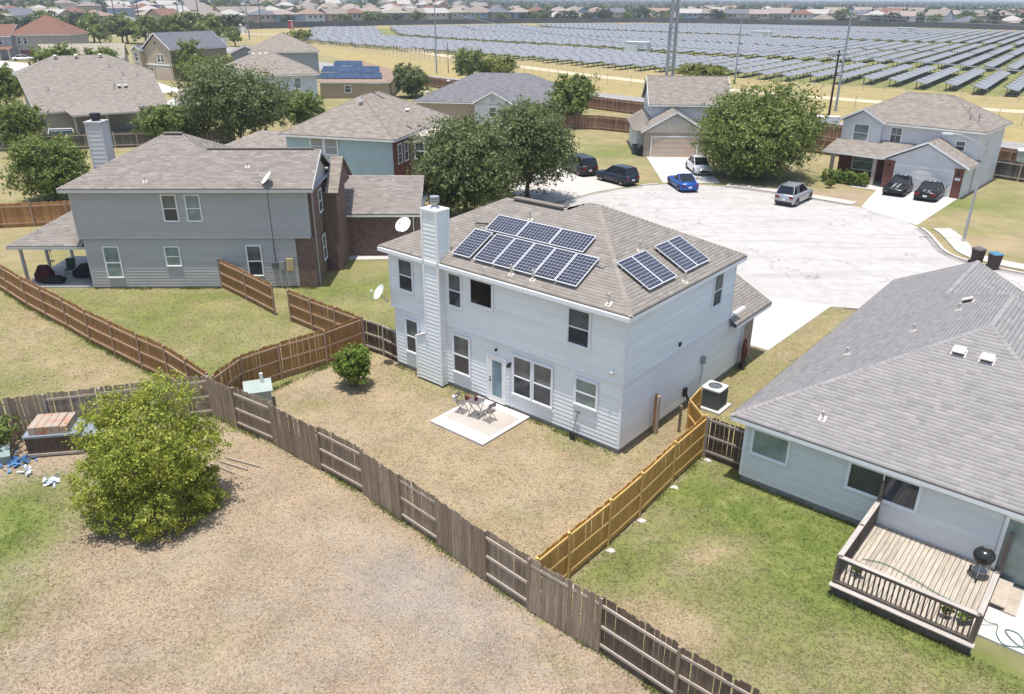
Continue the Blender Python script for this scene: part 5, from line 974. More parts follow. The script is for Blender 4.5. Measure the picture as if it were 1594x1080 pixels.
def blobset(rx, rz, zc, n, seed, ry=None):
    rs = random.Random(seed); ry = ry or rx; L = [(0, 0, zc, rx*.72, ry*.72, rz*.78)]
    for k in range(n):
        t = 2*math.pi*(k+rs.random()*.7)/n; e_ = rs.uniform(-.55,.85); cr = math.cos(e_); f = rs.uniform(.42,.62); L.append((rx*.55*math.cos(t)*cr, ry*.55*math.sin(t)*cr, zc+rz*.58*math.sin(e_), rx*f, ry*f, rz*f*rs.uniform(.8,1.05)))
    return L
def tree(label, x, y, zc, rx, rz, n, size, mat, seed, group=None, th=None, tr=.16, name='tree', cat='tree', nb=9, z0=0., ry=None, blobs=None, inner=.55, clump=14):
    e = empty(name, (x, y, z0)); tag(e, label, cat, group); bl = blobs or blobset(rx, rz, zc, nb, seed, ry); V, F = leaves(bl, n, size, seed, clump, inner)
    place('crown', fast_mesh('crown', V, F, M_(mat), 4), e); place('trunk', trunk_mesh(th or max(.3, zc-rz*.55), tr, bl, seed), e); return e
rs_ = random.Random(5); lb = [(0,0,2.2,1.75,1.7,1.9)]
for k in range(22):
    t = 2*math.pi*k*.382; zz = .35+3.5*((k*7) % 22)/21; rr = 1.85*math.sqrt(max(.1, 1-((zz-1.5)/3.1)**2)); f = rs_.uniform(.55,.95); lb.append((rr*math.cos(t), rr*math.sin(t), zz, f, f, f*.8))
lb = [(b[0]*.93, b[1]*.93, b[2], b[3], b[4], b[5]) for b in lb]
for k in range(9): t = 2*math.pi*k/9; lb.append((1.7*math.cos(t), 1.7*math.sin(t), .42, .6, .6, .42))
tree('bushy yellow-green citrus tree filling the left foreground yard', -12.05, 22.05, 2.1, 2.4, 2.3, 50000, .10, 'leaf_lemon', 5, th=.5, tr=.12, inner=.4, clump=24, name='citrus_tree', blobs=lb)
tree('bright green rounded bush beside the brown fence in the white house yard', -7.0, 31.2, 1.05, .85, 1.08, 9000, .11, 'leaf_brt', 6, th=.4, tr=.05, nb=8, name='bush', cat='bush')
GT = 'trees around the cul-de-sac'
tree('dark live oak in front of the charcoal-roofed house, left of the pair', -3.6, 59.6, 4.2, 3.9, 4.4, 30000, .27, 'leaf_oak', 7, GT, tr=.2, nb=15)
tree('dark live oak right of the pair, next to the parked black vehicle', 1.3, 66.3, 4.4, 3.8, 4.7, 30000, .26, 'leaf_oak', 8, GT, tr=.2, nb=15)
tree('large rounded green tree on the lawn beside the white car', 23.5, 76.8, 4.3, 5.4, 4.7, 46000, .31, 'leaf_grn', 9, GT, tr=.22, nb=18)
GL = 'trees among the houses on the left'
tree('leafy green tree left of the lap-sided chimney, lower of two', -38.6, 65.5, 3.0, 3.2, 3.0, 15000, .26, 'leaf_grn', 10, GL, nb=11)
tree('green tree cut by the left edge above the leafy tree', -52.6, 85.5, 3.2, 2.4, 2.9, 9000, .28, 'leaf_grn', 11, GL)
tree('green tree at the left edge beside the large grey-brown roof', -73, 117, 4.2, 3.2, 3.6, 8000, .36, 'leaf_grn', 12, GL)
tree('large dark rounded tree behind the grey house roof', -30.8, 90.5, 5.0, 5.7, 4.7, 30000, .34, 'leaf_oak', 13, GL, nb=15)
tree('low olive-green tree left of the large dark tree', -38.6, 91.5, 2.7, 4.4, 2.3, 14000, .30, 'leaf_grn', 14, GL, ry=2.6, nb=11)
tree('small green tree behind the aqua house roof, left side', -27.2, 103, 2.8, 3.4, 2.5, 8000, .36, 'leaf_grn', 15, GL)
tree('round dark tree right of the blue solar roof', -17.6, 141.8, 2.9, 3.2, 2.9, 7000, .40, 'leaf_oak', 16, GL)
tree('dark green tree between the charcoal roof and the brown fence', 7.9, 109, 3.8, 3.1, 3.5, 9000, .38, 'leaf_grn', 17, GT)
tree('green tree above the charcoal roof, left of two', -8.6, 168, 3.6, 3.3, 3.5, 5000, .45, 'leaf_grn', 18, GT)
tree('yellow-green tree above the charcoal roof, right of two', -3.2, 172, 2.7, 4.2, 2.6, 5000, .5, 'leaf_yel', 19, GT)
tree('dusty green tree below the red-roofed house', -83, 150, 5.0, 3.7, 3.8, 5500, .5, 'leaf_grn', 20, GL)
tree('dark green tree in front of the olive-tan roof', -75.5, 150, 4.6, 3.5, 3.5, 5500, .5, 'leaf_grn', 21, GL)
tree('pointed green tree beside the tan house with charcoal gable', -66, 170, 4.2, 3.2, 4.2, 5000, .5, 'leaf_grn', 22, GL)
tree('broad green tree at the foot of the pointed tree', -58, 158, 3.0, 5.0, 3.0, 6000, .5, 'leaf_grn', 23, GL)
tree('low yellow-green shrub mass behind the beige garage house', 38.3, 167, 1.9, 6.2, 2.2, 6000, .45, 'leaf_yel', 24, GT, ry=3)
tree('yellow-green shrub beside the dirt track', -80, 314, 2.5, 5, 2.6, 1800, .9, 'leaf_yel', 25, GL)
tree('small green shrub on the dry lawn left of the porch', 29.3, 71.9, .45, .45, .45, 700, .16, 'leaf_grn', 26, name='shrub', cat='shrub', th=.2, tr=.03)
tree('dark bush at the left edge over the blue clutter', -19.6, 25.6, .8, .9, .8, 2500, .12, 'leaf_grn', 27, name='bush', cat='bush', th=.2, tr=.03)
tree('small leafy bush behind the grey fence beside the yellow-green tree', -15.0, 29.0, 1.0, .5, .6, 900, .11, 'leaf_grn', 31, name='bush', cat='bush', th=.3, tr=.03)
hb = [(-1.7+.57*k, 0, .62, .42, .55, .58) for k in range(7)]
o = tree('clipped green hedge in front of the white house porch', 31.3, 73.7, .6, 2, .6, 7000, .13, 'leaf_brt', 28, name='hedge', cat='hedge', th=.2, tr=.04, blobs=hb, inner=.75); o.rotation_euler.z = R(-43)
# potted and loose plants on the deck
for k, (x, y, s_, mt, lab) in enumerate(((5.1,-3.0,.22,'leaf_grn','spiky aloe plant at the left end of the deck railing'),(7.55,-3.2,.18,'leaf_yel','small pale plant at the right end of the deck'),(7.95,-3.05,.26,'leaf_brt','leafy green plant beside the right deck railing'))):
    tree(lab, *in3(x, y)[:2], .25, s_, .22, 160, .16, mt, 40+k, name='potted_plant', cat='plant', th=.12, tr=.02, z0=.40, nb=4)
# ---------------------------------------------------------------- grass tufts in the near yards (one mass)
def tufts(n, seed):
    g = np.random.default_rng(seed); Y = 10+ (46-10)*g.random(n*3)**1.6; X = (g.random(n*3)*2-1)*(Y*.74+3)
    keep = np.ones(len(X), bool)
    for poly in ([in1(-12.5,-.05)[:2],in1(.1,-.05)[:2],in1(.1,12)[:2],in1(-12.5,12)[:2]], [in1(-7.25,-3)[:2],in1(-4.25,-3)[:2],in1(-4.25,0)[:2],in1(-7.25,0)[:2]], [in2(-4.5,0)[:2],in2(13.4,0)[:2],in2(13.4,9)[:2],in2(-4.5,9)[:2]], [in3(0,0)[:2],in3(12,0)[:2],in3(12,18)[:2],in3(0,18)[:2]], [in3(4.7,-3.8)[:2],in3(11.6,-3.8)[:2],in3(11.6,0)[:2],in3(4.7,0)[:2]]): keep &= ~pip(X, Y, poly)
    keep &= ~pip(X, Y, FAR_EDGE+NEAR_EDGE[:-1]); keep &= ~pip(X, Y, [(8.6,38.7),(12.7,35.3),(18.2,41.6),(14,43.4)])
    gr, dr, sr = ground_attrs(X, Y); keep &= g.random(len(X)) > dr*.9
    X, Y = X[keep][:n], Y[keep][:n]; gr = gr[keep][:n]; n = len(X); nb = 3
    t = g.random((n, nb))*6.283; h = (.016+.034*g.random((n, nb)))*(.7+.6*gr)[:, None]; l = .03+.05*g.random((n, nb)); w_ = .009+.009*g.random((n, nb))
    bx = X[:, None]+g.normal(size=(n, nb))*.025; by = Y[:, None]+g.normal(size=(n, nb))*.025; dx, dy = np.cos(t), np.sin(t)
    V = np.stack([np.stack([bx-dy*w_, by+dx*w_, np.zeros_like(bx)], -1), np.stack([bx+dy*w_, by-dx*w_, np.zeros_like(bx)], -1), np.stack([bx+dx*l, by+dy*l, h], -1)], 2).reshape(-1, 3)
    me = fast_mesh('grass', V, np.arange(len(V)).reshape(-1, 3), M_('grass'), 3); add_attrs(me, V[:, 0].astype(float), V[:, 1].astype(float)); return me
tag(place('grass', tufts(110000, 3)), 'short dry and green grass blades over the back yards', 'grass', kind='stuff')

# taller weeds along fence feet and walls, and loose gravel on the bare patch
def weeds(n, seed):
    g = np.random.default_rng(seed); segs = []
    for L in (F1, F3, [(.72,17.35),(7.26,25.5)], [in1(-12.3,-.1)[:2], in1(-7.3,-.1)[:2]], [in1(-4.2,-.1)[:2], in1(0,-.1)[:2]], [in3(.1,-.12)[:2], in3(4.6,-.12)[:2]], [in3(4.75,-3.95)[:2], in3(8.4,-3.95)[:2]], [in2(.2,-.12)[:2], in2(13,-.12)[:2]], [(-12.25,28.65),(-7.3,35.1)], [(-20.1,26.25),(-12.38,28.45)]): segs += list(zip(L, L[1:]))
    ln = np.array([math.dist(a, b) for a, b in segs]); si = g.choice(len(segs), n, p=ln/ln.sum()); cl = np.sin(si*12.9)*.5; A = np.array([s[0] for s in segs], float)[si]; B = np.array([s[1] for s in segs], float)[si]
    t = g.random(n); t = np.clip(np.round(t*9+g.normal(size=n)*.18)/9+g.normal(size=n)*.03, 0, 1); P = A+(B-A)*t[:, None]+g.normal(size=(n, 2))*.09
    kk = g.random(n) < .25+.75*(np.sin(P[:, 0]*1.9)*np.cos(P[:, 1]*1.3) > .05); P = P[kk]; n = len(P)
    h = .05+.14*g.random(n)**2; th = g.random(n)*6.283; l = .03+.07*g.random(n); w_ = .008+.010*g.random(n); dx, dy = np.cos(th), np.sin(th); z = np.zeros(n)
    V = np.stack([np.stack([P[:, 0]-dy*w_, P[:, 1]+dx*w_, z], -1), np.stack([P[:, 0]+dy*w_, P[:, 1]-dx*w_, z], -1), np.stack([P[:, 0]+dx*l, P[:, 1]+dy*l, h], -1)], 1).reshape(-1, 3)
    me = fast_mesh('weeds', V, np.arange(len(V)).reshape(-1, 3), M_('grass'), 3)
    for nme, val in (('green', .85), ('dirt', 0.), ('straw', .3)): a = me.attributes.new(nme, 'FLOAT', 'POINT'); a.data.foreach_set('value', np.full(len(V), val, np.float32))
    return me
tag(place('weeds', weeds(34000, 5)), 'green weeds growing along the fence feet and house walls', 'weeds', kind='stuff')
def gravel(n, seed):
    g = np.random.default_rng(seed); X = -2.4+g.normal(size=n)*2.6; Y = 17.0+g.normal(size=n)*1.9; k = pip(X, Y, FRONT) & (g.random(n) < .9); X, Y = X[k], Y[k]; n = len(X); s = .006+.016*g.random(n)**2
    o = np.array([(1,0,.3),(0,1,.35),(-1,0,.3),(0,-1,.3),(0,0,.9)]); o = o[None]*(.7+.6*g.random((n, 5, 3))); V = np.stack([X, Y, np.full(n, .004)], 1)[:, None, :]+o*s[:, None, None]; F = np.array([(0,1,4),(1,2,4),(2,3,4),(3,0,4)])[None]+(np.arange(n)*5)[:, None, None]
    t = NT('gravel_stone'); r = island(t); t.base(t.ramp(r, [(0, (.16,.14,.12)), (.5, (.33,.29,.25)), (1, (.46,.42,.37))])); return fast_mesh('gravel', V.reshape(-1, 3), F.reshape(-1, 3), t.fin(.9, .15), 3)
tag(place('gravel', gravel(15000, 8)), 'loose pale gravel on the bare patch beside the long grey fence', 'gravel', kind='stuff')
# ---------------------------------------------------------------- vehicles
def carpaint(name, c, rough=.25, metal=.3): return paint('car_'+name, c, rough, .04, 1, .6, metal)
def car(label, loc, heading, kind, col, L=4.6, Wd=1.85, H=1.6, stripe=None, plate=True, glassm='glasscar', cat='car', roofc=None):
    """x forward, built from lofted stations; parts: body, cabin glass, roof, wheels, lamps, mirrors"""
    e = empty('parked_car', (loc[0], loc[1], .02), heading); tag(e, label, cat, 'cars parked around the cul-de-sac'); hl, hw = L/2, Wd/2
    belt = H*(.58 if kind != 'suv' else .60)
    if kind == 'suv': top = [(-hl,belt*.98),(-hl+.12,belt),(hl-1.35,belt*.99),(hl-1.2,belt*.97),(hl-.25,belt*.86),(hl,belt*.70)]; cab = [(-hl+.10,.0),(-hl+.42,1.0),(hl-2.15,1.0),(hl-1.25,.0)]
    elif kind == 'coupe': top = [(-hl,belt*.95),(-hl+.15,belt*1.02),(-hl+1.0,belt*1.02),(hl-1.75,belt),(hl-.3,belt*.90),(hl,belt*.72)]; cab = [(-hl+.75,.0),(-hl+1.65,1.0),(hl-2.65,1.0),(hl-1.75,.0)]
    else: top = [(-hl,belt*.93),(-hl+.15,belt*1.02),(-hl+.8,belt*1.02),(hl-1.4,belt),(hl-.25,belt*.86),(hl,belt*.68)]; cab = [(-hl+.55,.0),(-hl+1.25,1.0),(hl-2.2,1.0),(hl-1.25,.0)]
    def tz(x):
        for (a, za), (b, zb_) in zip(top, top[1:]):
            if x <= b: return za+(zb_-za)*(x-a)/(b-a)
        return top[-1][1]
    xs = sorted(set([-hl,-hl+.08,-hl+.25,-hl+.6,-hl+1.0,-hl+1.5,0,hl-1.75,hl-1.35,hl-.9,hl-.5,hl-.2,hl-.06,hl]+[t_[0] for t_ in top])); m = MB(); rings = []
    gz = .20
    for x in xs:
        e_ = min(1, (hl-abs(x))/.45); k = hw*(.84+.16*math.sqrt(max(0, e_))); z = tz(x); lo = gz+(.12 if hl-abs(x) < .1 else 0)
        rings.append([(x,-k*.90,lo),(x,-k*.99,lo+.12),(x,-k,z*.62),(x,-k*.97,z*.90),(x,-k*.86,z),(x,0,z+.035),(x,k*.86,z),(x,k*.97,z*.90),(x,k,z*.62),(x,k*.99,lo+.12),(x,k*.90,lo)])
    V = [p for r_ in rings for p in r_]; n = 11; F = []
    for i in range(len(rings)-1):
        for k in range(n): F.append((i*n+k, i*n+(k+1) % n, (i+1)*n+(k+1) % n, (i+1)*n+k))
    F += [tuple(range(n-1,-1,-1)), tuple((len(rings)-1)*n+k for k in range(n))]; m.add(V, F); bm = carpaint(*col); m.build('body', bm, e, smooth=True)
    # greenhouse
    b = MB(); cw, rw = hw*.86, hw*.66; H1_ = H-.03; zz = [tz(c[0])+.01 for c in cab]
    lo = [(cab[0][0],-cw*.94,zz[0]),(cab[3][0],-cw*.94,zz[3]),(cab[3][0],cw*.94,zz[3]),(cab[0][0],cw*.94,zz[0])]; hi = [(cab[1][0],-rw,H1_),(cab[2][0],-rw,H1_),(cab[2][0],rw,H1_),(cab[1][0],rw,H1_)]
    b.add(lo+hi, [(0,1,5,4),(1,2,6,5),(2,3,7,6),(3,0,4,7),(4,5,6,7)]); b.build('windows', M_(glassm), e)
    r_ = MB(); a0, a1 = cab[1][0]-.03, cab[2][0]+.05; n2 = 5; R_ = []
    for i in range(n2): x = a0+(a1-a0)*i/(n2-1); up = .045*math.sin(math.pi*(.15+.7*i/(n2-1))); R_.append([(x,-rw-.02,H1_-.02),(x,-rw*.8,H1_+up*.8),(x,0,H1_+up),(x,rw*.8,H1_+up*.8),(x,rw+.02,H1_-.02)])
    V = [p for q in R_ for p in q]; F = [(i*5+k, i*5+k+1, (i+1)*5+k+1, (i+1)*5+k) for i in range(n2-1) for k in range(4)]; r_.add(V, F); r_.build('roof', roofc or bm, e, smooth=True)
    p = None
    def bar(A, B, a_, b_): mm = MB(); mm.beam(A, B, a_, b_); mm.build('pillar', bm, e)
    for s in (-1, 1):
        for i in (0, 1): j = (0,4) if i == 0 else (1,5); P, Q = Vector((lo+hi)[j[0]]), Vector((lo+hi)[j[1]]); P.y *= s*-1 if s == 1 else 1; Q.y = abs(Q.y)*s; P.y = abs(P.y)*s; bar(P, Q, .07, .07)
        xm = (cab[1][0]+cab[2][0])/2-.1; bar((xm-.02,s*cw*.94,tz(xm)+.01),(xm,s*(rw+.01),H1_),.07,.03)
        if kind == 'suv': bar((cab[1][0]+.55,s*cw*.94,tz(0)),(cab[1][0]+.45,s*(rw+.01),H1_),.08,.03); bar((a0+.2,s*rw*.95,H1_+.06),(a1-.2,s*rw*.95,H1_+.06),.03,.03)
    wr = .34 if kind == 'suv' else .32
    tm, rm = MB(), MB(); tm.lathe([(wr*.62,-.10),(wr*.95,-.11),(wr,-.07),(wr,.07),(wr*.95,.11),(wr*.62,.10)], n=18); rm.lathe([(0,.075),(wr*.2,.095),(wr*.28,.07),(wr*.6,.09),(wr*.64,.05),(wr*.64,-.05),(0,-.05)], n=18)
    tme, rme = tm.mesh('tyre', M_('black'), True), rm.mesh('rim', M_('metal'), True)
    for sx in (-hl+.78, hl-.86):
        for s in (-1, 1):
            wo_ = empty('wheel', (sx, s*(hw-.11), wr-.0), 0, e); wo_.rotation_euler = (math.pi/2*(-s), 0, 0); place('tyre', tme, wo_); place('rim', rme, wo_)
            m = MB(); n = 14; m.poly([(sx+(wr+.06)*math.cos(math.pi*t/n), s*(hw+.002-.0), max(gz+.02, wr+(wr+.06)*math.sin(math.pi*t/n))) for t in range(n+1)][::s]); m.build('wheel_arch', M_('black'), e)
    for s in (-1, 1):
        m = MB(); m.box(hl-.20,hl+.012-.06,s*hw*.62-.17,s*hw*.62+.17,tz(hl-.1)*.80,tz(hl-.1)*.96); m.build('headlight', paint('headlamp', (.55,.57,.58), .15, .1), e)
        m = MB(); m.box(-hl-.012,-hl+.12,s*hw*.66-.17,s*hw*.66+.17,belt*.70,belt*.88); m.build('tail_light', paint('tail_lamp', (.25,.012,.015), .25, .1), e)
        m = MB(); m.box(cab[3][0]-.25,cab[3][0]-.13,s*(hw+.02)-.09*(s < 0)-.0,s*(hw+.02)+.09*(s > 0),belt+.02,belt+.15); m.build('mirror', bm, e)
    m = MB(); m.box(-hl-.015,-hl+.04,-hw*.78,hw*.78,gz+.05,gz+.22); m.build('rear_bumper', M_('black') if kind == 'suv' else bm, e)
    m = MB(); m.box(hl-.1,hl+.012,-hw*.5,hw*.5,gz+.12,gz+.34); m.build('grille', M_('black'), e)
    if plate: m = MB(); m.box(-hl-.022,-hl-.0,-.16,.16,belt*.5,belt*.5+.15); m.build('plate', M_('dishw'), e)
    if stripe:
        m = MB()
        for y in (-.26, .10):
            segs = [(hl-.12, hl-.5), (hl-.5, cab[3][0]+.05)]
            for (xa, xb) in segs: m.add([(xa,y,tz(xa)+.045),(xa,y+.17,tz(xa)+.045),(xb,y+.17,tz(xb)+.05),(xb,y,tz(xb)+.05)], [(0,1,2,3)])
            m.add([(a1-.05,y,H1_+.055),(a1-.05,y+.17,H1_+.055),(a0+.05,y+.17,H1_+.055),(a0+.05,y,H1_+.055)], [(0,1,2,3)])
            m.add([(cab[0][0]-.02,y,tz(cab[0][0])+.048),(cab[0][0]-.02,y+.17,tz(cab[0][0])+.048),(-hl+.12,y+.17,tz(-hl+.12)+.045),(-hl+.12,y,tz(-hl+.12)+.045)], [(0,1,2,3)])
        m.build('stripe', M_(stripe), e)
    return e
def mid(a, h, L, lat=0.): return (a[0]+math.cos(h)*L-math.sin(h)*lat, a[1]+math.sin(h)*L+math.cos(h)*lat)
car('black minivan parked on the shaded driveway beside the oaks', (6.6,78.6), R(112), 'suv', ('black_brown', (.020,.018,.017)), 5.1, 1.95, 1.75)
car('navy crossover parked behind the black minivan', (9.85,73.9), R(126), 'suv', ('navy', (.022,.028,.045)), 4.4, 1.82, 1.64)
car('bright blue coupe parked at the kerb by the beige garage', (15.6,71.7), R(97), 'coupe', ('blue', (.012,.085,.34)), 4.4, 1.78, 1.38)
car('white sedan parked on the driveway under the large tree', (18.7,79.0), R(-88), 'sedan', ('white', (.72,.72,.70)), 4.6, 1.82, 1.46)
car('silver crossover parked at the kerb of the cul-de-sac', (24.1,66.4), R(50), 'suv', ('silver', (.42,.43,.45), .3, .6), 4.5, 1.84, 1.66, glassm='glasscar')
car('black muscle coupe with grey stripes facing the street', (35.0,70.4), R(-128), 'coupe', ('black', (.014,.014,.015)), 5.0, 1.92, 1.42, stripe='metal')
car('black muscle coupe with grey stripes showing its tail, on the right of the pair', (36.9,68.5), R(52), 'coupe', ('black', (.014,.014,.015)), 5.0, 1.92, 1.42, stripe='metal')
car('white sedan in front of the red-roofed house at far left', (-131,222), R(25), 'sedan', ('white', (.72,.72,.70)), 5.2, 1.9, 1.5)
car('white pickup beside the fence beyond the dry field', (-176,520), R(10), 'suv', ('white', (.72,.72,.70)), 6.0, 2.0, 1.9)
# ---------------------------------------------------------------- yard things
def bin_(label, loc, rz, body, lid):
    e = empty('wheelie_bin', loc, rz); tag(e, label, 'trash bin', 'wheeled bins'); m = MB(); a, b = .24, .30; m.add([(-a,-a,.08),(a,-a,.08),(a,a,.08),(-a,a,.08),(-b,-b,1.0),(b,-b,1.0),(b,b,1.0),(-b,b,1.0)], [(0,3,2,1),(0,1,5,4),(1,2,6,5),(2,3,7,6),(3,0,4,7),(4,5,6,7)]); m.build('body', body, e)
    m = MB(); m.add([(-.33,-.34,1.0),(.33,-.34,1.0),(.33,.36,1.0),(-.33,.36,1.0),(-.28,-.28,1.07),(.28,-.28,1.07),(.28,.28,1.10),(-.28,.28,1.10)], [(0,1,5,4),(1,2,6,5),(2,3,7,6),(3,0,4,7),(4,5,6,7)]); m.build('lid', lid, e)
    for s in (-1, 1): m = MB(); m.cyl((s*.22,.3,.12),(s*.28,.3,.12),.12,n=12); m.build('wheel', M_('black'), e)
    m = MB(); m.tube([(-.25,.34,.95),(-.25,.40,1.0),(.25,.40,1.0),(.25,.34,.95)], .018, 5); m.build('handle', M_('black'), e); return e
BRN = paint('bin_brown', (.06,.045,.037), .6); BLU = paint('bin_blue', (.07,.19,.28), .5); DKG = paint('bin_dark', (.03,.03,.032), .6)
bin_('brown trash bin with dark lid at the kerb behind the grey roof', (30.55,49.3,.02), R(20), BRN, paint('bin_brown_lid', (.12,.10,.095), .4)); bin_('brown trash bin with blue lid at the kerb behind the grey roof', (31.05,48.25,.02), R(10), BRN, BLU)
bin_('blue-lidded bin between the two black coupes', (37.4,71.6,.02), R(50), DKG, BLU); bin_('black bin against the side of the beige garage house', (14.0,87.6,.0), 0, DKG, DKG); bin_('grey-green bin against the side of the beige garage house', (13.6,88.6,.0), 0, paint('bin_grey', (.13,.15,.15), .6), DKG)
condenser((42.0,71.6,0), R(-43), 'grey air conditioner beside the white garage house on the right')
e = empty('transformer_box', (-10.75,29.45,0), R(20)); tag(e, 'grey-green utility box with white pipe behind the fence', 'utility box'); m = MB(); m.box(-.5,.5,-.5,.5,0,.85); m.add([(-.58,-.53,.85),(.58,-.53,.85),(.58,.53,.95),(-.58,.53,.95),(-.58,-.53,.80),(.58,-.53,.80),(.58,.53,.80),(-.58,.53,.80)], [(0,1,2,3),(0,4,5,1),(1,5,6,2),(2,6,7,3),(3,7,4,0)]); m.build('cabinet', M_('grbox'), e); m = MB(); m.cyl((.2,.25,.85),(.2,.25,1.35),.07,n=10); m.build('pipe', M_('dishw'), e)
e = empty('utility_box', (52.6,80.6,0), R(-30)); tag(e, 'grey-green utility cabinet at the right edge behind the dark fence', 'utility box'); m = MB(); m.box(-1.1,1.1,-.8,.8,0,1.9); m.build('cabinet', M_('grbox'), e); m = MB(); m.box(-1.15,1.15,-.85,.85,1.9,2.0); m.build('lid', M_('dishw'), e)
# folding bistro set on the patio
IR = paint('dark_iron', (.17,.155,.15), .5)
def bistro_chair(loc, rz, label):
    e = empty('folding_chair', loc, rz); tag(e, label, 'chair', 'folding patio chairs')
    for s in (-1, 1):
        m = MB(); m.tube([(s*.2,.22,0),(s*.2,-.05,.44),(s*.2,-.2,.88)], .014, 6); m.build('leg', IR, e); m = MB(); m.tube([(s*.185,-.24,0),(s*.185,.2,.45)], .014, 6); m.build('leg', IR, e)
    for k in range(6): m = MB(); m.box(-.2,.2,-.17+k*.068,-.17+k*.068+.045,.435,.455); m.build('slat', IR, e)
    for k in range(2): m = MB(); m.box(-.2,.2,-.165-.02*k-.01,-.145-.02*k,.68+k*.11,.75+k*.11); m.build('back_slat', IR, e)
    return e
bistro_chair(in1(-6.75,-1.55,.104), Y1+R(-75), 'folding slatted chair left of the small patio table'); bistro_chair(in1(-5.35,-1.35,.104), Y1+R(85), 'folding slatted chair right of the small patio table')
e = empty('folding_table', in1(-6.05,-1.4,.104), Y1+R(10)); tag(e, 'small folding slatted patio table with a dark pot on it', 'table')
for k in range(8): m = MB(); m.box(-.3,.3,-.3+k*.076,-.3+k*.076+.055,.70,.718); m.build('slat', IR, e)
for s in (-1, 1): m = MB(); m.tube([(s*.24,-.28,0),(s*.24,.26,.70)], .015, 6); m.build('leg', IR, e); m = MB(); m.tube([(s*.21,.28,0),(s*.21,-.26,.70)], .015, 6); m.build('leg', IR, e)
m = MB(); m.lathe([(0,.72),(.06,.72),(.085,.86),(.07,.86),(0,.85)], n=12); o = m.build('flower_pot', paint('dark_red_pot', (.10,.03,.03), .5), None, in1(-6.05,-1.4,.104)); tag(o, 'small dark red pot on the patio table', 'pot')
m = MB(); m.lathe([(0,0),(.11,0),(.12,.24),(.125,.25),(0,.25)], n=14); o = m.build('paint_bucket', M_('dishw'), None, in1(-7.75,-.9,0)); tag(o, 'white bucket on the grass beside the patio', 'bucket')
m = MB(); m.box(-.35,.35,-.05,.05,0,.22); o = m.build('planter_box', paint('maroon_box', (.16,.06,.06), .6), None, in1(-7.15,-.5,0), (0,0,Y1)); tag(o, 'dark red planter box at the back corner of the patio', 'planter')
# old wooden chest and clutter in the foreground yard
e = empty('wooden_chest', (-17.35,25.9,0), R(10)); e.scale = (1.25,1.1,1.15); tag(e, 'old wooden chest with rusty plank lid and blue rim by the grey fence', 'chest')
pb = grain('side_board', .16, .03, .62, 'darkwood', 'z')
for k in range(9): place('side_board', pb, e, (-.66+k*.165, -.52, .12))
for k in range(7): place('side_board', pb, e, (-.75, -.44+k*.165, .12), (0,0,R(90))); place('side_board', pb, e, (.75, -.44+k*.165, .12), (0,0,R(90)))
m = MB(); m.box(-.72,.72,-.5,.5,.1,.72); m.build('body', M_('darkwood'), e)
m = MB(); m.box(-.8,.8,-.58,.58,.73,.80); m.build('rim', paint('blue_grey_rim', (.22,.25,.29), .5), e)
t = NT('rusty_plank'); v = t.coord('Object'); n1 = t.noise(v, 2.2, 4); t.base(t.ramp(n1, [(.45, (.36,.29,.23)), (.58, (.36,.24,.17)), (.68, (.40,.13,.07))])); RU = t.fin(.8, .2)
for k in range(5): m = MB(); m.box(-.62+k*.22,-.62+k*.22+.205,-.5,.5,.80,1.08 if k < 4 else 1.06); m.build('lid_plank', RU, e)
m = MB(); m.box(.6,1.6,-.5,.52,.62,.70); m.build('side_shelf', paint('blue_grey_rim', (.22,.25,.29), .5), e)
m = MB(); m.box(-.8,-.7,-.58,-.5,0,.12); m.box(.7,.8,-.58,-.5,0,.12); m.box(-.78,.78,-.57,-.53,.05,.14); m.build('foot_rail', M_('oldrail'), e)
def crumple(name, c, r, mat, seed, label, cat, n=26, flat=.5):
    g = np.random.default_rng(seed); V = []; F = []
    for k in range(n):
        p = np.array([g.normal()*r, g.normal()*r*.8, abs(g.normal())*.12+.03]); a = g.normal(size=3); a /= np.linalg.norm(a); b = np.cross(a, g.normal(size=3)); b /= np.linalg.norm(b); s = .06+.14*g.random(); i = len(V)
        V += [p-a*s, p+b*s*.6, p+a*s*.7+b*s*.3, p-b*s*.5]; F.append((i, i+1, i+2, i+3))
    V = np.array(V); V[:, 2] = np.maximum(V[:, 2], .015); o = place(name, fast_mesh(name, V, np.array(F), mat, 4), None, c); tag(o, label, cat); return o
BT = paint('blue_tarp', (.09,.20,.38), .5, .5, 6); WT = paint('white_cloth', (.66,.70,.76), .6, .1, 3)
crumple('crumpled_tarp', (-18.35,24.75,0), .26, BT, 1, 'crumpled blue tarp in the grass left of the wooden chest', 'tarp', 60); crumple('crumpled_cloth', (-17.75,24.15,0), .17, WT, 2, 'torn pale blue plastic sheet in front of the wooden chest', 'plastic sheet', 24); crumple('crumpled_cloth', (-16.45,23.45,0), .13, WT, 3, 'crumpled white cloth left of the yellow-green tree', 'cloth', 22)
m = MB(); m.box(-.5,.5,-.4,.4,.0,.45); o = m.build('plastic_tub', paint('tub_grey_green', (.24,.30,.29), .4), None, (-19.3,24.9,0), (.15,.1,R(30))); tag(o, 'grey-green plastic tub cut by the left edge', 'tub')
for k, (a, b) in enumerate((((-10.9,24.9),(-9.7,24.35)),((-10.75,25.15),(-9.3,24.55)),((-11.2,24.75),(-10.1,24.1)))):
    L = math.dist(a, b); o = place('timber', grain('timber', .09, .04, L, 'oldrail', 'z'), None, (a[0], a[1], .04), (Matrix.Rotation(math.atan2(b[1]-a[1], b[0]-a[0]), 3, 'Z') @ Matrix.Rotation(math.pi/2, 3, 'Y')).to_euler()); tag(o, ['middle loose timber lying right of the yellow-green tree','farthest loose timber lying right of the yellow-green tree','nearest loose timber lying right of the yellow-green tree'][k], 'timber', 'loose timbers')
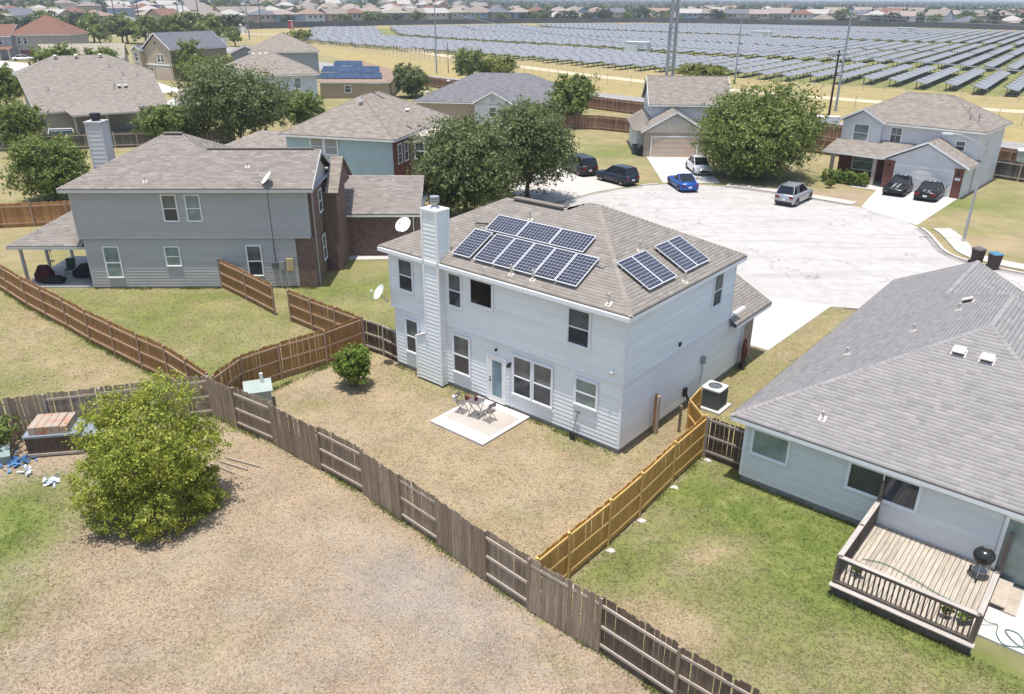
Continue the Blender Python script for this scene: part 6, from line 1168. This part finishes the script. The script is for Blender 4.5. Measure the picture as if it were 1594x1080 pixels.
# patio clutter of the grey house
def blobthing(name, loc, size, mat, label, cat):
    m = MB(); a, b, c = size; m.box(-a,a,-b,b,.12,c*.6); m.add([(-a*.9,-b*.9,c*.6),(a*.9,-b*.9,c*.6),(a*.9,b*.9,c*.6),(-a*.9,b*.9,c*.6),(-a*.5,-b*.5,c),(a*.5,-b*.5,c),(a*.5,b*.5,c),(-a*.5,b*.5,c)], [(0,1,5,4),(1,2,6,5),(2,3,7,6),(3,0,4,7),(4,5,6,7)])
    for sx in (-1, 1):
        for sy in (-1, 1): m.cyl((sx*a*.8,sy*b*.8,0),(sx*a*.8,sy*b*.8,.14),.03,n=6)
    o = m.build(name, mat, None, loc); tag(o, label, cat); return o
MA = paint('maroon_cover', (.08,.02,.03), .5, .2); DK = paint('dark_fabric', (.025,.03,.03), .7, .2)
blobthing('smoker_grill', in2(-3.3,.95,.1), (.45,.3,1.05), MA, 'maroon covered smoker grill on the grey house patio', 'grill'); blobthing('ride_on_toy', in2(-2.7,.75,.1), (.6,.3,.45), DK, 'dark ride-on toy on the grey house patio edge', 'toy'); blobthing('patio_sofa', in2(-1.2,1.9,.1), (.7,.45,.8), DK, 'dark cushioned patio seat under the grey house patio roof', 'seat')
def camp_chair(loc, rz, mat, label):
    e = empty('patio_chair', loc, rz); tag(e, label, 'chair', 'patio chairs of the grey house'); m = MB(); m.box(-.25,.25,-.25,.25,.40,.44); m.build('seat', mat, e); m = MB(); m.add([(-.25,.22,.44),(.25,.22,.44),(.27,.36,.98),(-.27,.36,.98),(-.25,.25,.44),(.25,.25,.44),(.27,.39,.98),(-.27,.39,.98)], [(0,1,2,3),(5,4,7,6),(3,2,6,7)]); m.build('backrest', mat, e)
    for sx in (-1, 1):
        for sy in (-1, 1): m = MB(); m.tube([(sx*.24,sy*.24,0),(sx*.22,sy*.22,.42)], .015, 5); m.build('leg', M_('dkmetal'), e)
    return e
camp_chair(in2(-2.4,2.2,.1), R(10), paint('green_mesh', (.06,.10,.08), .7), 'green mesh chair at the back of the grey house patio'); camp_chair(in2(-.45,.7,.1), R(-100), DK, 'dark iron chair against the grey house wall on the patio'); camp_chair(in2(-.7,2.7,.1), R(-60), DK, 'dark iron chair in the rear corner of the grey house patio')
e = empty('bird_feeder', in2(-3.6,2.6), 0); tag(e, 'white bird feeder on a thin pole beyond the grey house patio', 'bird feeder'); m = MB(); m.cyl((0,0,0),(0,0,1.9),.012,n=5); m.build('pole', M_('metal'), e); m = MB(); m.lathe([(.02,1.95),(.16,1.72),(.0,1.70)], n=10); m.lathe([(.07,1.5),(.07,1.7)], n=8); m.build('feeder', M_('dishw'), e); m = MB(); m.lathe([(0,.86),(.14,.88),(.14,.9),(0,.9)], n=10); m.build('dish', M_('dkmetal'), e)
e = empty('swing_frame', (-51.5,91.2,0), R(15)); tag(e, 'white framed canopy swing behind the dark fence at upper left', 'swing')
for s in (-1, 1):
    m = MB(); m.tube([(s*1.7,-.7,0),(s*1.2,0,2.1),(s*1.7,.7,0)], .05, 6); m.build('leg', M_('white'), e)
m = MB(); m.tube([(-1.25,0,2.1),(1.25,0,2.1)], .05, 6); m.build('beam', M_('white'), e); m = MB(); m.box(-1.1,1.1,-.35,.35,.8,1.9); m.build('hammock', paint('check_fabric', (.12,.15,.17), .8, .5, 14), e); m = MB(); m.box(-.9,.9,-.45,.45,.45,.8); m.build('seat', M_('white'), e)
# ---------------------------------------------------------------- solar farm
ORD = lambda n: f'{n}'+('th' if 10 <= n % 100 <= 20 else {1:'st',2:'nd',3:'rd'}.get(n % 10, 'th'))
UA = R(54.5); U = np.array([math.cos(UA), math.sin(UA)]); NV = np.array([-math.sin(UA), math.cos(UA)])
edge = [(92,138),(87,147.5),(73.5,164.8),(54.6,174.5),(40,190),(30.5,195),(16.5,210),(2,230.5),(-19,251.8),(-52,284.5),(-81,322),(-104,440)]
ec = [float(np.dot(p, NV)) for p in edge]; es = [float(np.dot(p, U)) for p in edge]
far = [(300,425),(249,467),(191,502),(124,543),(41,532),(-36,485),(-104,450)]; fc = [float(np.dot(p, NV)) for p in far]; fs = [float(np.dot(p, U)) for p in far]
def table_mesh(L, wd=2.3, tilt=R(11)):
    m = MB(); c, s = math.cos(tilt)*wd/2, math.sin(tilt)*wd/2; zc = 1.35
    m.poly([(0,-c,zc-s),(L,-c,zc-s),(L,c,zc+s),(0,c,zc+s)], uv=[(0,0),(L,0),(L,4),(0,4)]); m.poly([(0,c,zc+s-.05),(L,c,zc+s-.05),(L,-c,zc-s-.05),(0,-c,zc-s-.05)], uv=[(0,0)]*4)
    m.poly([(0,-c,zc-s-.05),(L,-c,zc-s-.05),(L,-c,zc-s),(0,-c,zc-s)], uv=[(0,0)]*4); m.poly([(0,c,zc+s-.05),(0,-c,zc-s-.05),(0,-c,zc-s),(0,c,zc+s)], uv=[(0,0)]*4)
    p = MB(); n = int(L/5)
    for k in range(n+1):
        x = .8+(L-1.6)*k/n; p.box(x-.07,x+.07,-.75,-.61,0,zc-.22); p.box(x-.07,x+.07,.66,.8,0,zc+.1); p.beam((x,-1.6,zc-.44),(x,1.6,zc+.36),.08,.1)
    return m.mesh('panel_deck', M_('farsolar')), p.mesh('support_posts', M_('dkmetal'))
TM = {}
tabs = []
c = 2.0
while c < 345:
    s0 = float(np.interp(c, ec, es)); s1 = float(np.interp(c, sorted(fc), [x for _, x in sorted(zip(fc, fs))])); s0 += 1.2*math.sin(c*1.7)
    blocks = [(0,43),(55,107),(110,165),(178,250),(253,330)]
    for a, b in blocks:
        A, B_ = s0+a, min(s0+b, s1-4)
        if B_-A > 12: tabs.append((c, A, round((B_-A)/6)*6 if B_-A < b-a-1 else b-a))
    c += 5.2
def px_dist(t): p = U*t[1]+NV*t[0]; return float(p[1])
tabs.sort(key=px_dist)
near_t, rest_t = tabs[:290], tabs[290:]
for i, (c, A, L) in enumerate(near_t):
    if L not in TM: TM[L] = table_mesh(L)
    P = U*A+NV*c; o = place('solar_table', TM[L][0], None, (P[0], P[1], 0), (0,0,UA)); tag(place('support_posts', TM[L][1], o), kind='stuff')
    row = 'front block nearest the road' if A < float(np.interp(c, ec, es))+20 else ('middle block' if A < float(np.interp(c, ec, es))+170 else 'rear block')
    part = '' if row.startswith('front') else (', nearer half' if (A-float(np.interp(c, ec, es)))%1000 < (108 if row.startswith('middle') else 252) and (A-float(np.interp(c, ec, es))) < (100 if row.startswith('middle') else 240) else ', farther half')
    tag(o, f'solar panel table, {ORD(int(round((c-2)/5.2))+1)} row from the right in the {row}{part}', 'solar panels', f'solar farm tables, {row}')
if rest_t:
    m = MB()
    for (c, A, L) in rest_t:
        P = U*A+NV*c; q = table_mesh(L); tmp = q[0]; 
        for pl in tmp.polygons: m.poly([(P[0]+rot2(tmp.vertices[v].co.x, tmp.vertices[v].co.y, UA)[0], P[1]+rot2(tmp.vertices[v].co.x, tmp.vertices[v].co.y, UA)[1], tmp.vertices[v].co.z) for v in pl.vertices])
    tag(m.build('distant_solar_tables', M_('farsolar')), 'far rows of solar panels at the back of the solar farm', 'solar panels', kind='stuff')
def boxhut(name, label, cat, loc, rz, size, wm, rm, group=None):
    e = empty(name, loc, rz); tag(e, label, cat, group); a, b, c = size; m = MB(); m.box(-a/2,a/2,-b/2,b/2,0,c); m.build('body', wm, e); m = MB(); m.box(-a/2-.08,a/2+.08,-b/2-.08,b/2+.08,c,c+.15); m.build('lid', rm, e); m = MB(); m.box(a*.1,a*.35,-b/2-.04,-b/2,.2,c*.85); m.build('door', M_('h2trim'), e); return e
WH = paint('hut_white', (.62,.64,.66), .5); GI = 'inverter huts in the solar farm'
boxhut('inverter_hut', 'white inverter hut in the middle of the solar farm, left one', 'hut', (40.2,270,0), R(-35), (8,3,3.0), WH, M_('dishw'), GI); boxhut('inverter_hut', 'white inverter hut in the solar farm behind the right pole', 'hut', (108,365,0), R(-35), (8,3,3), WH, M_('dishw'), GI); boxhut('inverter_hut', 'white inverter hut at the rear right of the solar farm', 'hut', (196,420,0), R(-35), (8,3,3), WH, M_('dishw'), GI)
boxhut('shipping_container', 'long blue shipping container beyond the dry field', 'container', (-161,428,0), R(5), (15.5,3,4.0), paint('container_blue', (.05,.13,.27), .5), paint('container_blue2', (.10,.19,.33), .5)); boxhut('equipment_shelter', 'pale equipment shelter beside the pole in the dry field', 'shelter', (-131,399,0), R(3), (8,4,3.8), WH, M_('dishw')); boxhut('portable_toilet', 'red portable toilet with white roof by the dirt track', 'toilet', (-119,452,0), R(10), (2.4,2.4,4.2), paint('toilet_red', (.40,.04,.05), .5), M_('dishw')); boxhut('sign_board', 'pale sign board on the fence of the dry field', 'sign', (-104,301,0), R(5), (2.0,.2,2.4), WH, M_('metal'))
# chain-link fence in front of the farm
def chain(label, pts, h=2.0, step=3.0):
    e = empty('chain_link_fence', (pts[0][0], pts[0][1], 0)); tag(e, label, 'fence'); O = Vector((*pts[0], 0)); m = MB(); w_ = MB()
    for i in range(len(pts)-1):
        p, q = Vector((*pts[i], 0))-O, Vector((*pts[i+1], 0))-O; L = (q-p).length; d = (q-p)/L
        for k in range(int(L/step)): a = p+d*(k*step); m.cyl(a, a+Vector((0,0,h)), .045, n=5)
        for z in (.1, .6, 1.1, 1.6, h): w_.beam(p+Vector((0,0,z)), q+Vector((0,0,z)), .014, .014)
    tag(m.build('posts', M_('metal'), e), kind='stuff'); w_.build('wire', M_('metal'), e)
chain('chain-link fence along the dry verge in front of the solar farm', smooth_pts([(-120,375),(-67.6,296),(-16.5,216),(13.4,171),(26.7,160),(36.4,152),(47,137),(60,121),(84,99),(140,50)], 1)); chain('second chain-link fence nearer the solar tables', smooth_pts([(-85,315),(-22,243),(14,203),(40,181),(72,152),(90,133),(130,100)], 1), 1.8, 4)
# ---------------------------------------------------------------- poles, tower, lamp posts, wires
GP = 'utility poles'
def pole(label, x, y, h, r, mat, arms=(), lean=(0, 0), z0=0, name='utility_pole'):
    e = empty(name, (x, y, z0)); tag(e, label, 'pole', GP); top = Vector((lean[0], lean[1], h)); m = MB(); m.cyl((0,0,-.2), top, r, r*.65, 10); m.build('shaft', M_(mat), e)
    for (z, L, ang) in arms:
        a = Vector((math.cos(ang)*L/2, math.sin(ang)*L/2, 0)); c = top*(z/h); m = MB(); m.beam(c-a, c+a, .1, .12); ar = m.build('crossarm', M_('metal' if mat != 'polewood' else 'polewood'), e)
        for t in (-.9, -.45, .45, .9): m = MB(); m.cyl(c+a*t+Vector((0,0,.06)), c+a*t+Vector((0,0,.3)), .06, n=6); m.build('insulator', M_('dishw'), ar)
    return e
pole('dark wooden utility pole between the large tree and the white house', 42.9, 109.8, 9.8, .17, 'polewood', ((9.2,3.2,R(10)),(6.6,1.6,R(10))), (.0,.0))
pole('grey steel pole just behind the dark wooden pole', 50.1, 125.9, 14.2, .2, 'steelblue', ((13.4,1.8,R(20)),(9.0,1.5,R(20))))
pole('tall thin grey pole rising in front of the solar farm, left of centre', -17.4, 187.6, 14.5, .17, 'steelblue'); pole('short thin pole beside the tall grey pole', -15.0, 191, 6.6, .09, 'dkmetal'); pole('grey pole with small crossarm behind the large tree', 45.4, 168.4, 13.0, .17, 'steelblue', ((12.7,2.4,R(-20)),))
e = empty('transmission_tower', (34.0,179.0,0), R(10)); tag(e, 'tall twin-leg steel transmission tower rising out of the picture', 'tower')
for s in (-1, 1):
    for t in (-1, 1): m = MB(); m.tube([(s*.72,t*.5,0),(s*.62,t*.42,15),(s*.45,t*.3,34)], .19, 6); m.build('leg', M_('steelblue'), e)
m = MB()
for k in range(28):
    z = k*1.2; a = .72-.0075*z; b = .72-.0075*(z+1.2)
    for t in (-.45, .45): m.beam((-a,t,z),(b,t,z+1.2),.05,.05); m.beam((a,t,z),(-b,t,z+1.2),.05,.05)
m.build('bracing', M_('metal'), e); m = MB(); m.box(-.95,.95,-.6,.6,10.2,10.45); m.build('platform', M_('steelblue'), e)
for k, (x, y, h, mt, lab) in enumerate(((-197,402,26,'steelblue','steel pole at far upper left, first of a row'),(-184,391,24,'polewood','dark pole beyond the olive-tan roof'),(-166,372,26,'steelblue','grey pole right of the dark pole at upper left'),(-149,401,22,'polewood','dark pole beside the blue container'),(-106,337,18,'steelblue','grey pole standing in the dry field'),(-231,505,24,'steelblue','thin grey pole over the trees at the far left'),(-262,500,22,'steelblue','leftmost thin grey pole over the trees'),(-199,450,24,'polewood','dark pole behind the trees at upper left'),(-136,455,22,'polewood','dark pole right of the blue container'))): pole(lab, x, y, h, .24, mt, ((h-.5,3,R(15)),) if mt == 'polewood' else ())
e = empty('transmission_tower', (-165,421,0)); tag(e, 'pair of steel tower legs left of the blue container', 'tower')
for s in (-1, 1): m = MB(); m.tube([(s*1.6,0,0),(s*1.0,0,30)], .3, 6); m.build('leg', M_('steelblue'), e)
m = MB()
for k in range(12): m.beam((-1.5+.05*k,0,2.4*k),(1.45-.05*k,0,2.4*k+2.2),.1,.1)
m.build('bracing', M_('steelblue'), e)
def lamp_post(label, x, y, h, ang, arm=2.4):
    e = empty('street_lamp', (x, y, 0)); tag(e, label, 'street lamp', 'street lamps'); d = Vector((math.cos(ang), math.sin(ang), 0)); m = MB(); m.cyl((0,0,.05),(0,0,h),.11,.07,12); m.build('shaft', M_('metal'), e); m = MB(); m.lathe([(.26,0),(.26,.05),(.17,.07),(.16,.2),(0,.2)], n=12); m.build('base', M_('drive'), e)
    m = MB(); m.tube([(0,0,h-.7)]+[tuple(d*arm*t+Vector((0,0,h-.7+.95*math.sin(t*1.55)))) for t in (.15,.3,.5,.75,1)], .05, 6); m.build('arm', M_('metal'), e); m = MB(); p = d*(arm+.25)+Vector((0,0,h+.22)); m.beam(p-d*.32, p+d*.32, .22, .12); m.build('lamp_head', M_('dishw'), e); return e
lamp_post('grey street lamp on the lawn at the kerb right of the driveway', 32.4, 54.4, 7.3, R(168)); lamp_post('grey street lamp cut by the left edge near the white sedan', -139.5, 221, 9, R(15), 3)
wr_ = empty('overhead_wires', (0,0,0)); tag(wr_, 'thin overhead wires strung between the poles on the right', 'wires')
def wire(a, b, sag, r=.03):
    m = MB()
    P = [(a[0]+(b[0]-a[0])*t, a[1]+(b[1]-a[1])*t, a[2]+(b[2]-a[2])*t-sag*4*t*(1-t)) for t in np.linspace(0, 1, 14)]; m.tube(P, r, 4); m.build('wire', M_('metal'), wr_)
for dz in (0, .45): wire((50.1,125.9,13.6+dz), (45.4,168.4,12.6+dz), .8); wire((50.1,125.9,13.6+dz), (120,70,14+dz), 1.2)
for k in range(3): wire((42+k*.8,109.8,9.4), (140,25,10), 2.0); wire((42+k*.8,109.8,9.4), (-15,190,13), 2)
e = empty('mailbox_unit', (38.9,100.7,0), R(-10)); tag(e, 'pair of white boxes mounted on the fence behind the large tree', 'utility box')
for s in (-1, 1): m = MB(); m.box(s*.95-.8,s*.95+.8,-.5,.5,1.5,2.6); m.build('box', M_('dishw'), e)
m = MB(); m.box(-1.6,1.6,-.1,.1,0,1.5); m.build('stand', M_('oldwood'), e)
# ---------------------------------------------------------------- far wall, neighbourhood and woods
WALL = [(-330,215),(-207,339),(-138,453),(-78,513),(0,562),(92,604),(174,571),(242,529),(292,481),(430,395)]
o = strip('boundary_wall', WALL, .5, -.2, 3.2, 'asph', 1); G_['wallmat'] = paint('far_wall_grey', (.10,.095,.095), .8, .2, .1); o.data.materials[0] = M_('wallmat'); del o['kind']; tag(o, 'long dark boundary wall behind the solar farm', 'wall')
ROOFS = [('tan','rooftan'),('grey-brown','roofgrey'),('grey-brown','roofgrey'),('red-brown','roofred'),('olive-tan','roofolive'),('charcoal','roofslate')]
G_['roofpink'] = shingle_uv('pinkish_tan_roof', (.25,.20,.175), (.32,.265,.235)); G_['rooforange'] = shingle_uv('orange_tile_roof', (.22,.155,.12), (.28,.20,.16)); G_['roofpale'] = shingle_uv('pale_roof', (.32,.30,.275), (.40,.375,.345)); ROOFS += [('pinkish tan','roofpink'),('orange','rooforange'),('pale','roofpale'),('pinkish tan','roofpink'),('pale','roofpale'),('tan','rooftan')]
WALLS = [('cream','cream'),('beige','beige'),('grey','paleblue'),('tan','tanside'),('white','whiteside'),('blue','skyblue'),('pinkish tan','pinktan'),('grey-brown','greytan')]
HM = {}
def far_house(x, y, rz, ri, wi, var, wins, label, group):
    w_, d, h, p = [(11,10,5.6,.45),(13,9,5.4,.5),(12,12,3.0,.45),(10,11,5.8,.5)][var]
    kr, kw = ('r', ri, var), ('w', wi, var)
    if kr not in HM:
        pl, ed = hip_planes(-w_/2-.6,w_/2+.6,-d/2-.6,d/2+.6,h,p) if var % 2 == 0 else gable_planes(-w_/2-.5,w_/2+.5,-d/2-.6,d/2+.6,h,p,'x'); t_ = roof(None, pl, M_(ROOFS[ri][1]), .15); HM[kr] = t_.data; bpy.data.objects.remove(t_)
    if kw not in HM:
        m = MB(); m.box(-w_/2,w_/2,-d/2,d/2,-3,h)
        if var % 2: m.add([(-w_/2,-d/2,h),(-w_/2,d/2,h),(-w_/2,0,h+d/2*p),(w_/2,-d/2,h),(w_/2,d/2,h),(w_/2,0,h+d/2*p)], [(1,0,2),(3,4,5)])
        HM[kw] = m.mesh('wall', M_(WALLS[wi][1]))
    e = empty('distant_house', (x, y, float(hz(x, y))), rz); e.scale = (1.2, 1.2, 1.15); tag(e, label, 'house', group); place('wall', HM[kw], e); place('roof', HM[kr], e)
    if wins:
        for (u, z) in ((-w_*.3,1.0),(w_*.22,1.0))+(((-w_*.3,3.6),(-.6,3.6),(w_*.22,3.6)) if h > 4 else ()): window(e, (u, -d/2-.02, z), 'S', 1.3, 1.4, 'glass', 'white', 'plain', .12)
    return e
def along(pts, step, off):
    out = []
    for i in range(len(pts)-1):
        a, b = Vector(pts[i]), Vector(pts[i+1]); L = (b-a).length; d = (b-a)/L; n = Vector((-d.y, d.x)); k = 0
        while k < L: p = a+d*k+n*off; out.append((p.x, p.y, math.atan2(d.y, d.x))); k += step
    return out
rs = random.Random(5); taken = []; cnt = 0; ORD = lambda n: f'{n}'+('th' if 10 <= n % 100 <= 20 else {1:'st',2:'nd',3:'rd'}.get(n % 10, 'th'))
stuffV = MB(); n_ind = 0; front = 0
for r_ in range(13):
    off = 24+34*r_+r_*r_*2.0
    for (x, y, a) in along(WALL, 15.5+r_*.6, off):
        if abs(x) > y*.70+15 or y < 220: continue
        if any((x-p[0])**2+(y-p[1])**2 < 170 for p in taken): continue
        if x > 110+r_*4 and rs.random() < .12+.09*r_: continue
        if x < 60 and rs.random() < .10: continue
        if x < -150 and y < 420: continue
        taken.append((x, y)); x += rs.uniform(-2,2); y += rs.uniform(-3,3); rz = a+rs.choice([0,0,0,math.pi/2,math.pi/2])+rs.uniform(-.08,.08); ri, wi, var = rs.randrange(len(ROOFS)), rs.randrange(len(WALLS)), rs.choice([0,0,1,2,3])
        if n_ind < 285:
            if r_ == 0: front += 1; lab = f'distant {WALLS[wi][0]} house with {ROOFS[ri][0]} roof, {ORD(front)} from the left along the far wall'; grp = 'houses lining the far wall'
            else: lab = f'{WALLS[wi][0]} house with {ROOFS[ri][0]} roof behind the front row'; grp = f'distant {WALLS[wi][0]} houses with {ROOFS[ri][0]} roofs'
            far_house(x, y, rz if r_ else a, ri, wi, var, r_ == 0, lab, grp); n_ind += 1
        else:
            c_, s_ = math.cos(rz), math.sin(rz); h0 = float(hz(x, y)); f = lambda p: (x+p[0]*c_-p[1]*s_, y+p[0]*s_+p[1]*c_, h0+p[2]); b0 = len(stuffV.v)
            stuffV.add([f(p) for p in ((-6,-5,-3),(6,-5,-3),(6,5,-3),(-6,5,-3),(-6,-5,5),(6,-5,5),(6,5,5),(-6,5,5))], [(0,1,5,4),(1,2,6,5),(2,3,7,6),(3,0,4,7)], 0); stuffV.add([f(p) for p in ((-6.6,-5.6,5),(6.6,-5.6,5),(6.6,5.6,5),(-6.6,5.6,5),(-1.5,0,7.6),(1.5,0,7.6))], [(0,1,5,4),(1,2,5),(2,3,4,5),(3,0,4)], rs.choice([1,1,2,3]))
tag(stuffV.build('distant_housing', [M_('cream'), paint('far_roof_a', (.36,.29,.25), .9), paint('far_roof_b', (.27,.24,.22), .9), paint('far_roof_c', (.42,.30,.23), .9)]), 'mass of far roofs fading towards the horizon', 'houses', kind='stuff')
# distant trees: a few crown shapes shared by many
CR = []
for k in range(5):
    bl = blobset(4.2, 3.6, 4.4, 7, 60+k); V, F = leaves(bl, 900, 1.0, 70+k, 10); CR.append((fast_mesh('crown', V, F, M_(['leaf_far','leaf_oak','leaf_grn','leaf_far','leaf_grn'][k]), 4), trunk_mesh(2.4, .25, bl, k)))
def far_tree(x, y, s_, k, label, group):
    e = empty('distant_tree', (x, y, float(hz(x, y))), rs.uniform(0,6.28)); e.scale = (s_*rs.uniform(.9,1.3), s_*rs.uniform(.9,1.3), s_); tag(e, label, 'tree', group); place('crown', CR[k][0], e); place('trunk', CR[k][1], e)
nt_ = 0; far_n = 0
for (x, y, a) in along(WALL, 13, 9):
    if abs(x) > y*.70+15 or y < 225 or rs.random() < .35: continue
    far_tree(x+rs.uniform(-4,4), y+rs.uniform(-3,4), rs.uniform(.55,1.15), rs.randrange(5), 'distant tree growing just behind the far boundary wall', 'trees along the far wall'); nt_ += 1
for _ in range(60):   # clumps at the upper left, before the wall
    y = rs.uniform(290, 420); x = -y*rs.uniform(.33,.72)
    if -170 < x and y > 360: continue
    far_tree(x, y, rs.uniform(.8,1.4), rs.randrange(5), 'green tree in the belt of trees at the upper left', 'trees in the upper left belt')
for _ in range(330):
    y = rs.uniform(440, 900); x = rs.uniform(-.7,.62)*y
    if any((x-p[0])**2+(y-p[1])**2 < 45 for p in taken) or far_n >= 175: continue
    i = rs.randrange(5)
    if pip(np.array([x]), np.array([y]), WALL+[(430,0),(-330,0)])[0]: continue
    far_n += 1; far_tree(x, y, rs.uniform(.8,1.35), i, 'distant tree standing among the far houses', 'trees among the far houses')
# wood reaching the horizon: thousands of small crowns as one mass
g = np.random.default_rng(3); n = 12000; y = 620+4600*g.random(n)**1.5; x = (g.random(n)*2-1)*(y*.74+20)
dens = np.where(x > 90, 1.0, .25+.5*(y > 1100)); k = (g.random(n) < dens) & ~pip(x, y, WALL+[(430,0),(-330,0)]) & (y > 640-np.abs(x)*.3); x, y = x[k], y[k]; n = len(x); z = hz(x, y); ng = 16
P = np.stack([x, y, z+3.4], 1)[:, None, :]+g.normal(size=(n, ng, 3))*np.array([2.8, 2.8, 1.7]); P = P.reshape(-1, 3); P[:, 2] = np.maximum(P[:, 2], .4); m_ = len(P)
D = g.normal(size=(m_, 3))+np.array([0,0,.8]); D /= np.linalg.norm(D, axis=1)[:, None]; a = np.cross(D, g.normal(size=(m_, 3))); a /= np.linalg.norm(a, axis=1)[:, None]; b = np.cross(D, a); s_ = (1.5+1.4*g.random(m_))[:, None]
V = np.stack([P+a*s_, P+b*s_*.7, P-a*s_, P-b*s_*.7], 1).reshape(-1, 3)
tag(place('distant_wood', fast_mesh('distant_wood', V, np.arange(len(V)).reshape(-1, 4), M_('leaf_far'), 4)), 'dark green wood stretching to the horizon', 'wood', kind='stuff')
def number(group, fmt):
    L = sorted([o for o in COL.objects if o.get('group') == group], key=lambda o: o.location.x/o.location.y)
    if len(L) > 1:
        for i, o in enumerate(L): o['label'] = fmt.format(o['label'], ORD(i+1))
for gname in sorted(set(o.get('group') for o in COL.objects if o.name.startswith(('distant_house', 'distant_tree')))):
    if gname != 'houses lining the far wall': number(gname, '{0}, {1} from the left')
# ---------------------------------------------------------------- haze
HAZE = True
if HAZE:
    m = MB(); m.box(-7000, 7000, -450, 6800, -5, 60); hm = bpy.data.materials.new('air'); hm.use_nodes = True; t_ = hm.node_tree; t_.nodes.clear(); pv = t_.nodes.new('ShaderNodeVolumePrincipled'); pv.inputs['Color'].default_value = (.80,.88,1.0,1); pv.inputs['Density'].default_value = .00022; pv.inputs['Anisotropy'].default_value = .1; oo = t_.nodes.new('ShaderNodeOutputMaterial'); t_.links.new(pv.outputs[0], oo.inputs['Volume'])
    tag(m.build('haze', hm), 'thin pale blue summer haze over the whole scene', 'haze', kind='stuff')
